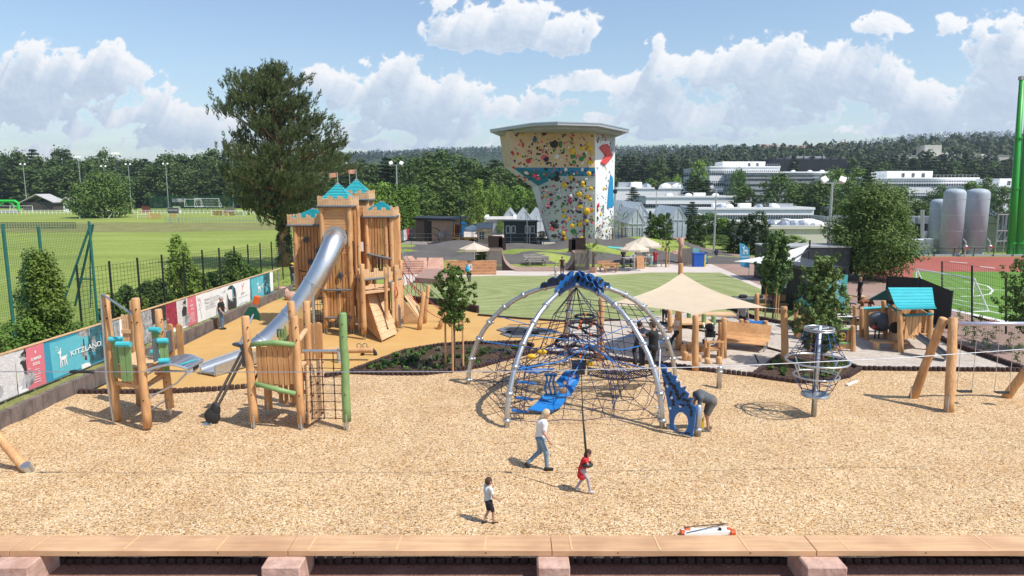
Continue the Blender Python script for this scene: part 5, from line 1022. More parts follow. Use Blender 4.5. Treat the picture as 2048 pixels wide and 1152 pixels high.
p=G(1407,529);r=thing('a_frame_sign','dark framed pavement sign with a blue picture right of the blue bin','sign',p);m=MB();m.box((p.x,p.y,.65),(.7,.05,1.2),R=Matrix.Rotation(-.15,3,'X'));m.build('frame',BLACK,r);m=MB();m.box((p.x,p.y-.04,.68),(.55,.03,.95),R=Matrix.Rotation(-.15,3,'X'));m.build('poster',mat('poster_sky',(.15,.35,.55),.5,var=.6,scale=3),r)
p=G(1280,537);r=thing('a_board','wooden A-board standing by the parasol pole','sign',p);m=MB();m.box((p.x,p.y-.2,.6),(.7,.05,1.25),R=Matrix.Rotation(-.25,3,'X'));m.box((p.x,p.y+.2,.6),(.7,.05,1.25),R=Matrix.Rotation(.25,3,'X'));m.build('panel',OW,r)
p=G(1362,527);r=thing('dead_trunk','bare pinkish tree trunk with a split top behind the timber screen','trunk',p);m=MB();m.tube([(0,0,0),(-.1,0,.9),(0,0,1.8),(-.1,0,2.6)],[.32,.26,.28,.2],8);m.tube([(0,0,1.8),(-.5,.1,2.5),(-.9,.1,2.6)],[.18,.12,.06],6);m.tube([(0,0,2.0),(.25,0,2.7)],[.13,.05],6);m.build('trunk',SANDST,r,smooth=True,world=False)
for i in range(9):
 p=G(1302+i*7,492+i*2.6+(i%2));m=MB();s=rnd.uniform(.5,.8);m.sph((p.x,p.y,s*.35),(s,s*.7,s*.5),8,5,jit=.2,q=rnd);tag(m.build('boulder',SANDST,None),'pinkish boulder in the stone row beside the pump track','boulder','boulders of the row beside the pump track')
def young(name,lab,u,vb,vt,wpx,lm,seed,n=70,stakes=3,sh=1.2,nl=60,ls=.09,z0=.3,bar=True,lean=0):
 b=G(u,vb);h=D(u,vt,b.y).z;w=wpx*b.y/FPX;q=random.Random(seed);r=thing(name,lab,'tree',b);cr_,tr=MB(),MB()
 tr.tube([(0,0,0),(.03,0,h*.3),(lean,.03,h*.7),(lean,0,h*.95)],[.05,.045,.03,.012],7)
 for i in range(int(n*.55)):
  t=(i+q.random())/int(n*.55);z=h*(z0+(1-z0)*t);rr=w/2*(math.sin(math.pi*(t*.78+.16))**.8)*q.uniform(.55,1.5);an=i*2.4+q.uniform(-.5,.5);e=V((math.cos(an)*rr,math.sin(an)*rr,z+rr*.25));s0=V((lean*min(1,z/h),0,max(h*.12,z-rr*.9)))
  tr.tube([s0,(s0+e)/2+V((0,0,.04)),e],[.018,.011,.004],4)
  for k in range(5):
   c=s0.lerp(e,.35+.16*k)+V((q.gauss(0,.09),q.gauss(0,.09),q.gauss(0,.08)));leaves(cr_,c,(w*.085,w*.085,h*.028),int(nl*.42),ls*.95,q,asp=1.3,up=.1)
 cr_.build('crown',lm,r,world=False);tr.build('trunk',BARK,r,world=False,smooth=True)
 if stakes:
  sr=thing('tree_stakes','timber stakes with crossbars tied round the %s'%lab.split(' with ')[0].replace('young tree','trunk of the young tree'),'tree stakes',b);L=[]
  for k in range(stakes):an=k*6.283/stakes+.5;L.append(V((b.x+.42*math.cos(an),b.y+.42*math.sin(an),0)))
  posts(sr,'stake',[(p,p+V((0,0,sh)))for p in L],WOODV,.04,8)
  if bar:
   for i in range(stakes):m=MB();m.beam(L[i]+V((0,0,sh-.08)),L[(i+1)%stakes]+V((0,0,sh-.08)),.03,.08);m.build('crossbar',WOODH,sr)
 return r
young('young_tree','young tree with dark leaves in the planting bed below the castle',908,742,533,66,LF['broad'],5,n=75,sh=2.1,nl=44,ls=.075,z0=.46)
young('young_tree','leafy young tree with yellow green leaves in front of the teal poster',1632,735,515,82,LF['young'],6,n=150,sh=1.5,nl=55,ls=.075,z0=.18,stakes=2,lean=.1)
young('young_tree','young bushy tree with dense leaves beside the white sail',1545,640,468,50,LF['young'],7,n=150,sh=1.9,nl=60,ls=.09,z0=.34)
young('young_tree','small tree with leaves between the parasol and the left ramp',962,540,497,26,LF['broad'],8,n=34,stakes=0,nl=55,ls=.12,z0=.3)
young('young_tree','slim sapling with sparse leaves behind its three tall stakes near the parasols',1331,534,470,18,LF['young'],9,n=12,sh=2.0,nl=20,ls=.08,z0=.5,bar=False)
young('young_tree','bushy small tree with green leaves between the clipped conifer columns',1318,500,430,44,LF['broad'],10,n=60,stakes=0,nl=60,ls=.14,z0=.1)
# ---- left boundary: retaining wall, banner, fences, ivy ----
WALLX=-16.05
r=thing('retaining_wall','low weathered concrete retaining wall along the left of the playground','wall',(WALLX,30,0));q=random.Random(8)
CW=mat('weathered_concrete',(.17,.135,.12),.9,var=.25,scale=2.2,stretch=(1,3,.6),bump=.5,bscale=9,dirt=((.07,.06,.055),1.6,.75))
y=12.0
while y<49:
 w=.42 if y>22 else .5;m=MB();m.box((WALLX-.07+q.uniform(-.015,.015),y+w/2,.22),(.2,w-.012,.62+q.uniform(-.02,.02)));o=m.build('wall_element',CW,r);y+=w
m=MB();p=G(1000,634)
PEG=mat('brown_palisade',(.055,.030,.026),.8,var=.3,scale=6,bump=.3)
def palisade(lab,px,step=.2,h=.17,rr=.1,z=0):
 W_=[G(*p)for p in px];L=[(a,b)for a,b in zip(W_,W_[1:])];mb=MB();carry=0;c=W_[0]
 for a,b in L:
  d=(b-a).length;t=carry
  while t<d:
   p=a.lerp(b,t/d);mb.lathe([(rr,0),(rr,h),(rr*.8,h+.02)],(p.x,p.y,z+rnd.uniform(-.01,.015)),8);t+=step
  carry=t-d
 o=mb.build('palisade_edging',PEG);o.location=(0,0,0);return tag(o,lab,'edging')
palisade('brown palisade edging along the near side of the ochre rubber surface',[(163,788),(330,788),(430,783),(540,773),(640,757),(700,748)])
palisade('brown palisade edging along the front of the planting bed with the young tree',[(700,748),(770,751),(850,751),(920,743),(960,736),(1030,716),(1070,707)])
palisade('brown palisade edging round the back of the planting bed with the young tree',[(700,746),(740,731),(808,705),(870,694),(920,689),(1048,687),(1066,694)],h=.14)
palisade('brown palisade edging between wood chips and grey sand behind the dome',[(1070,706),(1150,713),(1250,723),(1330,733),(1440,747),(1505,754)])
palisade('brown palisade edging round the front of the right planting bed',[(1505,754),(1540,760),(1592,767),(1650,766),(1696,756),(1720,741)]);palisade('brown palisade edging in front of the right sand area',[(1720,741),(1800,742),(1900,743),(2048,744),(2200,745)])
palisade('brown palisade edging behind the right planting bed',[(1506,752),(1530,735),(1560,713),(1620,708),(1680,722),(1718,739)],h=.12)
palisade('brown palisade edging between sand and lawn on the right',[(1460,618),(1500,636),(1560,648),(1700,650)],h=.2);palisade('brown palisade edging along the far right corner of the sand',[(1860,668),(1900,690),(1970,715),(2048,742),(2120,765)],h=.2)
palisade('tall dark palisade edging between lawn and ochre surface',[(797,602),(868,609),(930,619),(956,626)],h=.42)
m=MB()
for a,b in zip([(956,630),(1040,637),(1136,643)],[(1040,637),(1136,643),(1240,640)]):m.beam(G(*a,.05),G(*b,.05),.12,.14)
tag(m.build('sand_kerb',PEG),'thin dark kerb line between lawn and sand behind the dome','edging')
m=MB();m.beam(G(1300,640,.04),G(1420,665,.04),.1,.1);m.beam(G(1420,665,.04),G(1570,705,.04),.1,.1);tag(m.build('sand_kerb',PEG),'dark kerb line crossing the sand under the shade sail','edging')
def bpt(t,h,off=0.0):
 y=12+(47.6-12)*t;z0=.80-.36*t;return V((-16.55+off+.25*t,y,z0+1.46*h))
def ty(u):
 best=0
 for i in range(2001):
  t=i/2000;p=bpt(t,.5);s=(p-V((0,0,CH)));dep=s.y*CP-s.z*SP;uu=1024+FPX*s.x/dep
  if uu<=u:best=t
 return best
fr=thing('advertising_barrier','long low timber and steel frame carrying the banners on the left wall','frame',bpt(.5,0))
m=MB();m.beam(bpt(0,1.03),bpt(1,1.03),.07,.05);m.build('top_rail',WOODL,fr);m=MB();m.beam(bpt(0,-.02,-.06),bpt(1,-.02,-.06),.05,.05);m.build('bottom_rail',STEEL,fr)
posts(fr,'post',[(bpt(k/26,0,-.12)-V((0,0,.5)),bpt(k/26,.98,-.12))for k in range(27)],STEEL,.045)
C_=dict(white=WHITE,pink=mat('print_pink',(.62,.17,.21),.5,var=.03),teal=mat('print_teal',(.10,.44,.52),.5,var=.05),blue=mat('print_blue',(.03,.27,.40),.5,var=.05),black=mat('print_black',(.03,.03,.035),.5,var=.2),grey=mat('print_grey',(.30,.31,.32),.5,var=.6,scale=5),sand=mat('print_beach',(.58,.58,.58),.5,var=.28,scale=9,stretch=(1,1,4)),dteal=mat('print_darkteal',(.02,.10,.13),.5,var=.8,scale=8),dred=mat('print_darkred',(.28,.03,.06),.5,var=.4,scale=5),skin=mat('print_skin',(.45,.45,.45),.5,var=.1),txt=mat('print_text',(.12,.12,.13),.5),red=mat('print_red',(.6,.04,.05),.5))
CN=list(C_.values());CI={k:i for i,k in enumerate(C_)}
UY=V((0,0,1))
def banner(lab,u0,u1,fields,draw=None):
 t0,t1=ty(u0)if u0>-60 else 0.0,ty(u1);a=bpt(t0,0);b=bpt(t1,0);UX=(b-a).normalized();L=(b-a).length;m=MB();N=V((.0,0,0))+UX.cross(V((0,0,-1)))*-1
 N=V((1,0,0))if N.x<0 else N
 NX=V((UX.y,-UX.x,0)).normalized()
 def Q(s,h,o=0.0):t=t0+(t1-t0)*s;return bpt(t,h)+NX*(.006+o+.012*math.sin(s*17+h*4))
 for(s0,s1,h0,h1,c,o)in fields:
  n=max(2,int((s1-s0)*L/.35));m.grid(lambda i,j:Q(s0+(s1-s0)*i,h0+(h1-h0)*j,o),n,4,CI[c])
 if draw:draw(m,Q,UX,L)
 ob=m.build('banner',CN,None);return tag(ob,lab,'banner')
def figure(m,Q,s,L,w,c='black',o=.02):
 P0=Q(s,.08,o);ux=(Q(s+.02,.08,o)-P0).normalized();k=1.25*w
 for pts,cc in(([(-.16,0),(-.05,0),(.0,.42),(-.14,.45)],'skin'),([(-.02,.0),(.1,-.02),(.34,.12),(.36,.30),(.2,.46),(.02,.42)],'grey'),([(-.18,.40),(.12,.38),(.16,.72),(.06,.80),(-.10,.78),(-.2,.6)],c),([(-.02,.76),(.05,.76),(.05,.84),(-.02,.84)],'skin'),([(-.09,.82),(.06,.82),(.07,.94),(-.07,.95)],'skin'),([(-.04,.90),(.10,.84),(.13,.98),(.02,1.02),(-.08,.97)],'black'),([(.04,.98),(.12,.96),(.11,1.08),(.05,1.07)],'black'),([(-.12,.88),(-.01,.89),(-.01,.92),(-.12,.91)],'black')):
  m.poly([P0+ux*x*k+UY*y*k*.98+V((.004,0,0))for x,y in pts],CI[cc])
def txt(m,Q,s,h,t,sz,c='white',al='LEFT',o=.02,b=0.0):
 P0=Q(s,h,o);ux=(Q(s+.02,h,o)-P0).normalized();text_into(m,t,P0,ux,UY,sz,CI[c],al,b)
def lines(m,Q,s0,s1,hs,c,th=.012,o=.02):
 for i,h in enumerate(hs):
  m.poly([Q(s0,h,o),Q(s1-.25*(s1-s0)*((i*7)%3)/3,h,o),Q(s1-.25*(s1-s0)*((i*7)%3)/3,h+th,o),Q(s0,h+th,o)],CI[c])
def d_summer(fig=.25,ts=.72):
 def f(m,Q,UX,L):
  figure(m,Q,fig,L,1.0);txt(m,Q,ts,.66,'SUMMER',.10,'white','CENTER',b=.004);txt(m,Q,ts,.54,'SOUL',.10,'white','CENTER',b=.004);lines(m,Q,ts-.12,ts+.12,(.12,.18,.24,.30,.36,.42),'white');txt(m,Q,ts,.82,'o',.12,'white','CENTER',b=.01)
  txt(m,Q,ts-.3,.48,'MEHR',.055,'white');lines(m,Q,ts-.3,ts-.2,(.34,.38,.42),'white')
 return f
banner('black and white beach photo banner cut by the left picture edge',-150,32,[(0,1,0,1,'sand',0)],lambda m,Q,UX,L:figure(m,Q,.9,L,.8))
banner('pink banner reading SUMMER SOUL with a large woman in sunglasses, nearest the camera',33,89,[(0,1,0,1,'sand',0),(.0,1,0,.16,'white',.004),(.34,1,0,1,'pink',.008)],d_summer(.26,.68))
def d_kitz(m,Q,UX,L):
 t0,t1=ty(89.5),ty(229);S=lambda u:(ty(u)-t0)/(t1-t0)
 P0=Q(S(115),.36,.03);fawn(m,P0,UX,UY,(S(133)-S(115))*L,CI['white'],0)
 text_into(m,'KITZLAND',Q(S(138),.45,.04),UX,UY,.2,CI['white'],'LEFT',.002,fit=(S(200)-S(138))*L)
 q=random.Random(3)
 for k in range(14):s=S(157)+(S(200)-S(157))*q.random();w=.015+.03*q.random();h0=q.uniform(.05,.5);m.poly([Q(s,h0,.016),Q(s+w,h0-.03,.016),Q(s+w*.8,h0+q.uniform(.2,.45),.016),Q(s+.002,h0+.3,.016)],CI[q.choice(('black','blue','grey','dteal'))])
 a=S(204);b=S(221)
 for k in range(5):s=a+(b-a)*k/5;m.beam(Q(s,.2,.02),Q(s+.02*(-1)**k,.95,.02),.012,.012,CI['black'])
 for h in(.3,.5,.75):m.beam(Q(a,h,.02),Q(b,h+.08,.02),.012,.012,CI['black'])
 txt(m,Q,.14,.77,'sea',.07,'white',o=.02);txt(m,Q,.14,.70,'tours',.06,'white',o=.02)
banner('wide light blue banner with a white fawn and the word KITZLAND',89.5,229,[(0,1,0,1,'blue',0),(.08,.62,.04,.93,'teal',.006),(.46,.62,.82,1,'grey',.009),(.46,.60,.0,.12,'white',.009),(.59,.87,.05,.97,'dteal',.01),(.87,.98,.12,.97,'white',.008)],d_kitz)
banner('black and white climbing photo banner partly hidden by the left play tower',229.5,332,[(0,1,0,1,'grey',0),(.1,.5,0,1,'white',.004),(.7,1,.5,1,'black',.004)],None)
banner('dark red photo banner right behind the perforated steel platform',333,354,[(0,1,0,1,'dred',0),(0,1,0,.15,'white',.003)],lambda m,Q,UX,L:txt(m,Q,.1,.45,'RELEX',.14,'white'))
banner('second pink banner reading SUMMER SOUL with a woman in black, halfway along the wall',354.5,393,[(0,.55,0,1,'sand',0),(0,.6,0,.2,'white',.003),(.5,1,0,1,'pink',.004)],d_summer(.36,.76))
def d_eyl(m,Q,UX,L):
 txt(m,Q,.24,.70,'Spannende Neue Ziele',.13,'txt');txt(m,Q,.24,.57,'Wissen zugeschnitten',.12,'txt');lines(m,Q,.26,.62,(.36,.42,.48),'grey',.014)
 q=random.Random(9)
 for k in range(26):s=.10+q.uniform(-.05,.05);h=.66+q.uniform(-.2,.2);m.beam(Q(s,h,.015),Q(s+q.uniform(-.03,.03),h+q.uniform(-.08,.08),.015),.008,.008,CI[q.choice(('grey','red','txt'))])
 m.beam(Q(.10,.45,.015),Q(.12,.1,.015),.012,.012,CI['grey'])
 for a,b in(((.86,.78),(.93,.84)),((.93,.84),(.96,.76)),((.90,.70),(.97,.90))):m.beam(Q(a[0],a[1],.015),Q(b[0],b[1],.015),.012,.012,CI['grey'])
 m.poly([Q(.60,.0,.012),Q(.72,.0,.012),Q(.69,.28,.012),Q(.66,.34,.012),Q(.63,.3,.012)],CI['grey'])
banner('white banner with a fine drawing and grey handwriting, left of the woman in black',393.5,453,[(0,1,0,1,'white',0)],d_eyl)
def d_door(m,Q,UX,L):
 pts=[(0.05,0),(.95,0),(.97,.62)]+[(.5+.47*math.cos(t),.66+.30*math.sin(t))for t in[math.pi*i/8 for i in range(1,8)]]+[(.03,.62)]
 m.poly([Q(a,b,.01)for a,b in pts],CI['black']);m.poly([Q(a,b,.014)for a,b in((.55,.2),(.9,.5),(.86,.8),(.6,.9))],CI['blue']);txt(m,Q,.28,.44,'SCHREINEREI',.07,'white',o=.02);txt(m,Q,.28,.34,'HOLZ',.07,'white',o=.02)
banner('white banner with a black arched shape and small white lettering, right of the woman',453.5,472,[(0,1,0,1,'white',0)],d_door)
def d_eck(m,Q,UX,L):
 txt(m,Q,.5,.44,'ECKWEIN',.13,'txt','CENTER');lines(m,Q,.15,.85,(.34,),'grey',.012);lines(m,Q,.1,.8,(.08,),'grey',.014)
 m.beam(Q(.42,.62,.015),Q(.58,.9,.015),.02,.02,CI['red']);m.beam(Q(.38,.88,.015),Q(.5,.72,.015),.012,.012,CI['red'])
banner('white banner with a red bird emblem and thin grey lettering near the far end',472.5,500,[(0,1,0,1,'white',0)],d_eck)
def d_k2(m,Q,UX,L):
 P0=Q(.26,.36,.03);ux=(Q(.30,.36,.03)-P0).normalized();fawn(m,P0,ux,UY,.55,CI['white'],0);txt(m,Q,.44,.42,'KITZLAND',.24,'white',b=.004,o=.035)
 q=random.Random(4)
 for k in range(16):s=.58+.24*q.random();h0=q.uniform(.1,.6);m.poly([Q(s,h0,.016),Q(s+.04,h0,.016),Q(s+.035,h0+.3,.016),Q(s+.005,h0+.3,.016)],CI[q.choice(('black','blue','dteal','teal'))])
banner('small light blue banner with the white fawn at the far end of the wall',500.5,546,[(0,1,0,1,'blue',0),(.05,.58,.05,.94,'teal',.005),(.56,.86,.05,1,'dteal',.008),(.86,1,.1,1,'white',.006)],d_k2)
FP=mat('fence_black',(.012,.014,.014),.5);FGN=mat('fence_green',(.02,.09,.05),.6);FTL=mat('net_post_green',(.02,.13,.11),.5)
r=thing('panel_fence','dark wire panel fence with black posts behind the banners','fence',(-19,40,.6));ys=[29.6+2.42*k for k in range(13)]
def fz(y):return .75-max(0,(y-44))*.04
posts(r,'post',[(V((-19,y,fz(y)-.3)),V((-19,y,4.15-(y-31)*.035)))for y in ys],FP,.05,6)
m=MB()
for y in[29.6+.3*k for k in range(97)]:m.beam((-19,y,fz(y)),(-19,y,4.0-(y-31)*.035),.009,.009)
for k in range(17):
 f=k/16;m.beam((-19,29.6,.8+3.2*f),(-19,58.6,.25+2.75*f),.012,.012)
m.build('wire_mesh',FP,r)
m=MB();m.box((-19,55.2,2.2),(.06,.1,.3));m.build('gate_lock',STEEL,r)
r=thing('wire_fence','short black wire fence beyond the ivy pine trunk','fence',(-18,60,0));posts(r,'post',[(V((-19+.9*k,58.8+k*.9,0)),V((-19+.9*k,58.8+k*.9,3.1)))for k in range(6)],FP,.05)
m=MB()
for k in range(40):x=-19+.9*5*k/39;m.beam((x,58.8+4.5*k/39,.1),(x,58.8+4.5*k/39,3),.012,.012)
m.build('wire_mesh',FP,r)
r=thing('ball_net','tall green ball stop net with teal posts at the left edge','net',(-19.3,27,.6));A_=[(-18.9,25.4,6.2),(-18.9,27.3,6.0),(-18.9,30.6,6.05),(-18.9,22.0,6.3)]
posts(r,'post',[(V((x,y,.4)),V((x,y,z)))for x,y,z in A_],FTL,.055,8)
m=MB()
for k in range(86):y=22+.1*k;m.beam((-18.9,y,1.0),(-18.9,y,5.95),.006,.006)
for k in range(50):z=1.0+.1*k;m.beam((-18.9,22,z),(-18.9,30.6,z),.006,.006)
m.build('netting',FGN,r)
def trest():
 T0=D(181,449,30.6);m=MB();m.tube([T0,D(128,600,30.2)],.05,6);m.tube([T0+V((0,.2,0)),D(150,612,31.2)],.05,6);m.build('brace',FTL,r);m=MB();m.beam(D(150,558,30.4),D(186,558,30.6),.06,.06);m.build('crossbar',FTL,r)
 m=MB();p=D(183,460,30.6)
 for k in range(12):m.beam(D(180,475+k*12,30.7),D(186,475+k*12,30.7),.02,.02)
 m.tube([D(180,465,30.7),D(181,615,30.7)],.025,5);m.build('ladder',FTL,r)
trest()
def bushy(name,lab,c,rx,ry,h,lm,n,nl,ls,seed,cat='bush',z0=.0):
 q=random.Random(seed);m=MB();c=V(c)
 for i in range(n):
  t=q.random()**.8;an=q.uniform(0,6.28);k=q.uniform(.3,1)*(1-t*t*.75);leaves(m,c+V((math.cos(an)*rx*k,math.sin(an)*ry*k,z0+h*t)),(rx*.25,rx*.25,h*.1),nl,ls,q,asp=1.3)
 r=thing(name,lab,cat,c);m.build('foliage',lm,r);t_=MB();t_.tube([c,c+V((0,0,h*.6))],[.05,.02],5)
 for k in range(4):an=k*1.6;t_.tube([c+V((0,0,.1)),c+V((math.cos(an)*rx*.4,math.sin(an)*ry*.4,h*.7))],[.03,.01],4)
 t_.build('stem',BARK,r);return r
bushy('ivy_column','bright green ivy growing up the net post at the left',(D(80,560,27).x,27,.6),1.25,1.1,4.2,LF['ivy'],260,60,.06,21,'ivy')
q=random.Random(31)
m=MB()
for i in range(420):
 y=q.uniform(11,30.5);x=-18.3-abs(q.gauss(0,.9));top=2.1 if y<27 else 1.7;leaves(m,(x,y,.7+(top-.3)*q.random()**.8*min(1,(31.5-y)/3)*min(1,max(.2,(-17.6-x)/.8))),(.35,.35,.22),44,.06,q,asp=1.2,up=.6)
tag(m.build('ivy_bank',LF['ivy']),'thick ivy ground cover spreading over the bank behind the left banners','ivy',kind='stuff')
m=MB()
for i in range(520):
 y=q.uniform(29,52);x=q.uniform(-20.3,-16.7);leaves(m,(x,y,.6+q.random()**2*.5),(.3,.3,.15),12,.06,q,asp=3,up=.9)
tag(m.build('bank_weeds',LF['broad']),'rough grass and weeds on the bank behind the banners','weeds',kind='stuff')
m=MB()
for i in range(2600):
 y=q.uniform(12,48.5);x=q.uniform(-16.75,-16.2);s=q.uniform(.05,.12);an=q.uniform(0,6.28);w=V((math.cos(an),math.sin(an),0))*.012;p=V((x,y,.5));m.add([p-w,p+w,p+V((q.uniform(-.04,.04),q.uniform(-.04,.04),s))],[(0,1,2)])
tag(m.build('wall_grass',DRY),'thin grass on top of the retaining wall','grass',kind='stuff')
for(u,Y,vt,w,hb,lab,k)in((355,40.5,478,1.05,0,'tall green bush growing through the dark fence left of centre','bright'),(468,47,505,1.4,0,'dark green bush behind the dark fence near the far banners','broad'),(290,37,565,.9,0,'low dark bush behind the fence above the first play tower','broad'),(245,35,575,.7,0,'small dark shrub at the foot of the fence','broad'),(425,45,545,1.0,0,'dark shrub at the fence in the middle of the banner row','broad'),(500,50,535,1.0,0,'leafy shrub by the fence gate','broad'),(315,38.5,560,.8,0,'dark shrub left of the tall bush in the fence','broad'),(375,41.5,530,.9,0,'fresh green shrub low against the tall bush in the fence','bright'),(398,43,548,.8,0,'low rough shrub right of the tall bush in the fence','olive'),(445,46,540,.9,0,'low green shrub left of the dark bush by the far banners','broad'),(265,36,590,.8,0,'low leafy shrub on the bank above the red banner','ivy'),(215,33,590,.8,0,'low leafy shrub at the foot of the green end post','ivy')):
 p=D(u,500,Y);h=D(u,vt,Y).z-.5;bushy('bush',lab,(min(p.x,-19.2)if u<480 else p.x,Y,.5),w,w,h,LF[k],120,30,.08,u)
# ---- castle play tower ----
def castle():
 r=thing('castle_play_tower','large wooden castle play tower with turquoise roofs, battlements and a steel tube slide','play tower',(-8.7,36,0));q=random.Random(14)
 def planks(nm,a,b,z0,z1,n,jit=.05,gap=.22,mt=WOODP,th=.045):
  m=MB();vplanks(m,a,b,z0,z1,n,th,q,gap,jit);return m.build(nm,mt,r)
 def boards(nm,a,b,z0,z1,n,mt=WOODH):m=MB();hplanks(m,a,b,z0,z1,n,.05,.06);return m.build(nm,mt,r)
 def post(x,y,z0,z1,rr=.11,dx=0,dy=0,foot=True):
  m=MB();m.log((x,y,z0+(.28 if foot else 0)),(x+dx,y+dy,z1),rr,seed=int(x*31+y*7));p=m.build('post',WOODV,r,smooth=True)
  for k in range(int((z1-z0)/1.4)):b=MB();b.cyl((x,y-rr-.012,z0+.6+k*1.3),(x,y-rr+.03,z0+.6+k*1.3),.025,n=6);b.build('bolt',BLACK,p)
  if foot:m=MB();m.box((x-.06,y-.03,z0+.3),(.02,.14,.62));m.box((x+.06,y-.03,z0+.3),(.02,.14,.62));m.build('post_shoe',STEEL,p)
 def crown(x0,x1,y0,y1,z,h,roof=None,sides=('f','r','l','b'),name='battlement'):
  o=.14;X0,X1,Y0,Y1=x0-o,x1+o,y0-o,y1+o;m=MB()
  def side(a,b):
   L=(V(b)-V(a)).length;n=max(4,int(L/.12));d=(V((b[0],b[1],0))-V((a[0],a[1],0)))/n
   for i in range(n):
    hh=h*(1.0 if(i//2)%2==0 else .66)*q.uniform(.93,1.07);p0=V((a[0],a[1],0))+d*(i+.04);p1=V((a[0],a[1],0))+d*(i+.96);m.beam((p0.x,p0.y,z+hh/2),(p1.x,p1.y,z+hh/2),.045,hh)
  S={'f':((X0,Y0),(X1,Y0)),'b':((X0,Y1),(X1,Y1)),'l':((X0,Y0),(X0,Y1)),'r':((X1,Y0),(X1,Y1))}
  for s in sides:side(*S[s])
  m.build(name,WOODL,r);m=MB()
  for s in sides:a,b=S[s];m.tube([(a[0],a[1]-.04,z-.02),(b[0],b[1]-.04,z-.02)],.065,8)
  m.build('grey_beam',GREYR,r)
  if roof:
   zb,za=roof;cx,cy=(x0+x1)/2,(y0+y1)/2;e=.02;zb+=.18;m=MB();n=9
   for(a,b)in(((x0-e,y0-e),(x1+e,y0-e)),((x1+e,y0-e),(x1+e,y1+e)),((x1+e,y1+e),(x0-e,y1+e)),((x0-e,y1+e),(x0-e,y0-e))):
    A=V((a[0],a[1],zb));B=V((b[0],b[1],zb));C=V((cx,cy,za));nn=(B-A).cross(C-A).normalized();nn=nn if nn.z>0 else-nn
    for k in range(n):
     t0=k/n*.86;t1=(k+1)/n*.86;m.add([A.lerp(C,t0)+nn*.05,B.lerp(C,t0)+nn*.05,B.lerp(C,t1)+nn*.0,A.lerp(C,t1)+nn*.0],[(0,1,2,3)]);m.add([A.lerp(C,t1),B.lerp(C,t1),B.lerp(C,t1)+nn*.05,A.lerp(C,t1)+nn*.05],[(0,1,2,3)])
   rf=m.build('roof',TEAL,r);m=MB();C=V((cx,cy,za));cs=[V((x,y,zb)).lerp(C,.84)+V((0,0,.03))for x,y in((x0-e,y0-e),(x1+e,y0-e),(x1+e,y1+e),(x0-e,y1+e))]
   m.add(cs+[C+V((0,0,.05))],[(0,1,4),(1,2,4),(2,3,4),(3,0,4)]);m.build('roof_cap',STEEL,rf);return C
 x0,x1,y0,y1=-9.72,-8.32,35.0,36.5
 for(x,y,z)in((x0,y0,6.75),(x1,y0,6.7),(x1+.06,y1,6.7),(x0,y1,6.7)):post(x,y,.0,z,.13)
 post(x1+.33,y0+.55,.0,6.6,.10)
 boards('board_wall',(x0+.1,y0+.02),(x1-.1,y0+.02),4.15,6.6,16);planks('plank_wall',(x0+.12,y0),(x1-.12,y0),.75,4.15,7,gap=.24);planks('plank_wall',(x1+.05,y0+.6),(x1+.05,y1),.8,6.6,6,gap=.22)
 boards('board_wall',(x1+.02,y0+.1),(x1+.02,y0+.6),4.8,6.6,12);planks('plank_wall',(x0,y0),(x0,y1),1.2,6.5,7);planks('plank_wall',(x0,y1),(x1,y1),.8,6.5,7)
 C=crown(x0,x1,y0,y1,6.62,.50,(6.78,7.78))
 def flag(C,lab=None):
  m=MB();m.cyl(C,C+V((0,0,.55)),.018,n=6);p=m.build('flag_pole',STEEL,r);m=MB();m.grid(lambda i,j:(C.x-.02-.42*i,C.y+.03*math.sin(i*6),C.z+.30+.22*j-.03*i),6,2);m.build('flag',mat('flag_peach',(.62,.30,.20),.7,var=.3,scale=9),p)
  m=MB();m.poly([(C.x-.17,C.y-.04,C.z+.36),(C.x-.22,C.y-.04,C.z+.44),(C.x-.25,C.y-.04,C.z+.38)]);m.build('flag_emblem',mat('print_text',(.1,.1,.1)),p)
 flag(C)
 for(z)in(.85,3.05-.75):m=MB();m.tube([(x0,y0-.12,z),(x1,y0-.12,z)],.055,8);m.build('grey_beam',GREYR,r)
 a0,a1,b0,b1=-11.75,-9.95,37.0,38.6
 for(x,y,z)in((a0,b0,5.6),(a1,b0,5.6),(a0,b1,5.6)):post(x,y,.0,z,.14)
 planks('plank_wall',(a0+.12,b0),(a1-.05,b0),3.05,5.55,9,gap=.24);planks('plank_wall',(a0+.12,b0+.02),(a1-.05,b0+.02),1.45,3.0,9,gap=.24);planks('plank_wall',(a0,b0),(a0,b1),1.4,5.5,7);planks('plank_wall',(a0,b1),(a1,b1),1.4,5.5,8)
 crown(a0-.2,a1,b0,b1,5.55,.55,(5.72,6.4))
 c0,c1,d0,d1=-9.3,-7.95,37.6,39
 for(x,y)in((c0,d0),(c1,d0),(c1,d1)):post(x,y,0,6.95,.13)
 boards('board_wall',(c0,d0),(c1,d0),1,6.9,30);planks('plank_wall',(c1,d0),(c1,d1),3.8,6.8,7)
 C=crown(c0,c1,d0,d1,6.9,.5,(7.05,8.02));flag(C)
 e0,e1,f0,f1=-7.75,-6.45,36.5,38.1
 for(x,y)in((e0,f0),(e1,f0),(e1+.12,f1),(e1-.28,f0+.04)):post(x,y,0,6.1,.125)
 planks('plank_wall',(e0+.1,f0),(e1-.3,f0),4.0,6.0,6,gap=.24);planks('plank_wall',(e1+.05,f0),(e1+.1,f1),3.2,6.0,8);planks('plank_wall',(e0,f1),(e1,f1),2.5,6.0,7);boards('board_wall',(e0-.5,f0+.3),(e0,f0+.3),4.5,6.6,12)
 crown(e0,e1,f0,f1,6.02,.5,(6.15,6.8));m=MB();m.tube([(e0,f0-.12,4.05),(e1,f0-.12,3.75)],.06,8);m.build('grey_beam',GREYR,r)
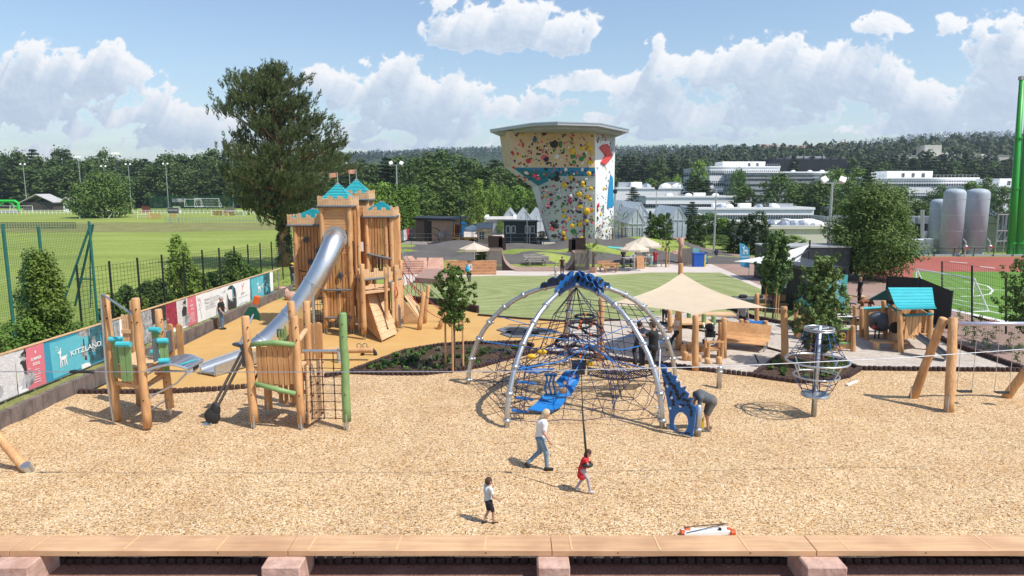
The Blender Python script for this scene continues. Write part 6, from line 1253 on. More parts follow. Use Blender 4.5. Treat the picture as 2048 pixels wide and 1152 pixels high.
 m=MB();m.box(((e0+e1)/2,(f0+f1)/2,2.95),(e1-e0,f1-f0,.12));m.box((-8.6,36.9,2.9),(2.4,2.6,.12));m.box(((a0+a1)/2,(b0+b1)/2,2.9),(a1-a0,b1-b0,.1));m.build('floor_deck',WOODH,r)
 planks('plank_wall',(x1+.1,y1+.4),(e0,f0),2.6,6.0,5)
 A=V((-7.4,33.5,0));B=V((-6.42,34.35,0));Cc=V((-5.95,36.3,0));Dd=V((-7.9,34.9,0))
 post(A.x,A.y,0,3.78,.125);post(B.x,B.y,0,3.5,.1,foot=False);post(Cc.x,Cc.y,0,3.7,.11);post(-6.05,35.2,0,3.55,.10);post(Dd.x,Dd.y,0,3.4,.11)
 def bat(P,Q_,z,h,n):
  m=MB();P=V(P);Q_=V(Q_);d=(Q_-P)/n
  for i in range(n):
   hh=h*(1 if(i//2)%2==0 else .65)*q.uniform(.95,1.05);m.beam(P+d*(i+.05)+V((0,0,z+hh/2)),P+d*(i+.95)+V((0,0,z+hh/2)),.045,hh)
  m.build('battlement',WOODL,r);m=MB();m.tube([P+V((0,-.06,z-.03)),Q_+V((0,-.06,z-.03))],.06,8);m.build('grey_beam',GREYR,r)
 bat(A+V((.08,.05,0)),B,3.05,.5,9);bat(Dd,A,2.9,.45,8);bat(B+V((.1,.3,0)),Cc,2.75,.75,12)
 planks('plank_wall',(Dd.x,Dd.y),(A.x,A.y),1.7,3.0,7,gap=.14);boards('board_wall',(-6.2,34.8),(Cc.x,Cc.y),.55,2.7,13,WOODL)
 planks('plank_wall',(x1+.1,y0+.5),(Dd.x,Dd.y),.8,1.8,4)
 m=MB();m.ext([A+V((0,0,2.3)),B+V((0,0,2.3)),Cc+V((0,0,2.3)),V((-7.9,36.5,2.3))],(0,0,.1));m.build('floor_deck',WOODL,r)
 m=MB();pd=V((-6.02,35.6,0));m.beam(pd+V((0,-.22,.75)),pd+V((.06,.12,.75)),.1,1.0);m.sph(pd+V((.03,-.05,1.25)),(.08,.2,.18),8,6);m.build('arched_door',GREYP,r)
 m=MB();m.tube([(-6.0,35.0,1.9),(-5.9,34.9,2.15),(-5.96,34.95,2.35),(-6.0,35.0,2.45)],.035,6);m.build('grab_handle',mat('handle_red',(.55,.05,.02),.4),r)
 for k,(x,y,z)in enumerate(((-6.3,34.4,3.15),(-6.05,35.2,3.2))):m=MB();m.tube([(x,y-.12,z-.12),(x+.12,y-.2,z),(x,y-.12,z+.14)],.02,6);m.build('steel_handle',STEEL,r)
 T0,T1=V((-7.55,34.75,2.35)),V((-6.75,35.75,2.35));B0,B1=G(765,681,.12),G(794,667,.12);m=MB();n=18
 for i in range(n):
  t0,t1=i/n,(i+.94)/n;nn=(B0-T0).cross(T1-T0).normalized();nn=nn if nn.z>0 else-nn;j=.018*(i%2)
  m.ext([T0.lerp(B0,t0)+nn*j,T1.lerp(B1,t0)+nn*j,T1.lerp(B1,t1)+nn*j,T0.lerp(B0,t1)+nn*j],-nn*.06)
 rp=m.build('climbing_ramp',WOODL,r);m=MB();n=11
 for i in range(n):
  a=T0.lerp(B0,i/n);b=T0.lerp(B0,(i+1)/n)
  for z in range(6):
   za=a.z*(z/6)+.05;zb_=a.z*((z+1)/6)
   if z/6>0.02:m.beam((a.x-.02,a.y-.02,(za+zb_)/2),(b.x-.02,b.y-.02,(za+zb_)/2*b.z/a.z),.04,(zb_-za)*.96)
 m.build('ramp_side',WOODH,rp);m=MB();mid=(T0+T1)/2;mb_=(B0+B1)/2;m.tube([mid+V((-.1,0,.9)),mid+V((0,0,.12)),mid.lerp(mb_,.5)+V((.02,0,.1)),mid.lerp(mb_,.87)+V((0,0,.1))],.022,6);m.build('climbing_rope',mat('rope_brown',(.06,.03,.025),.8),rp)
 m=MB();e=mid.lerp(mb_,.87)+V((0,0,.1));m.sph(e,.05,7,5);m.build('rope_end',BLACK,rp)
 m=MB();m.ext([(-6.0,37.6,1.5),(-5.75,38.3,1.5),(-4.95,38.2,.05),(-5.0,37.4,.05)],(0,0,.08));m.ext([(-6.0,37.3,1.4),(-6,37.36,.1),(-5.2,37.3,.1),(-5.15,37.25,.3)],(0,.05,0));m.build('low_ramp',WOODL,r)
 for(x,z,s)in((-11.15,4.75,.17),(-10.45,4.15,.21),(-10.95,3.55,.17),(-8.85,3.05,.17),(-8.98,2.25,.15)):
  y=(b0 if x<-10 else y0)-.07;m=MB();m.cyl((x,y,z),(x,y-.05,z),s,n=14);o=m.build('round_panel',GREYP,r);m=MB();m.tube([(x+s*.5*math.cos(t),y-.08,z+s*.5*math.sin(t))for t in[6.283*k/10 for k in range(10)]],.02,5,closed=True);m.build('panel_ring',mat('panel_brown',(.12,.06,.04),.5),o)
 m=MB();m.box((-7.95,36.1,4.45),(.14,.04,.5));m.build('small_sign',WHITE,r)
 def S(u,v,Y):return D(u,v,Y)
 pts=[S(671,477,34.9),S(664,492,34.35),S(652,520,33.9),S(636,552,33.6),S(618,582,33.4),S(598,612,33.2),S(575,640,33.0),S(552,664,32.8),S(528,686,32.5),S(500,706,32.0)]
 sm=[]
 for i in range(len(pts)-1):
  p0,p1,p2,p3=pts[max(i-1,0)],pts[i],pts[i+1],pts[min(i+2,len(pts)-1)]
  for k in range(4):
   t=k/4;sm.append(.5*((2*p1)+(p2-p0)*t+(2*p0-5*p1+4*p2-p3)*t*t+(3*p1-p0-3*p2+p3)*t**3))
 sm.append(pts[-1]);m=MB();m.tube(sm,.52,28,caps=False);sl=m.build('tube_slide',STAIN,r,smooth=True)
 for i in(0,14,23,32):m=MB();d=(sm[min(i+1,len(sm)-1)]-sm[max(i-1,0)]).normalized()*.035;m.cyl(sm[i]-d,sm[i]+d,.555,n=28);m.build('slide_flange',STEEL,sl)
 m=MB();c=V((pts[0].x,34.88,pts[0].z));m.cyl(c,c-V((0,.06,0)),.62,n=24);m.build('slide_collar',STEEL,sl)
 O0=G(505,706,.45);O1=G(416,738,.28);d=(O1-O0);n_=V((-d.y,d.x,0)).normalized()*.42;m=MB();prof=[(-1,.30),(-.98,.12),(-.8,.02),(0,0),(.8,.02),(.98,.12),(1,.30)];vs=[]
 for t in(0,.25,.5,.75,1):
  c=O0.lerp(O1,t)
  for a,b in prof:vs.append(c+n_*a+V((0,0,b-.12)))
 m.add(vs,[(i*7+j,i*7+j+1,(i+1)*7+j+1,(i+1)*7+j)for i in range(4)for j in range(6)]);ou=m.build('slide_outlet',STAIN,sl,smooth=True);m=MB()
 for s in(-1,1):m.tube([O0+n_*s+V((0,0,.18)),O1+n_*s+V((0,0,.18)),O1+n_*s*.98+d.normalized()*.05+V((0,0,-.2))],.03,6)
 m.tube([O1-n_+V((0,0,-.16)),O1+n_+V((0,0,-.16))],.05,6);m.ext([O0+n_*1.02+V((0,0,-.35)),O1+n_*1.02+V((0,0,-.25)),O1+n_*1.02+V((0,0,.15)),O0+n_*1.02+V((0,0,.15))],n_*.02);m.build('outlet_rim',STEEL,ou)
 a=G(630,690);m=MB();m.tube([(a.x,a.y,0),(a.x,a.y,3.0)],.06,10);m.build('steel_pole',STEEL,r)
 lx0,lx1,ly=-10.55,-9.85,36.0;m=MB()
 for k in range(6):m.tube([(lx0+k*.14,ly,.3),(lx0+k*.14,ly,2.4)],.014,5)
 for k in range(7):m.tube([(lx0,ly,.45+k*.3),(lx1,ly,.45+k*.3)],.016,5)
 m.build('rope_net',mat('rope_brown',(.06,.03,.025),.8),r);m=MB();m.tube([(lx0-.5,ly-.1,2.35),(lx1+.1,ly-.1,2.5)],.06,8);m.tube([(lx0-.2,ly-.1,1.75),(lx1,ly-.1,1.75)],.05,8);m.build('grey_beam',GREYR,r)
 m=MB();m.box((-10.2,36.6,.45),(1.2,1.0,.08));m.build('step_deck',WOODH,r)
 AN=[V((-5.95,36.3,2.3)),V((-5.85,37.6,2.3))];P1=[G(838,660),G(848,647)];P2=[G(877,659),G(886,646)]
 return r,AN,P1,P2
castle_root,AN,P1,P2=castle()
tops1=[P1[0]+V((.28,.1,2.0)),P1[1]+V((.28,.1,2.1))];tops2=[P2[0]+V((.42,0,1.05)),P2[1]+V((.42,0,1.1))]
rb=thing('rope_bridge','red and black rope bridge sloping from the castle to the four leaning posts','rope bridge',P1[0]);ROPR=mat('rope_red',(.38,.06,.03),.7)
for k,(b,t)in enumerate(zip(P1+P2,tops1+tops2)):m=MB();m.log(b,t,.12,seed=k);m.build('post',WOODV,rb,smooth=True)
for s in(0,1):
 for dz,c in((0,NAVY),(-.75,ROPR)):
  m=MB();a=AN[s]+V((0,0,.9+dz));b=tops1[s]+V((0,0,-.1+dz));c2=tops2[s]+V((0,0,-.05+dz*.7));m.tube([a,(a+b)/2-V((0,0,.15)),b],.022,5);m.tube([b,(b+c2)/2-V((0,0,.08)),c2],.022,5);m.build('side_rope',c,rb)
 for k in range(6):
  t=(k+.5)/6;a=(AN[s]+V((0,0,.9))).lerp(tops1[s]+V((0,0,-.1)),t);m=MB();m.tube([a-V((0,0,.12)),a+V((.06,0,-.45)),a-V((-.02,0,.85))],.018,5);m.sph(a-V((0,0,.12)),.04,6,4);m.build('hanger',ROPR,rb)
# ---- trampolines ----
for(u,v,lab)in((1040,668,'nearer grey hexagonal trampoline mat let into the ochre surface'),(1078,663,'right grey hexagonal trampoline mat let into the ochre surface'),(1032,660,'far left grey hexagonal trampoline mat let into the ochre surface')):
 c=G(u,v,.03);r=thing('trampoline',lab,'trampoline',c);m=MB();m.ext([c+V((1.05*math.cos(k*1.0472),.95*math.sin(k*1.0472),0))for k in range(6)],(0,0,.03));m.build('frame_pad',GREYR,r);m=MB();m.ext([c+V((.62*math.cos(k*1.0472),.55*math.sin(k*1.0472),.031))for k in range(6)],(0,0,.012));m.build('jump_mat',DARK,r)
# ---- balance beam with tyre ----
a=G(627,702,.45);b=G(744,700,.5);r=thing('balance_beam','round timber seesaw beam with handle rings resting on a half tyre','seesaw',(a+b)/2)
m=MB();m.log(a,b,.13);m.build('beam',WOODV,r,smooth=True)
for t in(.05,.78,.88):
 p=a.lerp(b,t)+V((0,0,.2));m=MB();m.tube([p+V((.1*math.cos(k),0,.1*math.sin(k)))for k in[6.283*i/12 for i in range(12)]],.018,5,closed=True);m.build('handle_ring',GREYP,r)
m=MB();c=G(738,711);m.tube([c+V((.30*math.cos(t),0,.30*math.sin(t)+.02))for t in[math.pi*i/10 for i in range(11)]],.085,8);m.build('tyre_stop',DARK,r,smooth=True)
m=MB();c=G(678,726);m.lathe([(.085,0),(.085,.52),(.05,.6),(.045,.68)],c,12);tag(m.build('steel_bollard',WALLG,None),'small grey bottle shaped bollard on the ochre surface under the beam','bollard')
m=MB();m.lathe([(.08,.0),(.08,.5)],a.lerp(b,.45)-V((0,0,.45)),10);m.build('pivot',GREYP,r)
# ---- near play towers ----
def log_in(r,x,y,z0,z1,rr=.12,dx=0,dy=0,mt=WOODV,shoe=0,name='post'):
 m=MB();m.log((x,y,z0),(x+dx,y+dy,z1),rr,seed=int(abs(x)*29));p=m.build(name,mt,r,smooth=True)
 for z in(z0+.9,z1-.7,z1-.3):m=MB();m.cyl((x,y-rr-.008,z),(x,y-rr+.03,z),.022,n=6);m.build('bolt',BLACK,p)
 if shoe:m=MB();m.box((x+.03,y-.08,z0+.02),(.05,.14,.5));m.box((x-.07,y-.02,z0+.02),(.04,.1,.5));m.build('post_shoe',STEEL,p)
 return p
def towerA():
 r=thing('left_play_tower','x','play tower',G(290,840));r.name='play_tower';tag(r,'left wooden play tower with green slats and a curved perforated steel platform','play tower')
 F1=G(236,845);F2=G(296,862);B1=G(284,815);B2=G(343,833);zd=1.95
 hF1=D(230,592,F1.y).z;hF2=D(287,598,F2.y).z
 log_in(r,F1.x,F1.y,0.1,hF1,.13,dx=-.05);log_in(r,F2.x,F2.y,.12,hF2,.13,dx=-.06);log_in(r,B1.x-.05,B1.y,.1,D(281,603,B1.y).z,.12,dx=.02);log_in(r,B2.x-.02,B2.y,.3,D(330,620,B2.y).z,.125,dx=-.15,shoe=1)
 for p in(F1,F2,B1,B2):pass
 DK=[V((F1.x,F1.y,zd)),V((F2.x,F2.y,zd)),V((B2.x-.1,B2.y,zd)),V((B1.x,B1.y,zd))]
 m=MB();m.ext(DK,(0,0,.06));m.build('deck',WOODL,r)
 q=random.Random(3);m=MB();vplanks(m,DK[3].xy.to_3d(),DK[2].xy.to_3d(),zd-.55,zd-.05,5,.04,q,.25,.06);m.build('rear_skirt',WOODP,r);m=MB();vplanks(m,DK[0].xy.to_3d(),DK[1].xy.to_3d(),zd-.5,zd-.02,6,.04,q,.2,.08);m.build('skirt_planks',WOODP,r)
 m=MB();m.beam(DK[3]-V((0,0,.15)),DK[2]-V((0,0,.15)),.07,.16);m.beam(DK[1]-V((0,0,.55)),DK[2]-V((0,0,.45)),.07,.14);m.beam(DK[0]-V((0,0,.62)),DK[1]-V((0,0,.55)),.07,.13);m.build('bearer',WOODH,r)
 for k in range(7):
  p=V((F1.x+.12+k*.11,F1.y-.02,0));m=MB();h0=zd-.75+.04*k;
  m.tube([(p.x,p.y+.1,h0+.12),(p.x,p.y+.1,h0-.1+.02*k)],.04,6);m.build('scalloped_board',WOODV,r)
 a=D(243,640,B1.y).xy.to_3d();b=D(277,640,B1.y).xy.to_3d();m=MB();vplanks(m,a,b,zd+.1,zd+1.32,7,.04,q,.14,.03);m.build('plank_railing',WOODL,r);m=MB();m.beam(a+V((0,-.05,zd+.75)),b+V((0,-.05,zd+.75)),.05,.13);m.beam(a+V((0,-.05,zd+.15)),b+V((0,-.05,zd+.15)),.05,.13);m.build('rail_board',WOODL,r)
 def green(a,b,z0,z1,caps=(1,),n=2):
  a=V(a);b=V(b);m=MB();vplanks(m,a,b,z0,z1,n,.05,None,.12);g=m.build('green_slats',GREEN,r);d=(b-a)
  for z in caps:m=MB();m.cyl(a-d*.12+V((0,-.05,z)),b+d*.12+V((0,-.05,z)),.085,n=10);m.build('teal_roller',TEAL,g)
 green((F1.x+.1,F1.y-.12,0),(F1.x+.42,F1.y-.1,0),zd-.42,zd+.86,(zd+.84,));green((F2.x-.62,F2.y-.1,0),(F2.x-.25,F2.y-.14,0),zd-.30,zd+.86,(zd+.86,))
 green((F2.x+.38,F2.y+.35,0),(F2.x+.62,F2.y+.4,0),zd-.15,zd+.82,(zd+.22,zd+.86),2);green((B2.x-.33,B2.y-.2,0),(B2.x-.05,B2.y-.25,0),zd-.1,zd+1.05,(zd+.30,zd+1.05),3)
 for(x,y,z,s)in((F2.x+.33,F2.y+.2,zd+.6,.3),(B2.x+.22,B2.y-.2,zd+.65,.3)):m=MB();m.box((x,y,z),(.05,s,.72));m.build('grey_panel',GREYP,r,bevel=.02)
 for k,x in enumerate((.0,.3)):m=MB();m.box((F2.x+.25+x*1.0,B2.y-.05,zd+.6),(.2,.05,1.05));m.sph((F2.x+.25+x,B2.y-.05,zd+1.13),(.1,.03,.08),8,5);m.build('back_board',WOODP,r)
 c0=V((F2.x+.15,F2.y+.45,zd+.0));m=MB();n=10;vs=[]
 for i in range(n+1):
  t=i/n;x=F2.x+.15+1.15*t;z=zd+.02+.16*math.sin(t*2.4)-.35*max(0,t-.6)**1.2
  vs+=[(x,F2.y-.1+.22*t,z),(x,B2.y-.2,z+.02)]
 m.add(vs,[(2*i,2*i+1,2*i+3,2*i+2)for i in range(n)]);pm=nmat('perforated_steel',lambda nt,b:perf(nt,b));m.build('perforated_platform',pm,r)
 m=MB();m.tube([vs[2*i]for i in range(n+1)],.045,8);m.tube([vs[2*i+1]for i in range(n+1)],.045,8);m.tube([vs[-2],vs[-1]],.05,8);m.build('platform_rim',STEEL,r)
 m=MB();e0,e1=V(vs[-2]),V(vs[-1]);m.ext([e0+V((.02,0,-.02)),e1+V((.02,0,-.02)),e1+V((.0,0,-.2)),e0+V((.0,0,-.2))],(-.03,0,0));m.build('platform_end',mat('painted_grey',(.45,.46,.47),.5),r);m=MB();mm=(e0+e1)/2;m.box(mm+V((.03,0,-.1)),(.03,.35,.08));m.build('slot',BLACK,r)
 m=MB();m.beam(V(vs[-6])+V((0,.08,.02)),V(vs[-4])+V((0,.9,.02)),.09,.02);m.build('teal_stripe',TEAL,r)
 m=MB();m.tube([V(vs[-2])+V((-.05,.05,-.15)),V(vs[-2])+V((-.35,.0,-.45)),(F2.x+.35,F2.y,zd-.75),(F2.x+.1,F2.y,zd-.78)],.03,7);m.tube([V(vs[-1])+V((-.05,0,-.15)),V(vs[-1])+V((-.3,0,-.4)),(B2.x,B2.y-.1,zd-.35)],.03,7);m.build('curved_bracket',STEEL,r)
 for k in range(4):m=MB();z=.55+.38*k;m.tube([(F2.x+.08,F2.y,z+.1),(B2.x-.08*(1+k*.2),B2.y,z+.05)],.022,7);m.build('rung',STEEL,r)
 for k in range(6):m=MB();m.sph((B1.x+.1,B1.y-.08,.45+.26*k),(.06,.05,.05),7,5);m.build('climbing_hold',BLACK,r)
 m=MB();t=V((F1.x-.14,F1.y-.1,hF1+.02));m.tube([(F1.x+.02,F1.y-.25,0),(F1.x-.1,F1.y-.22,1.5),t,t+V((.06,0,.05)),V((F2.x-.1,F2.y+.02,hF2-.55))],.035,8);m.build('slide_pole',STEEL,r)
def perf(nt,b):
 L=nt.links;tc=nt.nodes.new('ShaderNodeTexCoord');v=nt.nodes.new('ShaderNodeTexVoronoi');v.inputs['Scale'].default_value=22;v.inputs['Randomness'].default_value=0;L.new(tc.outputs['Object'],v.inputs['Vector'])
 r=nt.nodes.new('ShaderNodeValToRGB');r.color_ramp.interpolation='CONSTANT';r.color_ramp.elements[0].color=(.03,.03,.04,1);r.color_ramp.elements[1].position=.33;r.color_ramp.elements[1].color=(.34,.36,.42,1);L.new(v.outputs['Distance'],r.inputs[0]);L.new(r.outputs[0],b.inputs['Base Color']);b.inputs['Metallic'].default_value=.6;b.inputs['Roughness'].default_value=.4
towerA()
def towerB():
 r=thing('play_tower','middle wooden play tower with green rails, a rope net and a green end post','play tower',G(560,840))
 F1=G(510,858);F2=G(604,860);B1=G(538,832);B2=G(620,838);zd=1.9;q=random.Random(6)
 log_in(r,F1.x,F1.y,.25,D(505,634,F1.y).z,.125,dx=-.1,shoe=1);log_in(r,F2.x,F2.y,.25,D(598,634,F2.y).z,.125,dx=-.08,shoe=1);log_in(r,B1.x,B1.y,.25,2.1,.125,shoe=1);log_in(r,B2.x,B2.y,.25,D(619,604,B2.y).z,.12,dx=.05,shoe=1);log_in(r,F1.x+.55,B1.y+1.1,.1,D(528,604,B1.y+1.1).z,.13)
 log_in(r,G(694,858).x,G(694,858).y,.25,D(694,628,20.6).z,.13,mt=GREEN,shoe=1,name='green_post')
 m=MB();m.ext([V((F1.x,F1.y,zd)),V((F2.x,F2.y,zd)),V((B2.x,B2.y,zd)),V((B1.x,B1.y+.3,zd))],(0,0,.07));m.build('deck',WOODL,r)
 a=V((F1.x+.18,F1.y-.03,0));b=V((F2.x-.12,F2.y-.03,0));m=MB();vplanks(m,a,b,zd-.42,zd+.78,7,.045,q,.16,.05);m.build('plank_railing',WOODP,r);m=MB();m.beam(a+V((0,.05,zd+.55)),b+V((0,.05,zd+.55)),.05,.15);m.build('rail_board',WOODH,r)
 m=MB();m.tube([a+V((-.1,-.08,zd+.84)),(a+b)/2+V((0,-.08,zd+.92)),b+V((.05,-.08,zd+.86))],[.08,.09,.08],10);m.build('green_rail',GREEN,r,smooth=True);m=MB();m.tube([a+V((-.05,-.1,zd-.38)),(a+b)/2+V((0,-.1,zd-.55)),b+V((.02,-.1,zd-.68))],[.07,.08,.07],10);m.build('green_rail',GREEN,r,smooth=True)
 m=MB();vplanks(m,(F1.x+.35,B1.y,0),(F2.x-.1,B1.y,0),.45,zd-.1,6,.045,q,.3,.1);m.build('lower_planks',WOODP,r);m=MB();m.beam((F1.x+.35,B1.y-.05,zd-.45),(F2.x-.05,B1.y-.05,zd-.45),.07,.15);m.beam((F1.x+.35,B1.y-.05,.85),(F2.x-.05,B1.y-.05,.85),.06,.13);m.build('bearer',WOODH,r)
 for(x,y)in((F1.x+.6,B1.y+1.0),(F1.x+.95,B1.y+1.0),(F2.x-.1,B2.y+.5),(F2.x+.2,B2.y+.5)):m=MB();z1=zd+1.15;m.box((x,y,(zd+z1)/2),(.25,.05,z1-zd));m.sph((x,y,z1),(.125,.025,.1),8,5);m.build('rear_board',WOODP,r)
 for k in range(3):m=MB();m.box((F1.x+.42+.1*k,B1.y+.2,zd+.45+.08*k),(.06,.05,1.0));m.build('green_slat',GREEN,r)
 m=MB();m.box((F1.x-.22,F1.y+.1,zd+.45),(.22,.05,.72));m.build('grey_panel',GREYP,r,bevel=.02);m=MB();m.box((F1.x+.42,B1.y+.3,zd+.85),(.24,.05,.3));m.build('grey_panel',GREYP,r,bevel=.02)
 m=MB();m.log((F2.x-.02,F2.y+.1,zd+.95),(B2.x+.05,B2.y-.2,zd+1.12),.085);m.build('cross_log',WOODL,r,smooth=True)
 m=MB();x=F2.x+.2
 for k in range(8):z=.2+k*.235;m.ext([V((x,F2.y-.02,z)),V((x+.22,B2.y,z)),V((x+.22,B2.y,z+.215)),V((x,F2.y-.02,z+.215))],(.05,-.02,0))
 cw=m.build('climbing_wall',WOODL,r)
 for k in range(12):t=q.random();m=MB();m.sph((x+.22*t+.06,F2.y+(B2.y-F2.y)*t-.06,.3+k*.15),(.05,.04,.035),6,4);m.build('climbing_hold',mat('hold_brown',(.10,.05,.04),.6),cw)
 gx=G(694,858).x;zt=zd+.62;y=F2.y+.1;m=MB();m.tube([(F2.x+.1,y,zt),(gx-.1,y,zt)],.045,8);m.build('net_bar',STEEL,r);m=MB();K=[]
 for i in range(3):
  xx=F2.x+.32+i*.36;m.tube([(xx,y,zt),(xx+.01,y,.32)],.017,5)
 for j in range(8):
  z=.35+j*(zt-.5)/7.5;m.tube([(F2.x+.12,y,z),(F2.x+.32,y,z),(F2.x+.68,y,z+.01),(F2.x+1.04,y,z),(gx-.12,y,z-.01)],.012,5)
  for i in range(3):m.sph((F2.x+.32+i*.36,y,z),.036,6,4)
 m.build('climbing_net',mat('net_brown',(.045,.025,.02),.7),r)
 f=G(424,850);t0=D(487,705,F1.y+.3);m=MB()
 for s in(-.07,.07):m.tube([f+V((s,0,.35)),t0+V((s,0,0))],.045,8)
 m.tube([t0,D(480,690,F1.y+.5)],.05,8);m.build('twin_rail',mat('rail_dark',(.16,.16,.17),.4,.8),r)
 m=MB();m.sph(f+V((.03,0,.3)),(.26,.12,.28),12,8);m.sph(f+V((.15,0,.52)),(.16,.1,.26),10,8);m.build('black_foot',DARK,r,smooth=True);m=MB();m.box(f+V((-.12,-.05,.03)),(.3,.25,.06));m.cyl(f+V((0,-.02,0)),f+V((0,-.02,.18)),.06);m.build('foot_plate',STEEL,r)
 m=MB();p=D(477,690,F1.y+.5);m.lathe([(.05,-.06),(.17,.0),(.2,.05),(.14,.08)],p,14);m.build('grey_pad',GREYR,r);m=MB()
 m.tube([t0+V((-.02,0,.0)),t0+V((-.02,0,.2)),t0+V((.2,0,.4)),V((F1.x-.05,F1.y,zd+.38))],.05,8);m.tube([t0,t0+V((.1,-.05,-.35)),t0+V((.45,0,-.6)),V((F1.x-.05,F1.y,zd-.55))],.04,8);m.build('curved_bracket',mat('rail_dark',(.16,.16,.17),.4,.8),r)
 m=MB();m.tube([D(478,690,F1.y+.5),D(512,618,F1.y+1)],.035,7);m.build('crane_pole',STEEL,r);m=MB();c=D(503,625,F1.y+.9)
 m.ext([c+V((-.27,0,-.22)),c+V((-.24,0,-.04)),c+V((-.08,0,.18)),c+V((.12,0,.18)),c+V((.24,0,-.04)),c+V((.26,0,-.28)),c+V((.1,0,-.2))],(0,.06,0));m.build('green_shield',mat('shield_green',(.008,.09,.05),.4),r)
 m=MB();c=D(513,600,F1.y+1.0);m.box(c,(.17,.17,.28),R=Matrix.Rotation(.3,3,'Y'));m.build('orange_block',mat('block_orange',(.62,.12,.02),.4),r,bevel=.02)
towerB()
# ---- net climbing dome ----
def dome():
 C0=V((2.3,24.2,0));R,H=4.2,4.1;r=thing('net_climbing_dome','large rope net climbing dome with five curved steel pipes and a wavy blue crown','climbing net',C0);q=random.Random(2)
 A=[math.radians(90+72*k)for k in range(5)];BR=mat('bright_rope',(.02,.17,.50),.6);PR=mat('purple_rope',(.04,.022,.07),.7)
 def lp(a,th):return C0+V((math.cos(a)*R*math.cos(th),math.sin(a)*R*math.cos(th),H*math.sin(th)))
 for a in A:
  pts=[lp(a,math.radians(x))for x in(0,8,16,24,32,40,48,56,64,72,80,87)];pts[0].z=-.05
  m=MB();m.tube(pts,.085,12);l=m.build('arch_pipe',STEEL,r,smooth=True)
  for t in(3,15,27,38,50,62,74):
   p=lp(a,math.radians(t));d=(lp(a,math.radians(t+1))-p).normalized();m=MB();m.cyl(p-d*.05,p+d*.05,.12,n=12);m.sph(p+V((math.cos(a),math.sin(a),0))*-.13,.06,7,5);m.build('pipe_clamp',STEEL,l,smooth=True)
 m=MB();m.sph(C0+V((0,0,H+.02)),(.3,.3,.14),14,8);m.build('hub',STEEL,r,smooth=True)
 for a in A:
  for sd,c in((-1,BLUE),(1,mat('navy_plate',(.008,.035,.12),.4))):
   e=V((math.cos(a),math.sin(a),0));s=V((-e.y,e.x,0))*(.10*sd);top=[];bot=[];n=26
   for i in range(n+1):
    t=i/n;d=.12+1.18*t;th=math.acos(min(1,d/R));z=H*math.sin(th);top.append(C0+e*d+s+V((0,0,z+.10+.34*(1-t)**.6+.05*math.sin(t*21))));bot.append(C0+e*d+s+V((0,0,z+.0)))
   m=MB();tk=V((-e.y,e.x,0))*.03
   for i in range(n):m.ext([bot[i],bot[i+1],top[i+1],top[i]],tk)
   b=m.build('crown_board',c,r);m=MB()
   for k in range(5):
    i=3+k*5;off=tk*(1.1 if sd>0 else-.15);c0=(top[i]*.6+bot[i]*.4)+off;m.ext([c0+e*dx*.1+V((0,0,dz*.09))for dx,dz in((-1,-.8),(-.2,-1.2),(.3,-.1),(1,.2),(.5,1.1),(-.2,.6),(-.9,.9))],tk*.15)
   m.build('painted_wave',BLACK,b)
 LV=[(3.95,.22),(3.45,.42),(2.95,.66),(2.4,.95),(1.85,1.28),(1.3,1.62),(.75,1.95),(.25,2.2)];NR=15
 def node(k,j,dz=0):
  an=math.radians(90)+2*math.pi*k/NR;ph=(k%3)/3;rr,z=LV[j];f=1-.20*math.sin(math.pi*ph)*(rr/4);return C0+V((math.cos(an)*rr*f,math.sin(an)*rr*f,z+dz+.06*math.sin(k*1.7+j)))
 for j in range(len(LV)-1):
  m=MB();ring=[]
  for k in range(NR):a,b=node(k,j),node(k+1,j);ring+=[a,(a+b)/2-V((0,0,.08))]
  m.tube(ring,.013,4,closed=True);m.build('web_ring',PR if j<2 else NAVY,r)
 for k in range(NR):
  m=MB();m.tube([node(k,j)for j in range(len(LV))],.013,4);
  if k%3==0:a=A[k//3];m.tube([node(k,0),lp(a,.06)],.016,4)
  m.build('web_spoke',PR if k%2 else NAVY,r)
 def panel(a0,a1,c,t0,t1,nu,nv,inn=.0,name='standing_net'):
  m=MB();P_=lambda i,j:(lp(a0,t0+(t1-t0)*j/nv).lerp(lp(a1,t0+(t1-t0)*j/nv),i/nu))+(C0+V((0,0,.5))-lp((a0+a1)/2,.4))*(inn+.10*math.sin(math.pi*i/nu))*V((1,1,0)).length*.5
  for i in range(1,nu):m.tube([P_(i,j)for j in range(nv+1)],.014,4)
  for j in range(nv+1):m.tube([P_(i,j)for i in range(nu+1)],.014,4)
  m.build(name,c,r)
 panel(A[0],A[4],NAVY,.18,.95,9,8,.35);panel(A[0],A[1],NAVY,.12,.75,8,6,.3);panel(A[4],A[3],NAVY,.15,.55,7,4,.55);panel(A[1],A[2],PR,.05,.45,7,5,.25)
 m=MB()
 for k in range(10):
  an=2*math.pi*k/10;m.tube([C0+V((0,0,H-.1)),C0+V((.8*math.cos(an),.8*math.sin(an),3.0)),C0+V((1.3*math.cos(an),1.3*math.sin(an),1.7))],.015,4)
 for rr,z in((.45,3.45),(.8,3.0),(1.0,2.5),(1.2,2.0)):m.tube([C0+V((rr*math.cos(2*math.pi*k/10),rr*math.sin(2*math.pi*k/10),z))for k in range(10)],.015,4,closed=True)
 m.build('inner_net',NAVY,r)
 for k,a in enumerate(A):
  m=MB();hub=D(1180,690,24.3);m.tube([lp(a,.45),hub.lerp(lp(a,.45),.4)-V((0,0,.25)),hub],.022,5);m.tube([lp(a,.75),hub+V((0,0,.1))],.016,4);m.tube([hub,node(k*3+1,3)],.018,4);m.build('blue_stay_rope',BR,r)
 ORG=mat('ring_orange',(.6,.13,.02),.6)
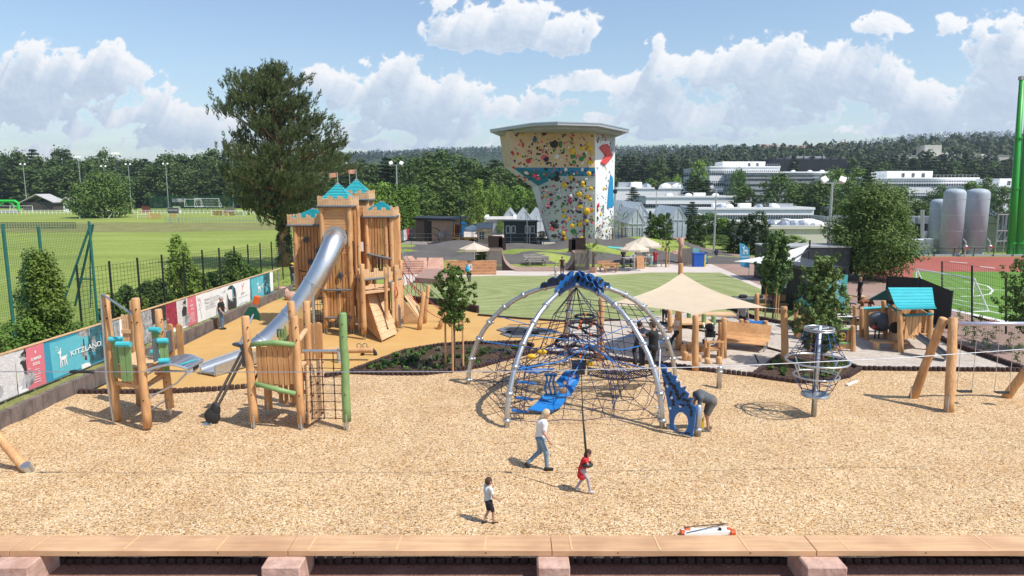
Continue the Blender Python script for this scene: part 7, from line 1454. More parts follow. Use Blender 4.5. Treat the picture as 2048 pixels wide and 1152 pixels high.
 for(u,v,w,rx,tz,an)in((1160,650,24.3,.40,.15,0),(1183,657,24.8,.45,.5,.6),(1133,682,24.2,.42,.4,-.5),(1163,703,24.0,.5,.3,.3),(1170,633,25,.36,.1,0)):
  c=D(u,v,w);Rm=Matrix.Rotation(tz,3,'X')@Matrix.Rotation(an*.5,3,'Y');pts=[c+Rm@V((rx*math.cos(t),rx*.8*math.sin(t),0))for t in[6.283*i/18 for i in range(18)]];m=MB();m.tube(pts,.05,8,closed=True);o=m.build('rubber_ring',DARK,r,smooth=True);m=MB()
  for i in(0,4,9,13):m=MB();d=(pts[(i+1)%18]-pts[i]).normalized()*.04;m.cyl(pts[i]-d,pts[i]+d,.055,n=8);m.build('orange_sleeve',ORG,o)
 def sheet(nm,rows,mt,n=6):
  m=MB();P_=[[D(*p)for p in row]for row in rows]
  for a,b in zip(P_,P_[1:]):
   for i in range(len(a)-1):m.add([a[i],a[i+1],b[i+1],b[i],a[i]-V((0,0,.03)),a[i+1]-V((0,0,.03)),b[i+1]-V((0,0,.03)),b[i]-V((0,0,.03))],[(0,1,2,3),(7,6,5,4),(0,4,5,1),(3,2,6,7),(0,3,7,4),(1,5,6,2)])
  return m.build(nm,mt,r)
 MBR=mat('blue_membrane',(.014,.17,.48),.45,var=.1,scale=3)
 sheet('membrane',[[(1150,735,24.2),(1160,745,24),(1158,762,23.6),(1142,790,23)],[(1130,742,24),(1138,752,23.7),(1136,775,23.3),(1128,793,22.9)],[(1112,762,23.6),(1118,770,23.4),(1118,780,23.2),(1113,792,22.9)]],MBR)
 sheet('membrane',[[(1086,790,22.8),(1105,793,22.8),(1133,797,22.8)],[(1070,808,22.3),(1095,812,22.3),(1122,812,22.3)],[(1055,818,21.9),(1085,824,21.9),(1104,822,21.9)]],MBR)
 sheet('membrane',[[(1037,727,22.6),(1062,737,22.8),(1110,736,23.2)],[(1050,744,22.6),(1075,746,22.8),(1095,742,23.2)]],mat('blue_membrane_dark',(.008,.09,.30),.45))
 for(u0,u1,v,Y)in((1034,1070,763,22.3),(1031,1067,795,21.9),(1023,1056,820,21.5)):m=MB();m.beam(D(u0,v,Y),D(u1,v+4,Y),.16,.05);m.build('blue_step',BLUE,r)
 m=MB();Y=22.4
 for k in range(3):
  L=[(1092+8*k+2.2*math.sin(j*.9+k),750+39*j/8)for j in range(9)]
  for a,b in zip(L,L[1:]):m.beam(D(a[0],a[1],Y),D(b[0],b[1]+.5,Y),.04,.07)
 m.beam(D(1089,749,Y),D(1114,750,Y),.04,.1);m.beam(D(1088,790,Y),D(1114,790,Y),.04,.1);m.build('wave_panel',mat('panel_blue',(.01,.09,.25),.4),r)
 for(u,v,Y)in((1063,713,23.6),(1084,704,23.9),(1178,727,24)):m=MB();m.sph(D(u,v,Y),(.19,.12,.10),10,6);m.build('yellow_pad',mat('pad_yellow',(.70,.40,.02),.4),r,smooth=True)
 m=MB();m.ext([D(u,v,23.6)for u,v in((1144,722),(1172,722),(1172,740),(1160,749),(1144,743))],(0,.15,0));m.build('navy_box',mat('box_navy',(.008,.02,.05),.4),r)
 for(u,v)in((1130,766),(1147,752)):c=D(u,v,22.75);m=MB();m.poly([c+V((.09*(1 if k%2 else .45)*math.cos(k*.628),0,.09*(1 if k%2 else .45)*math.sin(k*.628)))for k in range(10)]);m.build('star_emblem',mat('star_peach',(.6,.35,.22),.6),r)
 c=D(1127,781,22.7);m=MB();m.sph(c,(.16,.05,.12),12,6);m.build('round_hole',mat('hole_tan',(.35,.22,.12),.8),r)
 m=MB();g=lambda i,j:D(1175+130*i,735+14*j+9*math.sin(i*3.14),24.2+.9*j+.4*i)
 for i in range(27):m.tube([g(i/26,0),g(max(0,min(1,(i+3)/26)),1)],.014,3);m.tube([g(i/26,0),g(max(0,(i-3)/26),1)],.014,3)
 m.tube([g(i/8,0)for i in range(9)],.03,5);m.tube([g(i/8,1)for i in range(9)],.03,5);m.build('net_hammock',NAVY,r)
 a=G(1341,862,0);b=G(1388,877,0);ux=(b-a).normalized();L=(b-a).length;k_=L/48;nrm=V((-ux.y,ux.x,0));nrm=nrm if nrm.dot(a-V((0,0,CH)))>0 else-nrm
 def pp(u,v,o=0.0):
  x,y,w=ray(u,v);d=V((x,y,w));t=(a-V((0,0,CH))).dot(nrm)/d.dot(nrm);return V((0,0,CH))+d*t-nrm*o
 out=[(1341,858),(1386,874),(1394,815),(1383,806),(1388,795),(1376,797),(1379,787),(1370,780),(1374,772),(1362,775),(1360,762),(1353,765),(1354,752),(1345,750),(1343,743),(1335,744),(1334,734),(1328,729),(1321,728),(1326,752),(1333,790),(1339,825)]
 cx,cy,rx,ry=1363,845,14.5,21;hole=[(cx+rx*math.cos(t),cy+ry*math.sin(t))for t in[6.283*i/22 for i in range(22)]]
 bm=bmesh.new();vo=[bm.verts.new(pp(*p))for p in out];vh=[bm.verts.new(pp(*p))for p in hole];es=[bm.edges.new((L_[i],L_[(i+1)%len(L_)]))for L_ in(vo,vh)for i in range(len(L_))]
 bmesh.ops.triangle_fill(bm,use_beauty=True,edges=es);res=bmesh.ops.solidify(bm,geom=bm.faces[:],thickness=.035);m=MB();m.add([v.co for v in bm.verts],[[v.index for v in f.verts]for f in(bm.verts.index_update(),bm.faces)[1]]);bm.free();pl=m.build('patterned_panel',BLUE,r)
 m=MB()
 for(u,v,s,an)in((1331,745,5,.6),(1338,756,7,.9),(1330,768,5,1.6),(1346,769,8,.5),(1352,778,8,.9),(1343,788,7,1.8),(1357,792,9,1.2),(1366,790,7,2.3),(1373,800,8,.3),(1348,805,7,1.5),(1380,812,7,.9),(1384,826,7,1.6),(1366,810,6,.2),(1377,866,5,.1)):
  m.ext([pp(u+s*(math.cos(an)*x-math.sin(an)*y*.5),v+s*(math.sin(an)*x+math.cos(an)*y*.5),.004)for x,y in((-1,-.4),(-.3,-.8),(.1,-.3),(.9,-.7),(1,.1),(.5,.9),(0,.3),(-.5,.9),(-.9,.4))],-nrm*.05)
 m.build('painted_wave',BLACK,pl);m=MB()
 for(u,v)in((1336,772),(1345,795),(1342,816),(1362,812)):m.sph(pp(u,v,.02),(.06,.05,.05),7,5)
 m.build('climbing_hold',WHITE,pl)
 p=G(1395,872);m=MB();m.tube([p,p+V((0,0,.95)),p+V((0,0,1.0))],[.11,.11,.06],14);m.cyl(p+V((0,0,.18)),p+V((0,0,.26)),.135,n=14);m.build('short_post',STEEL,r,smooth=True)
 s=D(1318,680,24);m=MB();m.tube([D(1290,687,24.2),D(1300,682,24.2),D(1316,682,24.1),D(1320,700,23),D(1318,760,22.5),D(1318,834,21.8)],.03,7);m.tube([D(1318,834,21.8)+V((.16*math.cos(t),.16*math.sin(t),.04+t*.03))for t in[k*.6 for k in range(18)]],.015,5);m.build('spiral_handle',STEEL,r)
dome()
# ---- shade sail ----
def sail(lab,cs,mt,pull=.16,fold=(0,0),n=22,name='shade_sail'):
 cs=[V(c)for c in cs];mid=sum(cs,V())/4;m=MB()
 def P_(s,t):
  e=cs[0].lerp(cs[1],s).lerp(cs[3].lerp(cs[2],s),t);k=pull*(4*s*(1-s)*(2*t-1)**4+4*t*(1-t)*(2*s-1)**4);p=e.lerp(mid,k);p.z-=.10*16*s*(1-s)*t*(1-t);d=(p-cs[2]).length
  p.z+=fold[0]*math.sin(math.atan2(p.y-cs[2].y,p.x-cs[2].x)*22)*math.exp(-d/1.6)*min(1,d*2);return p
 m.grid(P_,n,n);o=m.build(name,mt,None,smooth=True);return tag(o,lab,'shade sail')
SLB,SLR,SLF,SLL=D(1363,546,35.5),D(1537,616,30.6),D(1391,631,27.7),D(1206,610,30.5)
sail('large beige shade sail stretched between timber posts',(SLB,SLR,SLF,SLL),mat('sail_beige',(.68,.56,.41),.8,var=.05,scale=1.5,trans=.25),.2,(.05,0))
def lpost(u,vb,vt,lab,rr=.13,dx=0,mt=WOODV,grp=None,name='timber_post'):
 b=G(u,vb);t_=D(u+dx,vt,b.y);m=MB();m.log(b,t_,rr,n=12,seed=u);return tag(m.build(name,mt,None,smooth=True),lab,'post',grp)
lpost(1391,742,632,'front timber post holding the beige shade sail',.14);lpost(1571,733,614,'leaning timber post with a slanted top right of the sail',.15,-3);lpost(1514,672,588,'tall timber post behind the blue play panel',.12);p=V((SLB.x,35.7,0));m=MB();m.log(p,(p.x,35.7,SLB.z+.45),.14);tag(m.build('timber_post',WOODV),'timber post with a knotty top at the rear peak of the sail','post')
lpost(1357,700,622,'timber post under the sail in front of the man in the white shirt',.15);lpost(1340,664,622,'timber post under the sail beside the low platform',.12);lpost(1448,716,637,'tall post in front of the wooden lounger',.12);lpost(1441,712,646,'shorter post touching the tall one before the lounger',.11);lpost(1203,722,596,'timber post seen through the right of the dome net',.12);lpost(1198,722,622,'short timber post beside the one behind the dome net',.1)
m=MB();m.tube([SLR,D(1569,619,30.4)],.012,5);tag(m.build('sail_cable',STEEL),'thin steel cable from the sail corner to its post','cable')
def lounger():
 r=thing('wooden_lounger','curved wooden lounger bench with steel feet under the sail','bench',G(1470,708));a=D(1432,660,31.3);a2=D(1512,668,30.4);m=MB();O=G(1455,700);X=(G(1512,706)-G(1440,698)).normalized();Yv=V((X.y,-X.x,0));Lx=2.2
 prof=[(-.75,1.02),(-.62,.80),(-.50,.58),(-.36,.42),(-.15,.35),(.1,.40),(.35,.47),(.6,.44),(.8,.34)]
 prof=[(-x,z)for x,z in prof][::-1];O=G(1440,690)
 for(p,q_)in zip(prof,prof[1:]):m.ext([O-Yv*-p[0]*-1+V((0,0,p[1])),O-Yv*-p[0]*-1+X*Lx+V((0,0,p[1])),O+Yv*q_[0]*-1+X*Lx+V((0,0,q_[1])),O+Yv*q_[0]*-1+V((0,0,q_[1]))],(0,0,.045))
 m.build('slatted_seat',WOODH,r)
 for s in(.1,Lx-.1):m=MB();b=O+X*s;m.tube([b-Yv*.5+V((0,0,.02)),b+V((0,0,.08)),b+Yv*.5+V((0,0,.02)),b+Yv*.3+V((0,0,.36))],.035,6);m.tube([b-Yv*.4+V((0,0,.02)),b-Yv*.35+V((0,0,.4))],.035,6);m.build('steel_foot',STEEL,r)
lounger()
def stump(u,v,h,s=.13):
 p=G(u,v);m=MB();m.log(p,p+V((0,0,h)),s,n=10,seed=u);return tag(m.build('timber_stump',WOODV,None,smooth=True),'short round timber stump standing in the sand under the sail','stump','stumps of the stepping trail under the sail')
for(u,v,h)in((1366,712,.42),(1370,721,.36),(1377,721,.26),(1397,723,.24),(1415,727,.22),(1438,728,.28),(1377,702,.34),(1405,704,.26),(1367,703,.30)):stump(u,v,h)
p=G(1430,718);r=thing('timber_chair','rough timber chair in the sand beside the sail post','chair',p)
for dx,dy,h in((-.3,0,.75),(.3,0,.75),(-.3,.5,.75),(.3,.5,.75)):m=MB();m.log(p+V((dx,dy,0)),p+V((dx,dy,h)),.07);m.build('leg',WOODV,r)
m=MB();m.box(p+V((0,.25,.42)),(.62,.5,.06));m.build('seat',WOODH,r);m=MB();m.box(p+V((0,0,.78)),(.85,.1,.07));m.build('armrest',WOODH,r)
p=G(1390,655);r=thing('sand_platform','low timber platform with three green posts at the back of the sand area','platform',p);m=MB();m.box(p+V((-.3,.3,.28)),(2.3,1.5,.1));m.box(p+V((1.5,1.6,.45)),(2.2,1.0,.1));m.build('deck',WOODL,r)
for u,v,t in((1408,656,629),(1427,650,632),(1378,642,624)):b=G(u,v);m=MB();m.log(b,D(u,t,b.y),.13);m.build('green_post',GREEN,r)
def stroller():
 p=G(1420,690);r=thing('stroller','dark folding stroller parked under the shade sail','stroller',p);m=MB()
 for s in(-.22,.22):m.tube([p+V((s,-.4,.12)),p+V((s,.1,.5)),p+V((s,.45,1.0))],.02,6);m.tube([p+V((s,.3,.12)),p+V((s,-.1,.6))],.02,6)
 m.build('frame',STEEL,r);m=MB();m.box(p+V((0,.05,.55)),(.42,.35,.3));m.sph(p+V((0,.12,.85)),(.24,.25,.2),10,6);m.build('canopy',DARK,r)
 for dx,dy in((-.25,-.4),(.25,-.4),(-.25,.3),(.25,.3)):m=MB();m.cyl(p+V((dx-.02,dy,.12)),p+V((dx+.02,dy,.12)),.12,n=12);m.build('wheel',DARK,r)
stroller()
def bluepanel():
 a=G(1492,682);b=G(1529,682);r=thing('sand_play_table','sand play table with a blue slatted panel between timber posts beside the lounger','play table',(a+b)/2)
 for p,h in((a,1.0),(b,1.0),(G(1481,672),.85),(G(1484,668),.8)):m=MB();m.log(p,p+V((0,0,h)),.12);m.build('post',WOODV,r)
 m=MB();m.tube([a+V((0,.1,.95)),(a+b)/2+V((0,.1,.86)),b+V((0,.1,.9))],.13,8);m.build('blue_roller',BLUE,r);m=MB()
 for k in range(7):p=a.lerp(b,(k+1)/8);m.cyl(p+V((0,.1,.2)),p+V((0,.1,.85)),.03,n=6)
 m.build('rods',WHITE,r);m=MB();m.box(a.lerp(b,.35)+V((0,-.2,.45)),(.6,.4,.08));m.build('blue_tray',BLUE,r);m=MB();m.box(a.lerp(b,.7)+V((0,-.6,.5)),(.9,.5,.06));m.build('grey_tray',STEEL,r)
bluepanel()
# ---- small playhouses on the right ----
def playhouse2():
 r=thing('sand_playhouse','wooden sand playhouse with a wavy turquoise roof and a small grey slide','playhouse',G(1830,700));q=random.Random(5);F1=G(1801,705);F2=G(1857,700);B1=G(1771,676);B2=G(1826,672);zd=.75
 for p,u,v in((F1,1799,622),(F2,1862,622),(B1,1767,602),(B2,1827,620)):m=MB();m.log(p,D(u,v,p.y),.12,seed=u);m.build('post',WOODV,r,smooth=True)
 m=MB();n=14;vs=[];N_=9;rid0,rid1=D(1776,577,32.4),D(1864,577,32.2);ev0,ev1=D(1800,621,30.6),D(1873,619,30.4)
 for j in range(N_+1):
  t=j/N_;s=V((0,0,-.16*math.sin(t*math.pi)+.05*math.sin(t*6.3)));a=rid0.lerp(ev0,t)+s;b=rid1.lerp(ev1,t)+s
  if j<N_:t2=(j+1)/N_;s2=V((0,0,-.16*math.sin(t2*math.pi)+.05*math.sin(t2*6.3)));a2=rid0.lerp(ev0,t2)+s2;b2=rid1.lerp(ev1,t2)+s2;m.ext([a,b,b2+V((0,0,.03)),a2+V((0,0,.03))],(0,0,.05))
 rf=m.build('roof',TEAL,r);m=MB();e0,e1=rid0+V((-.3,1.1,-.7)),rid1+V((-.1,1.1,-.7));m.ext([rid0,rid1,e1,e0],(0,0,-.05));m.build('rear_roof',mat('teal_dark',(.015,.16,.19),.5),rf)
 def wall(a,b,z0,z1,n,nm='plank_wall'):m=MB();vplanks(m,a,b,z0,z1,n,.05,q,.14,.06);m.build(nm,WOODV,r)
 def roll(a,b,c=None):m=MB();m.tube([a,b],.065,8);m.build('roller',c or mat('teal_dark',(.015,.16,.19),.5),r)
 wall(F1+V((.1,0,0)),F2-V((.45,0,0)),zd-.15,zd+.95,5);wall(F2-V((.3,0,0)),F2+V((-.05,.05,0)),zd-.1,zd+.95,2);wall(B1,F1,zd+.0,zd+.85,5);wall(B1,B2,zd,zd+.9,7);wall(F2,B2,zd,zd+.9,5);roll(F1+V((0,-.06,zd+1)),F2+V((0,-.06,zd+.98)));roll(B1+V((0,0,zd+.95)),F1+V((0,0,zd+1)))
 m=MB();m.ext([F1+V((0,0,zd)),F2+V((0,0,zd)),B2+V((0,0,zd)),B1+V((0,0,zd))],(0,0,.06));m.build('deck',WOODH,r);m=MB();vplanks(m,B1+V((.1,-.1,0)),F1,.15,zd-.05,6,.05,q);m.build('skirt',WOODL,r)
 a=D(1833,680,30.3);b=D(1858,714,29.6);b.z=.12;m=MB();vs=[];S_=[]
 for i in range(9):
  t=i/8;c=V((a.x+(b.x+.55-a.x)*t,a.y+(b.y-.4-a.y)*t,.72*(1-t)**1.0*(1 if t<.9 else .9)+.10));S_.append(c)
  w=V((.30,.34,0))*.72
  for s,dz in((-1,.2),(-.92,.02),(.92,.02),(1,.2)):vs.append(c+w*s+V((0,0,dz)))
 m.add(vs,[(i*4+j,i*4+j+1,(i+1)*4+j+1,(i+1)*4+j)for i in range(8)for j in range(3)]);m.build('slide',mat('slide_grey',(.14,.15,.17),.35),r,smooth=False)
 p=G(1775,698);m=MB();m.box(p+V((0,0,.35)),(1.5,.45,.07),rz=-.1);m.build('bench_seat',WOODH,r)
 for k in(-.55,.3):m=MB();m.box(p+V((k,.0,.16)),(.16,.3,.32));m.build('bench_leg',WOODL,r)
 for(u,v,t,c)in((1709,665,612,0),(1723,674,617,0),(1733,679,620,0),(1762,665,612,0),(1794,668,622,0)):b_=G(u,v);m=MB();m.log(b_,D(u,t,b_.y),.11,seed=u);m.build('post',WOODV,r)
 a,b=G(1716,668),G(1768,664);wall(a,b,.45,1.3,8);roll(a+V((0,-.08,1.35)),b+V((0,-.08,1.35)),TEAL);m=MB();vplanks(m,G(1727,676),G(1733,678),.5,1.3,2,.05);m.build('green_slats',GREEN,r)
 c=D(1759,643,34);m=MB();m.sph(c,(.55,.7,.5),14,8);m.build('tunnel',GREYR,r,smooth=True);m=MB();m.tube([(c.x-.45,c.y-.5,.9),(c.x-.45,c.y-.5,.05)],.035,6);m.tube([(c.x-.25,c.y-.5,.9),(c.x-.25,c.y-.5,.05)],.035,6);m.build('tunnel_leg',ANTH,r);m=MB();c=D(1749,655,33);m.sph(c,.13,8,6);m.build('red_knob',mat('knob_red',(.45,.06,.03),.4),r)
 c=D(1790,655,31.5);m=MB();m.cyl(c,c+V((0,-.04,0)),.28,n=16);m.build('round_window',DARK,r)
 r2=thing('sand_playhouse','small wooden play hut with a turquoise roof half hidden by the young tree','playhouse',G(1660,690));r=r2
 for(u,v,t)in((1592,672,610),(1608,668,628),(1648,690,612),(1670,668,607),(1622,700,642),(1706,703,652),(1645,700,640),(1600,678,640),(1662,668,628),(1678,665,645)):b_=G(u,v);m=MB();m.log(b_,D(u,t,b_.y),.11,seed=u);m.build('post',WOODV,r2)
 for(p0,p1,z0,z1,n)in((G(1600,673),G(1622,682),.35,1.2,5),(G(1625,699),G(1648,697),.3,1.15,5),(G(1648,690),G(1672,678),.3,1.1,5)):m=MB();vplanks(m,p0,p1,z0,z1,n,.05,q,.14,.05);m.build('plank_wall',WOODV,r2)
 a,b=G(1664,702),G(1700,702);m=MB();m.ext([a+V((.15,0,.42)),b+V((-.2,0,.42)),b+V((-.2,0,.98)),a+V((.15,0,.98))],(0,.05,0));pn=m.build('grey_panel',GREYP,r2)
 c=(a+b)/2+V((-.02,-.04,.70));m=MB();m.tube([c+V((.16*math.cos(t),0,.16*math.sin(t)))for t in[6.283*k/12 for k in range(12)]],.03,6,closed=True);m.beam(c-V((.15,0,0)),c+V((.15,0,0)),.03,.04);m.beam(c-V((0,0,.15)),c+V((0,0,.15)),.03,.04);m.build('orange_wheel',mat('wheel_orange',(.55,.25,.02),.5),pn)
 for z in(.38,1.05):m=MB();m.tube([a+V((0,-.03,z)),b+V((0,-.03,z))],.06,8);m.build('green_rail',GREEN,r2)
 m=MB();vplanks(m,a,b,.08,.33,5,.05,q,.1,.04);m.build('skirt',WOODV,r2);m=MB();vplanks(m,a+V((.02,.02,0)),a+V((.16,.02,0)),.42,.98,1,.05);vplanks(m,b-V((.2,-.02,0)),b+V((0,.02,0)),.42,.98,2,.05);m.build('side_planks',WOODV,r2)
 m=MB();m.tube([D(1650,629,35.5),D(1709,628,35.5)],.03,6);m.tube([D(1650,633,35.2),D(1722,634,35)],.03,6);m.build('grab_rail',STEEL,r2)
 m=MB();P_=[D(1590,606,36.5),D(1628,578,36.6),D(1660,606,36.2)]
 for a,b in zip(P_,P_[1:]):m.ext([a,b,b+V((.2,-1.2,0)),a+V((.2,-1.2,0))],(0,0,.06))
 m.build('roof',mat('teal_dark',(.015,.16,.19),.5),r2);m=MB();m.box(D(1655,645,35),(.5,.05,.6));m.box(D(1606,650,35),(.35,.05,.5));m.build('painted_panel',GREEN,r2)
playhouse2()
# ---- rotating net climber ----
p=G(1627,836);r=thing('rotating_climber','rotating rope climber with steel rings on a single pole','carousel',p);m=MB();m.tube([p,p+V((0,0,3.1))],.085,12);m.build('pole',STEEL,r,smooth=True)
def ring(rr,z,w=.03,nm='steel_ring'):m=MB();m.tube([p+V((rr*math.cos(t),rr*math.sin(t),z))for t in[6.283*k/28 for k in range(28)]],w,8,closed=True);m.build(nm,STEEL,r,smooth=True)
ring(.44,3.02);ring(.45,2.96,.022);ring(.97,1.95,.035);ring(.70,1.45,.03)
for k in range(4):m=MB();an=k*1.571+.4;m.tube([p+V((0,0,3.0)),p+V((.44*math.cos(an),.44*math.sin(an),3.0))],.025,6);m.build('spoke',STEEL,r);m=MB();m.tube([p+V((.97*math.cos(an),.97*math.sin(an),1.95)),p+V((.7*math.cos(an),.7*math.sin(an),1.45))],.022,6);m.build('spoke',STEEL,r)
m=MB();m.lathe([(.43,.76),(.45,.80),(.43,.85),(.12,.87),(.12,.95)],p,24);m.build('foot_disc',STEEL,r)
for k in range(8):
 an=k*.785+.2;c_,s_=math.cos(an),math.sin(an);m=MB();m.tube([p+V((.42*c_,.42*s_,2.98)),p+V((.66*c_,.66*s_,2.4)),p+V((.95*c_,.95*s_,1.95))],.011,5);m.tube([p+V((.69*c_,.69*s_,1.45)),p+V((.5*c_,.5*s_,1.0)),p+V((.38*c_,.38*s_,.85))],.011,5);m.build('blue_rope',mat('bright_rope',(.02,.17,.50),.6)if k%3==0 else NAVY,r)
for z,rr in((2.75,.5),(2.55,.58),(2.35,.66),(2.15,.8),(1.25,.6),(1.05,.5)):m=MB();m.tube([p+V((rr*math.cos(t),rr*math.sin(t),z))for t in[6.283*k/8+.2 for k in range(8)]],.013,5,closed=True);m.build('rope_ring',NAVY,r)
m=MB()
for k in range(2):m.tube([p+V((.09-.18*k,-.08,.9)),p+V((.09-.18*k,-.08,3.0))],.016,5)
m.build('centre_rope',NAVY,r)
# ---- swing ----
a1,a2=G(1826,795),G(1897,826);ap=D(1899,642,23.0);r=thing('swing_set','timber swing set with a steel crossbar and two black seats','swing',a2);b2=D(2100,650,23.0);b2.z=ap.z
m=MB();m.log(a2,ap+V((.05,-.1,.1)),.15,n=14);m.build('post',WOODV,r,smooth=True);m=MB();m.log(a1,ap+V((-.12,.15,.05)),.145,n=14);m.build('post',WOODV,r,smooth=True);m=MB();m.log(G(2012,795),b2+V((.5,0,0)),.145,n=14);m.build('post',WOODV,r,smooth=True)
m=MB();c=a2;m.box(c+V((-.12,-.06,.28)),(.02,.16,.6));m.build('post_shoe',STEEL,r);m=MB();m.box(a1+V((-.08,-.1,.2)),(.16,.03,.5));m.build('post_shoe',STEEL,r)
m=MB();m.tube([ap+V((.1,0,-.1)),b2+V((.4,0,-.1))],.075,12);m.build('crossbar',mat('bar_lilac',(.50,.49,.60),.35,.5),r,smooth=True)
for(u0,u1,v)in((1914,1944,784),(1989,2018,786)):
 A0,A1=D(u0,v-3,22.9),D(u1,v-3,22.9);m=MB();m.tube([A0,(A0+A1)/2-V((0,0,.05)),A1],[.03,.035,.03],8);m.box((A0+A1)/2-V((0,0,.03)),(.42,.2,.04));s_=m.build('seat',DARK,r)
 for A_ in(A0,A1):m=MB();m.tube([A_,V((A_.x+.04,ap.y,ap.z-.15))],.011,5);m.build('chain',STEEL,s_)
# ---- zip line ----
r=thing('zip_line','steel zip line cable crossing the whole playground with a black brake buffer','zip line',D(900,742,16.2));m=MB();cb=[D(-60,743,16.2),D(500,744,16.2),D(1000,743,16.2),D(1160,740,16.2),D(1440,733,16.25),D(1800,716,16.3),D(2110,694,16.4)];m.tube(cb,.011,6);m.build('cable',STEEL,r)
m=MB();m.tube([D(140,743.5,16.2),D(150,743.5,16.2),D(156,743.5,16.2),D(181,743.5,16.2),D(187,743.5,16.2)],[.03,.06,.035,.04,.05],10);m.build('brake_buffer',DARK,r,smooth=True)
m=MB();m.box(D(1163,744,16.2),(.16,.08,.12));m.build('trolley',DARK,r);m=MB();st=D(1174,929,16.1);m.tube([D(1163,748,16.2),D(1165,822,16.15)],.012,6);m.tube([D(1165,822,16.15),st],[.022,.03],8);m.sph(st,(.15,.15,.07),14,7);m.build('rope_seat',DARK,r,smooth=True)
m=MB();m.log(G(58,945),D(-30,840,17.8),.12);m.build('leaning_pole',WOODV,r,smooth=True);m=MB();m.cyl(G(61,945,-.02),G(50,930,.25),.128,n=10);m.build('pole_shoe',STEEL,r)
p=G(1438,776);m=MB();m.tube([p,p+V((0,0,.78)),p+V((0,0,.86))],[.10,.10,.09],14);m.cyl(p+V((0,0,.62)),p+V((0,0,.68)),.13,n=14);tag(m.build('steel_post',STEEL,None,smooth=True),'short round steel post standing on the wood chips right of the dome','post')
m=MB();m.beam(G(1694,770,.05),G(1714,762,.05),.09,.05);tag(m.build('white_strip',WHITE),'short white strip lying on the chips beside the right planting bed','strip')
m=MB();m.beam(D(1509,709,28.8),D(1519,730,28.8),.05,.05);tag(m.build('black_rod',BLACK),'black rod stuck slanting in the sand by the right planting bed','rod')
# ---- folded cart lying behind the bench ----
r=thing('folded_cart','folded white frame with orange corners lying on the chips behind the bench','cart',G(1412,1068));a,b=G(1366,1066,.1),G(1458,1061,.1);m=MB();m.beam(a,b,.22,.08);m.build('white_body',WHITE,r);m=MB();m.tube([a+V((.05,.1,.08)),b+V((-.05,.12,.1))],.012,5);m.tube([a+V((.05,-.1,.06)),b+V((0,.12,.1))],.01,5);m.build('dark_tube',BLACK,r)
for c in(a,b,a+V((.12,.1,.02)),b+V((.05,-.08,0))):m=MB();m.box(c,(.12,.14,.1));m.build('orange_corner',mat('corner_orange',(.6,.10,.02),.5),r,bevel=.02)
m=MB();m.box(b+V((-.22,-.06,.05)),(.06,.05,.08));m.build('black_clip',BLACK,r)
# ---- bench in front ----
def bench():
 r=thing('timber_bench','very long pale timber bench on rough pink sandstone blocks along the front','bench',(0,13.7,0));T=.5;PB_=mat('bench_timber',(.60,.375,.205),.6,var=.16,scale=1.6,stretch=(.5,7,3),bump=.3,dirt=((.36,.17,.09),.9,.5));PW=mat('bench_patch',(.66,.44,.22),.6,var=.1)
 yb,yf=G(1024,1070,T).y,G(1024,1101,T).y;J=[-14.5,G(24,1096,T).x,G(578,1096,T).x,G(1102,1085,T).x,G(1620,1085,T).x,14.5]
 for k,(x0,x1)in enumerate(zip(J,J[1:])):
  m=MB();m.box(((x0+x1)/2,(yb+yf)/2,T-.06-.003*(k%2)),(x1-x0-.012,yb-yf,.12));pl=m.build('seat_plank',PB_,r,bevel=.008);n=3
  for i in range(n):x=x0+(x1-x0)*(i+.22)/n;m=MB();m.ext([(x,yf+.005,T+.0015),(x+.035,yf+.005,T+.0015),(x-.0+.02*(1 if x>0 else 3),yb-.005,T+.0015),(x-.035+.02*(1 if x>0 else 3),yb-.005,T+.0015)],(0,0,.003));m.build('inlay_strip',PW,pl)
  m=MB()
  for i in range(2):m.cyl((x0+(x1-x0)*(i+.5)/2,yf-.004,T-.05),(x0+(x1-x0)*(i+.5)/2,yf+.01,T-.05),.014,n=8)
  m.build('screw',BLACK,pl)
 for(u0,u1)in((-6,82),(531,613),(1072,1140),(1596,1682)):
  x0,x1=G(u0,1112,T-.1).x,G(u1,1112,T-.1).x;m=MB();q=random.Random(u0);n=7;yfr=yf-.42;ybk=yb+.05
  m.box(((x0+x1)/2,(yf+yb)/2-.22,(T-.13-.3)/2),(abs(x1-x0)*.93,.92,T-.13+.3));o=m.build('sandstone_block',mat('block_stone',(.52,.34,.27),.9,var=.22,scale=5,bump=1.0,bscale=11,dirt=((.38,.21,.15),2.2,.8)),r,bevel=.025)
bench()
m=MB();q=random.Random(1)
for k in range(150):x=-14+k*.19;m.lathe([(.095,-.3),(.095,-.03),(.07,.0)],(x,13.08,q.uniform(-.02,.02)),8)
tag(m.build('palisade_edging',PEG),'dark palisade edging in the shade behind the front bench','edging')
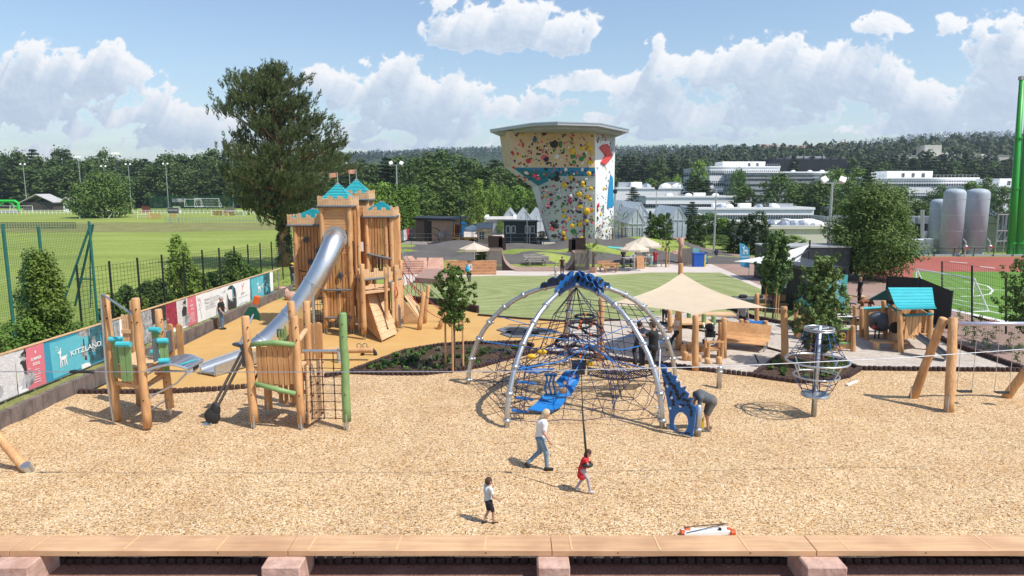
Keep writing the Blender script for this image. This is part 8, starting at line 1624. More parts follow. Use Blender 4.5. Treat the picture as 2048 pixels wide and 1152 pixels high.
# ---- containers and sails at the right ----
r=thing('kiosk_container','anthracite container kiosk with small white windows and a teal poster end','container',(18.5,43,0));H_=2.85;X0,X1,Y0,Y1=17.2,19.75,40.1,46.3
m=MB();m.box(((X0+X1)/2,(Y0+Y1)/2,H_/2),(X1-X0,Y1-Y0,H_));m.build('body',ANTH,r);m=MB()
for k in range(30):y=Y0+.15+k*.205;m.box((X0-.02,y,H_/2),(.04,.08,H_-.3))
m.build('ribbing',ANTH,r)
m=MB()
for(x,y)in((X0,Y0),(X1,Y0),(X0,Y1)):m.box((x,y,H_/2),(.16,.16,H_+.02))
m.box(((X0+X1)/2,Y0-.0,H_-.04),(X1-X0+.1,.2,.2));m.box((X0,(Y0+Y1)/2,H_-.04),(.2,Y1-Y0,.2));m.build('frame',BLACK,r)
for y in(45.2,43.9,42.6):
 m=MB();m.box((X0-.06,y,1.75),(.06,.72,.85));w=m.build('window',WHITE,r);m=MB();m.box((X0-.1,y,1.75),(.03,.52,.64));m.build('pane',GLS,w)
m=MB();px0,px1,z0,z1=D(1636,600,Y0).x,D(1690,600,Y0).x,.5,2.45;m.box(((px0+px1)/2-.2,Y0-.12,1.48),(px1-px0+.4,.04,z1-z0));ps_=m.build('poster',mat('poster_teal',(.10,.42,.42),.5,var=.08,scale=1),r)
m=MB();xc=D(1672,600,Y0).x;fawn(m,(xc-.15,Y0-.15,1.95),(1,0,0),(0,0,1),.28);text_into(m,'KITZ',(xc,Y0-.15,1.55),(1,0,0),(0,0,1),.10,align='CENTER');text_into(m,'LAND',(xc,Y0-.15,1.38),(1,0,0),(0,0,1),.14,align='CENTER')
for k in range(3):m.box((xc-.1,Y0-.15,1.2-k*.07),(.5-.1*k,.004,.02))
m.box((xc+.42,Y0-.15,.8),(.16,.004,.16));m.build('poster_lettering',TXW,ps_)
r=thing('black_container','long dark container behind the white sail and the kiosk','container',(D(1620,500,55).x,55,0));a,b=D(1537,495,55),D(1702,495,55);m=MB();m.box(((a.x+b.x)/2,56.5,a.z/2),(b.x-a.x,3,a.z));m.build('body',ANTH,r);m=MB();m.box(((a.x+b.x)/2,56.5,a.z+.05),(b.x-a.x+.1,3.1,.12));m.build('roof',WALLG,r)
sail('white shade sail with pointed corners above the kiosk container',(D(1467,523,45),D(1619,489,46.5),D(1602,535,42.5),D(1560,534,42)),mat('sail_white',(.75,.74,.71),.8,var=.03,trans=.2),.18)
r=thing('sail_mast','dark mast and struts holding the white sail','mast',(D(1620,480,46.8).x,46.8,0))
for a_,b_,w_ in((D(1560,534,41),D(1618,500,44),.04),(D(1622,500,44),D(1680,535,41),.02),(V((D(1620,480,46.8).x,46.8,0)),D(1620,480,46.8),.06)):m=MB();m.tube([a_,b_],w_,6);m.build('strut' if w_<.05 else 'mast_pole',ANTH,r)
p=G(1497,556);r=thing('beach_flag','light blue feather banner flag on a pole beside the side road','flag',p);t_=D(1480,487,p.y);m=MB();m.tube([p,p+V((0,0,1.2)),V((t_.x,p.y,t_.z))],[.03,.025,.012],6);m.build('pole',STEEL,r);m=MB();pts=[D(u,v,p.y-.03)for u,v in((1479,486),(1488,488),(1496,495),(1499,505),(1499,536),(1481,533),(1480,510))];m.ext(pts,(0,.02,0));f=m.build('flag_cloth',mat('flag_blue',(.08,.34,.55),.5,var=.25,scale=2),r);m=MB();fawn(m,D(1484,505,p.y-.06),(1,0,0),(0,0,1),.5);m.box(D(1490,514,p.y-.06),(.6,.004,.05));m.build('flag_emblem',TXW,f);m=MB();m.box(p+V((0,0,.03)),(.6,.1,.05));m.box(p+V((0,0,.03)),(.1,.6,.05));m.build('foot_cross',STEEL,r)
r=thing('screen_fence','black privacy screen slanting down behind the turquoise playhouse','fence',G(1840,630));m=MB();T_=[D(1776,552,42),D(1840,556,39),D(1906,583,36)];B_=[V((t.x,t.y,0))for t in T_];m.add(T_+B_,[(0,1,4,3),(1,2,5,4)]);m.build('screen',BLACK,r);posts(r,'post',[(b+V((0,.05,0)),t+V((0,.05,.05)))for b,t in zip(B_,T_)],ANTH,.05)
r=thing('pitch_fence','tall thin wire fence with dark posts between path and football pitch','fence',G(1940,650));FT=[(1884,600,523),(1944,652,531),(2012,668,545),(2090,700,560)];Q_=[(G(u,vb),D(u,vt,G(u,vb).y))for u,vb,vt in FT];posts(r,'post',Q_,FP,.05);m=MB()
for(a0,a1),(b0,b1)in zip(Q_,Q_[1:]):
 for k in range(9):t=k/8;m.beam(a0.lerp(a1,t),b0.lerp(b1,t),.01,.01)
 for k in range(1,16):t=k/16;m.beam(a0.lerp(b0,t),a1.lerp(b1,t),.006,.006)
m.build('wire',FP,r)
# ---- small plants ----
q=random.Random(19)
def tuft(u,v,s,lm,lab,grp,kind='plant'):
 p=G(u,v,.02);m=MB()
 if kind=='grass':
  for _ in range(60):an=q.uniform(0,6.28);w=V((math.cos(an),math.sin(an),0));m.add([p-w*.01,p+w*.012,p+w*s*q.uniform(.1,.5)+V((0,0,s*q.uniform(.6,1.3)))],[(0,1,2)])
 else:
  for _ in range(7):leaves(m,p+V((q.uniform(-1,1)*s*.5,q.uniform(-1,1)*s*.5,s*q.uniform(.2,.6))),(s*.3,)*3,26,.05,q,asp=1.6)
 tag(m.build('bed_plant',lm),lab,'plant',grp)
BG='low plants of the bed with the young tree'
BP=[(q.uniform(735,1040),q.uniform(0,1))for _ in range(95)]
for u,t in BP:
 vt=729-(u-735)*.37 if u<850 else 692;vb=748 if u<900 else 748-(u-900)*.22;v=vt+4+(vb-vt-8)*t
 if vb-vt>8:tuft(u,v,q.uniform(.16,.34),LF[q.choice(('broad','young','dark','grey'))],'small green plant in the lens shaped bed below the castle',BG,q.choice(('grass','p','p')))
for _ in range(55):
 u=q.uniform(1525,1700);v=q.uniform(722,758);
 if abs(u-1615)/90+abs(v-738)/28<1.1:tuft(u,v,q.uniform(.16,.36),LF[q.choice(('broad','young','ivy'))],'small green plant in the right planting bed','low plants of the right planting bed',q.choice(('grass','p')))
for i,(u,v,h)in enumerate(((1905,665,28),(1930,672,30),(1945,690,36),(1972,700,40),(1990,680,40),(2018,706,44),(2034,726,40),(1890,650,26),(1918,640,24),(1958,655,26))):
 p=G(u,v);s=h*p.y/FPX;m=MB()
 for k in range(9):leaves(m,p+V((q.uniform(-.2,.2),q.uniform(-.2,.2),s*(k+1)/9)),(.16,.16,.12),16,.05,q)
 m.tube([p,p+V((.03,0,s))],.01,4);tag(m.build('shrub',LF['olive']),'thin young shrub in the row right of the turquoise playhouse','shrub','thin shrubs along the right path')
young('young_tree','young dark leaved tree cut by the right edge before the pitch',2050,700,520,110,LF['broad'],15,n=110,stakes=0,nl=46,ls=.07,z0=.3)
# ---- people and dogs: one continuous skin grown round a posed skeleton ----
def sdf_mesh(parts,vox,k=.03,cut=None):
 P_=np.array([[*p[0],*p[1]]for p in parts]);rm=max(max(p[2],p[3])for p in parts)+.03
 lo=np.minimum(P_[:,:3].min(0),P_[:,3:].min(0))-rm-vox;hi=np.maximum(P_[:,:3].max(0),P_[:,3:].max(0))+rm+vox
 n=np.ceil((hi-lo)/vox).astype(int)+1;ax=[lo[i]+vox*np.arange(n[i])for i in range(3)];X,Y,Z=np.meshgrid(*ax,indexing='ij');F=None
 for(a,b,ra,rb)in parts:
  a=np.array(a);b=np.array(b);d=b-a;L=max(1e-9,d@d);t=np.clip(((X-a[0])*d[0]+(Y-a[1])*d[1]+(Z-a[2])*d[2])/L,0,1)
  q=np.sqrt((X-a[0]-t*d[0])**2+(Y-a[1]-t*d[1])**2+(Z-a[2]-t*d[2])**2)-(ra+(rb-ra)*t)
  if F is None:F=q
  else:h=np.clip(k-abs(F-q),0,None);F=np.minimum(F,q)-h*h/(4*k)
 if cut:F=cut(F,X,Y,Z)
 S=F<0;c=[S[i:S.shape[0]-1+i,j:S.shape[1]-1+j,l:S.shape[2]-1+l]for i in(0,1)for j in(0,1)for l in(0,1)];any_=np.any(c,0);all_=np.all(c,0);cell=any_&~all_
 idx=-np.ones(cell.shape,int);cs=np.argwhere(cell);idx[cell]=np.arange(len(cs));acc=np.zeros((len(cs),3));cnt=np.zeros(len(cs));I,J,K=cs.T;off=[(i,j,l)for i in(0,1)for j in(0,1)for l in(0,1)]
 for a in range(8):
  for b in range(a+1,8):
   o1,o2=off[a],off[b]
   if sum(abs(x-y)for x,y in zip(o1,o2))!=1:continue
   f1=F[I+o1[0],J+o1[1],K+o1[2]];f2=F[I+o2[0],J+o2[1],K+o2[2]];m=(f1<0)!=(f2<0);t=np.where(m,f1/np.where(m,f1-f2,1),0)
   for d in range(3):acc[:,d]+=np.where(m,o1[d]+(o2[d]-o1[d])*t,0)
   cnt+=m
 vs=(cs+acc/cnt[:,None])*vox+lo;fs=[]
 for d in range(3):
  e=[0,0,0];e[d]=1;a1,a2=[x for x in range(3)if x!=d];sl0=[slice(1,-1)]*3;sl0[d]=slice(0,-1);sl1=list(sl0);sl1[d]=slice(1,None);m=S[tuple(sl0)]!=S[tuple(sl1)];p=np.argwhere(m)
  b=np.array([1,1,1]);b[d]=0;p=p+b;ins=S[tuple(p.T)]
  def g(x,y):q=p.copy();q[:,a1]-=x;q[:,a2]-=y;return idx[tuple(q.T)]
  q4=np.stack([g(1,1),g(0,1),g(0,0),g(1,0)],1);fl=ins if d!=1 else~ins;q4[~fl]=q4[~fl][:,::-1];fs.append(q4)
 fs=np.concatenate(fs);fs=fs[(fs>=0).all(1)];return vs,fs
SK=mat('skin',(.52,.30,.21),.5,var=.05);SKD=mat('skin_tan',(.42,.23,.15),.5,var=.05)
def cloth(c,nm=None):return mat(nm or 'cloth_%02d%02d%02d'%tuple(int(x*99)for x in c),c,.85,var=.15,scale=14,bump=.2)
STAND=dict(pel=(0,0,.93),che=(0,0,1.30),nek=(0,0,1.47),hed=(0,.02,1.62),shL=(-.19,0,1.40),elL=(-.25,0,1.13),wrL=(-.26,.05,.88),shR=(.19,0,1.40),elR=(.25,0,1.13),wrR=(.26,.05,.88),hiL=(-.09,0,.90),knL=(-.10,.02,.50),anL=(-.10,0,.09),hiR=(.09,0,.90),knR=(.10,.02,.50),anR=(.10,0,.09))
def person(lab,loc,rz,h=1.75,top=(.05,.05,.05),bot=(.05,.05,.06),hair=(.06,.035,.02),shoe=(.02,.02,.02),skin=None,vox=.022,shorts=False,sleeve=.55,longhair=0,dress=0,child=False,cap=None,bare=False,fat=1.0,legskin=None,**kw):
 j=dict(STAND);j.update(kw);s=h/1.75;j={a:V(b)*s for a,b in j.items()if isinstance(b,tuple)};hs=(1.18 if child else 1.0)*s;skin=skin or SK;r=thing('person',lab,'person',loc,rz);f=fat*s;B=lambda a,b,ra,rb:(tuple(j[a]if isinstance(a,str)else a),tuple(j[b]if isinstance(b,str)else b),ra,rb)
 fw=(j['hed']-j['nek']);fd=V((0,1,0))if 'face' not in kw else V(kw['face']).normalized();hd=j['hed'];up=fw.normalized();sd=fd.cross(up).normalized()
 fd=(fd-up*fd.dot(up)).normalized()
 body=[B('pel','che',.125*f,.135*f),B('che','nek',.11*f,.06*s),B('nek','hed',.052*s,.055*s),(tuple(hd-up*.035*hs+fd*.02*hs),tuple(hd+up*.03*hs),.075*hs,.098*hs),(tuple(hd-up*.02*hs+fd*.095*hs),tuple(hd-up*.035*hs+fd*.105*hs),.012*hs,.016*hs)]
 for x in 'LR':
  body+=[B('che','sh'+x,.09*f,.062*f),B('sh'+x,'el'+x,.050*f,.038*s),B('el'+x,'wr'+x,.038*s,.026*s),B('hi'+x,'kn'+x,.083*f,.054*s),B('kn'+x,'an'+x,.053*s,.036*s),B('pel','hi'+x,.11*f,.09*f)]
  sg=-1 if x=='L' else 1;body.append((tuple(hd+sd*sg*.09*hs-fd*.005),tuple(hd+sd*sg*.095*hs+up*.03*hs),.016*hs,.018*hs))
  a=j['an'+x];kd=(j['kn'+x]-a).normalized();ff=kw.get('ft'+x);ff=V(ff)*s if ff else a+V((0,.15,-.055))*s;body.append((tuple(a-V((0,.03,.04))*s),tuple(ff),.036*s,.028*s))
  d=(j['wr'+x]-j['el'+x]).normalized();body.append((tuple(j['wr'+x]),tuple(j['wr'+x]+d*.075*s),.028*s,.034*s))
 vs,fs=sdf_mesh(body,vox*s,.03*s);m=MB();m.add(vs,[tuple(x)for x in fs.tolist()],0)
 for x in 'LR':
  w=j['wr'+x];d=(w-j['el'+x]).normalized();o=d.cross(V((0,0,1)));o=o.normalized()if o.length>.1 else V((1,0,0));sg=-1 if x=='L' else 1;nn=o.cross(d).normalized();pl=w+d*.085*s;cu=kw.get('grip',.35)
  o2=nn;inn=V((-sg,0,0));inn=(inn-d*inn.dot(d)).normalized()
  for q,(off,L)in enumerate(((-.026,.062),(-.009,.072),(.009,.068),(.026,.052))):
   b0=pl+o2*off*s if abs(o2.dot(inn))<.7 else pl+o*off*s;b1=b0+(d+inn*cu*.6).normalized()*L*.55*s;b2=b1+(d*(1-cu)+inn*(cu+.3)).normalized()*L*.5*s;m.tube([b0,b1,b2],[.009*s,.0085*s,.006*s],5,mi=0)
  fo=V((0,1,0));b0=w+d*.03*s;b1=b0+(d*.6+fo*.7).normalized()*.045*s;m.tube([b0,b1,b1+(d+fo*.2).normalized()*.028*s],[.011*s,.010*s,.007*s],5,mi=0)
 for sg in(-1,1):m.sph(hd+sd*sg*.035*hs+fd*.09*hs+up*.012*hs,.0125*hs,7,5,mi=1)
 m.tube([hd+sd*-.022*hs+fd*.092*hs-up*.062*hs,hd+fd*.10*hs-up*.066*hs,hd+sd*.022*hs+fd*.092*hs-up*.062*hs],.006*hs,5,mi=2)
 m.build('body',[skin,mat('eye_dark',(.02,.015,.012),.3),mat('lips',(.35,.11,.09),.5)],r,smooth=True,world=False)
 def wear(nm,parts,c,cut=None,kk=.035):
  vs,fs=sdf_mesh(parts,vox*s,kk*s,cut);mm=MB();mm.add(vs,[tuple(x)for x in fs.tolist()]);return mm.build(nm,cloth(c),r,smooth=True,world=False)
 T=[B('pel','che',.145*f,.155*f),(tuple(j['che']),tuple(j['nek'].lerp(j['che'],.35)),.13*f,.085*s)]
 if dress:T.append((tuple(j['pel']),tuple(j['pel']+V((0,0,-dress*s))),.15*f,.19*f))
 for x in 'LR':
  T.append(B('che','sh'+x,.11*f,.078*f))
  if not bare:
   e=j['el'+x];S_=j['sh'+x];T.append((tuple(S_),tuple(S_.lerp(e,min(1,sleeve))),.068*f,.060*f if sleeve<1 else .05*s))
   if sleeve>1:T.append((tuple(e),tuple(e.lerp(j['wr'+x],.93)),.05*s,.038*s))
 wear('shirt',T,top);Bt=[B('pel','pel',.140*f,.140*f)]
 for x in 'LR':
  hp,kn,an=j['hi'+x],j['kn'+x],j['an'+x];Bt.append(B('pel','hi'+x,.13*f,.108*f))
  if shorts:Bt.append((tuple(hp),tuple(hp.lerp(kn,.85)),.102*f,.080*s))
  else:Bt+=[(tuple(hp),tuple(kn),.100*f,.070*s),(tuple(kn),tuple(kn.lerp(an,.93)),.068*s,.052*s)]
 wear('shorts' if shorts else 'trousers',Bt,bot)
 for x in 'LR':
  a=j['an'+x];ff=kw.get('ft'+x);ff=V(ff)*s if ff else a+V((0,.15,-.055))*s;wear('shoe',[(tuple(a-V((0,.035,.035))*s),tuple(ff),.045*s,.040*s),(tuple(a),tuple(a-V((0,.03,.04))*s),.045*s,.045*s)],shoe,kk=.02)
 H_=[(tuple(hd+up*.03*hs-fd*.015*hs),tuple(hd+up*.045*hs-fd*.01*hs),.105*hs,.105*hs),(tuple(hd-fd*.035*hs),tuple(hd-up*((.03+longhair)if longhair else-.01)*hs-fd*(.04+longhair*.15)*hs),.09*hs,(.075 if not longhair else .065)*hs)]
 hm=lambda F,X,Y,Z:np.maximum(F,-((-(X-hd.x)*fd.x*-1-(Y-hd.y)*fd.y*-1-(Z-hd.z)*fd.z*-1)*-1+(.045*hs+0*X)+((X-hd.x)*up.x+(Y-hd.y)*up.y+(Z-hd.z)*up.z)*.8))
 wear('hair',H_,hair,cut=hm,kk=.02)
 if cap:m=MB();m.lathe([(.118*hs,0),(.112*hs,.05),(.07*hs,.1),(.01,.115)],hd+up*.045*hs,14);m.ext([hd+up*.05*hs+fd*a+sd*b for a,b in((.08,-.08),(.18,-.05),(.18,.05),(.08,.08))],up*.012);m.build('helmet',cloth(cap),r,world=False)
 return r
PI=math.pi
person('walking woman with a blond bob, white blouse, light blue jeans and black trainers',G(1079,939),-PI/2+.15,1.70,(.74,.74,.74),(.16,.25,.33),(.55,.42,.26),vox=.016,sleeve=.6,pel=(0,.02,.93),che=(0,.07,1.30),nek=(0,.11,1.46),hed=(0,.17,1.59),shL=(-.19,.08,1.39),elL=(-.23,.10,1.12),wrL=(-.23,.24,.90),shR=(.19,.08,1.39),elR=(.24,.08,1.12),wrR=(.25,.22,.90),hiL=(-.09,.02,.90),knL=(-.09,.03,.50),anL=(-.09,-.33,.17),ftL=(-.09,-.28,.04),knR=(.10,.16,.52),anR=(.10,.19,.09),longhair=.12)
person('small boy with short dark hair, pale grey T-shirt and black shorts at the front',G(977,1049),-PI/2+.5,1.10,(.55,.58,.58),(.02,.022,.03),(.07,.04,.025),skin=SKD,vox=.018,shorts=True,child=True,anL=(-.10,-.14,.11),knL=(-.09,.05,.50),ftL=(-.10,-.04,.04),knR=(.09,.14,.50),anR=(.09,.16,.09),elR=(.27,.06,1.14),wrR=(.26,.26,.98),elL=(-.27,-.02,1.14),wrL=(-.26,.14,.92))
person('small girl in a red dress and pale patterned leggings leaning over the zip line seat',G(1166,983),-PI/2-.2,1.12,(.62,.03,.035),(.42,.36,.38),(.06,.03,.02),shoe=(.5,.5,.52),vox=.018,child=True,dress=.26,sleeve=.35,pel=(0,-.05,.93),che=(0,.06,1.28),nek=(0,.11,1.44),hed=(0,.17,1.57),shL=(-.17,.08,1.38),elL=(-.2,.22,1.16),wrL=(-.08,.28,1.22),shR=(.17,.08,1.38),elR=(.2,.22,1.16),wrR=(.08,.30,1.12),grip=.8,knL=(-.1,-.02,.5),anL=(-.1,-.25,.12),ftL=(-.1,-.12,.04),knR=(.1,.2,.55),anR=(.1,.28,.10),longhair=.05)
person('man in a grey T-shirt and patterned shorts bending down beside the patterned panel',G(1414,862),PI/2+.1,1.82,(.10,.11,.12),(.13,.12,.11),(.05,.03,.02),shoe=(.12,.11,.10),vox=.018,shorts=True,fat=1.15,skin=SKD,pel=(0,-.10,.95),che=(0,.26,1.12),nek=(0,.42,1.05),hed=(0,.54,.95),face=(0,.4,-1),shL=(-.2,.32,1.10),elL=(-.2,.36,.80),wrL=(-.16,.42,.55),shR=(.2,.32,1.10),elR=(.2,.36,.80),wrR=(.16,.42,.55),hiL=(-.1,-.10,.93),hiR=(.1,-.10,.93),knL=(-.12,.06,.52),knR=(.12,.02,.52),anL=(-.12,.02,.09),anR=(.12,-.12,.09))
m=MB();p=G(1409,860);m.box(p+V((-.1,0,.2)),(.14,.1,.34));tag(m.build('yellow_box',mat('box_yellow',(.68,.45,.02),.5),None,bevel=.01),'small yellow box held beside the short steel post','box')
person('man in black climbing inside the net dome, one foot on a rope',D(1305,745,23.3),PI/2-.6,1.80,(.015,.015,.018),(.018,.018,.02),(.05,.03,.02),vox=.018,fat=1.1,knL=(-.12,.30,.72),anL=(-.1,.32,.30),ftL=(-.1,.45,.22),elL=(-.28,.24,1.30),wrL=(-.22,.46,1.36),elR=(.28,.1,1.16),wrR=(.2,.3,1.2),grip=.8,hed=(0,.05,1.63))
person('person in dark navy clothes standing behind the rope net',D(1277,728,26.5),.4,1.72,(.02,.025,.05),(.02,.022,.035),(.03,.02,.015),elR=(.3,.1,1.45),wrR=(.3,.3,1.62),knL=(-.12,.2,.52),anL=(-.2,-.1,.09),elL=(-.3,.1,1.3),wrL=(-.3,.3,1.3))
person('man in a white shirt and black trousers striding under the shade sail',G(1352,700),PI/2+.1,1.72,(.62,.58,.55),(.015,.015,.018),(.3,.28,.26),knL=(-.1,.26,.55),anL=(-.1,.34,.1),knR=(.1,-.12,.52),anR=(.1,-.45,.16),ftR=(.1,-.36,.05),elR=(.25,.05,1.14),wrR=(.12,.26,1.08),elL=(-.25,.05,1.14),wrL=(-.12,.26,1.12))
person('grey haired woman in a black T-shirt and blue jeans standing at the banner wall',G(445,659),-PI/2+.2,1.80,(.018,.018,.02),(.10,.17,.27),(.36,.34,.32),vox=.018,fat=1.12,elR=(.27,-.02,1.13),wrR=(.25,.12,.92),elL=(-.26,.1,1.16),wrL=(-.2,.26,1.0))
person('worker in a yellow helmet, dark T-shirt and grey trousers near the castle',G(586,574),-.4,1.85,(.02,.022,.028),(.16,.17,.19),(.05,.03,.02),cap=(.75,.42,.02),elL=(-.25,.1,1.18),wrL=(-.1,.28,1.15),elR=(.25,.1,1.18),wrR=(.1,.28,1.12))
person('child in a turquoise T-shirt and black trousers climbing the rope net under the castle',V((-9.95,35.75,.48)),.1,1.30,(.06,.42,.38),(.02,.02,.025),(.05,.03,.02),child=True,elL=(-.25,.2,1.40),wrL=(-.2,.32,1.5),elR=(.25,.2,1.35),wrR=(.2,.32,1.35),grip=.8,knR=(.12,.2,.6),anR=(.12,.1,.22))
person('person with a bright blue bag and pale jacket walking past the parasol',G(938,564),PI-.3,1.72,(.5,.5,.5),(.05,.05,.06),(.03,.02,.015),sleeve=1.2,anR=(.1,-.2,.12),wrL=(-.2,.2,1.0));p=G(938,564);m=MB();m.sph(p+V((-.12,-.25,1.05)),(.2,.12,.22),10,7);tag(m.build('blue_bag',mat('bag_blue',(.02,.28,.50),.6),None,smooth=True),'bright blue bag carried in front by the person at the parasol','bag')
for(u,v,h,top,bot,hair,rz,lab,kw)in((1124,550,1.62,(.04,.01,.01),(.03,.03,.03),(.04,.02,.015),PI,'woman in a dark sleeveless top behind the blue net crown',dict(bare=True)),(1111,552,1.0,(.6,.58,.56),(.5,.5,.5),(.3,.2,.12),2.5,'small child in white beside the woman behind the net crown',dict(child=True)),(1246,534,1.78,(.015,.015,.018),(.05,.05,.05),(.03,.02,.02),PI+.3,'man in black standing at the long counter under the parasols',{}),(1261,533,1.6,(.6,.6,.6),(.06,.06,.07),(.03,.02,.02),-PI/2,'person in a white shirt leaning on the long counter',dict(che=(0,.25,1.2),nek=(0,.4,1.3),hed=(0,.5,1.4),shL=(-.18,.3,1.28),shR=(.18,.3,1.28),elL=(-.2,.45,1.05),elR=(.2,.45,1.05),wrL=(-.2,.6,.95),wrR=(.2,.6,.95))),(1288,532,1.75,(.02,.12,.12),(.03,.03,.04),(.03,.02,.02),1.2,'person in dark teal clothes beside the white umbrella pole',{}),(1296,533,1.45,(.45,.45,.42),(.3,.3,.3),(.05,.03,.02),PI,'child in a pale grey shirt beside the parasol pole',dict(child=True)),(1303,534,1.25,(.35,.5,.45),(.3,.42,.42),(.4,.3,.12),PI,'small child with a straw hat in pale green by the parasols',dict(child=True)),(1310,534,1.7,(.42,.02,.03),(.03,.035,.06),(.04,.02,.015),2.6,'woman in a red top and dark skirt right of the parasols',dict(dress=.2)),(1054,493,1.8,(.02,.02,.025),(.03,.03,.04),(.04,.02,.015),PI,'person in dark clothes directly behind the grey lamp pole',{}),(1071,492,1.75,(.06,.07,.09),(.03,.03,.03),(.04,.02,.015),2,'left of the two dark clothed people before the dark cabin',{}),(1081,491,1.75,(.12,.13,.14),(.03,.03,.035),(.04,.02,.015),-2,'right of the two people before the dark cabin, arms raised',dict(elL=(-.3,.1,1.4),wrL=(-.3,.3,1.55),elR=(.3,.1,1.4),wrR=(.3,.3,1.5))),(1718,607,1.75,(.012,.014,.014),(.014,.014,.015),(.3,.16,.08),PI/2,'person in black with reddish hair standing beside the brown dog',{}),(1329,648,1.5,(.3,.3,.3),(.02,.02,.03),(.1,.08,.06),0,'person half hidden behind the beige sail, left side',{})):
 person(lab,G(u,v),rz,h,top,bot,hair,vox=.03,**kw)
person('person in black shorts with bare legs half hidden behind the sail',G(1484,668),PI,1.78,(.3,.3,.3),(.012,.012,.014),(.1,.06,.04),vox=.025,shorts=True,sleeve=.5)
person('person in a maroon top sitting by the dark kiosk container, arm raised',G(1548,622),PI*.9,1.7,(.20,.01,.06),(.05,.02,.03),(.04,.02,.015),vox=.026,pel=(0,0,.55),che=(0,-.06,.92),nek=(0,-.06,1.09),hed=(0,-.04,1.24),shL=(-.19,-.06,1.02),shR=(.19,-.06,1.02),elL=(-.3,0,1.25),wrL=(-.2,.05,1.48),elR=(.25,.05,.8),wrR=(.2,.3,.75),hiL=(-.1,0,.52),hiR=(.1,0,.52),knL=(-.12,.42,.52),knR=(.12,.42,.52),anL=(-.12,.45,.09),anR=(.12,.45,.09))
r=thing('terrace_bench','wooden bench seat beside the kiosk container under the young tree','bench',G(1545,620));p=G(1546,622);m=MB();m.box(p+V((0,.1,.42)),(1.8,.5,.06));m.build('seat',WOODH,r)
for k in(-.7,.7):m=MB();m.box(p+V((k,.1,.2)),(.08,.4,.4));m.build('leg',WOODH,r)
m=MB();m.box(p+V((0,.4,.75)),(1.8,.05,.4));m.build('backrest',WOODH,r)
r=thing('dining_table','dark table with things on it beside the seated person in maroon','table',G(1505,622));p=G(1510,620);m=MB();m.box(p+V((0,0,.74)),(2.6,.8,.05));m.build('tabletop',GREYR,r)
for k in(-1.1,1.1):m=MB();m.box(p+V((k,0,.36)),(.07,.6,.72));m.build('leg',BLACK,r)
for k,lab in((-.8,'dark round bag lying on the left of the outdoor table'),(.2,'dark cloth bundle lying in the middle of the outdoor table')):m=MB();m.sph(p+V((k,0,.86)),(.3,.2,.13),9,6,jit=.1,q=rnd);tag(m.build('bag',DARK),lab,'bag')
r=thing('park_bench','wooden bench in the shade beside the person with the dogs','bench',G(1712,608));p=G(1706,606);m=MB();m.box(p+V((0,0,.45)),(1.5,.45,.07));m.build('seat',WOODL,r)
for k in(-.6,.6):m=MB();m.box(p+V((k,0,.21)),(.08,.4,.42));m.build('leg',WOODH,r)
def climber(lab,u,v,top,bot,s=1.7):
 p,n=onface(TGY,u,v,.22);person(lab,p-V((0,0,.1)),.15,s,top,bot,(.04,.02,.015),vox=.03,shorts=True,elL=(-.35,.1,1.55),wrL=(-.42,.2,1.85),elR=(.35,.1,1.35),wrR=(.5,.2,1.3),knL=(-.32,.1,.75),anL=(-.28,.1,.35),knR=(.3,.1,.65),anR=(.3,.1,.2),grip=.8,skin=SKD)
climber('climber in a red top and red shorts high on the grey wall face',1141,414,(.55,.03,.07),(.4,.03,.05));climber('climber in dark red close to the bottom of the wall, left of the yellow holds',1127,488,(.2,.03,.03),(.1,.03,.03))
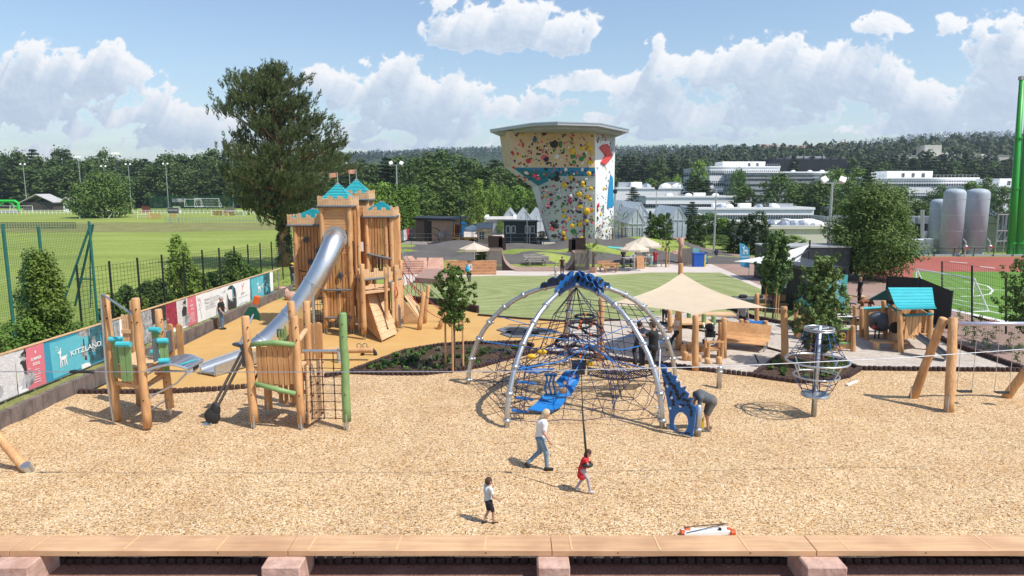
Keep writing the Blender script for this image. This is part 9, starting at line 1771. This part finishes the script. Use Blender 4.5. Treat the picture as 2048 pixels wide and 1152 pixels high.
def dog(lab,loc,rz,L,h,c,c2=None):
 r=thing('dog',lab,'dog',loc,rz);k=h/.6;l=L/2;P_=[((0,-l*.7,h*.82),(0,-l*.1,h*.78),.10*k,.12*k),((0,-l*.1,h*.78),(0,l*.65,h*.78),.12*k,.15*k),((0,l*.7,h*.86),(0,l*1.0,h*.62),.09*k,.07*k),((0,l*1.02,h*.58),(0,l*1.25,h*.42),.075*k,.04*k),((0,-l*.8,h*.85),(0,-l*1.35,h*.7),.035*k,.012*k)]
 for s in(-1,1):P_+=[((s*.08*k,l*.6,h*.62),(s*.08*k,l*.62,h*.3),.06*k,.035*k),((s*.08*k,l*.62,h*.3),(s*.08*k,l*.6,.03),.033*k,.028*k),((s*.08*k,l*.6,.03),(s*.08*k,l*.7,.025),.03*k,.028*k),((s*.08*k,-l*.65,h*.72),(s*.08*k,-l*.5,h*.42),.085*k,.045*k),((s*.08*k,-l*.5,h*.42),(s*.08*k,-l*.82,h*.24),.042*k,.03*k),((s*.08*k,-l*.82,h*.24),(s*.08*k,-l*.78,.03),.028*k,.026*k),((s*.08*k,-l*.78,.03),(s*.08*k,-l*.66,.025),.03*k,.026*k),((s*.06*k,l*1.0,h*.66),(s*.085*k,l*.98,h*.52),.028*k,.02*k)]
 vs,fs=sdf_mesh(P_,.025,.04);m=MB();m.add(vs,[tuple(x)for x in fs.tolist()]);m.build('body',mat('fur_%02d'%int(c[0]*99),c,.9,col2=c2 or c,scale=4),r,smooth=True,world=False)
dog('reddish brown dog sniffing the ground beside the person in black',G(1731,618),-PI/2+.2,.95,.62,(.20,.075,.03),(.26,.11,.045));dog('small grey and white dog under the wooden bench at the right',G(1706,614),1.0,.5,.32,(.45,.44,.42),(.05,.05,.05))
# ---- air ----
m=MB();m.box((0,1350,80),(5200,2800,164));hz=m.build('haze',mat('haze_air',(1,1,1)));hm_=bpy.data.materials.new('air');hm_.use_nodes=True;hm_.node_tree.nodes.clear();pv=hm_.node_tree.nodes.new('ShaderNodeVolumePrincipled');pv.inputs['Density'].default_value=.00017;pv.inputs['Color'].default_value=(.72,.84,1,1);pv.inputs['Anisotropy'].default_value=.2
om=hm_.node_tree.nodes.new('ShaderNodeOutputMaterial');hm_.node_tree.links.new(pv.outputs[0],om.inputs['Volume']);hz.data.materials.clear();hz.data.materials.append(hm_);tag(hz,'thin bluish summer haze over the whole site','haze',kind='stuff');SC.cycles.volume_bounces=0
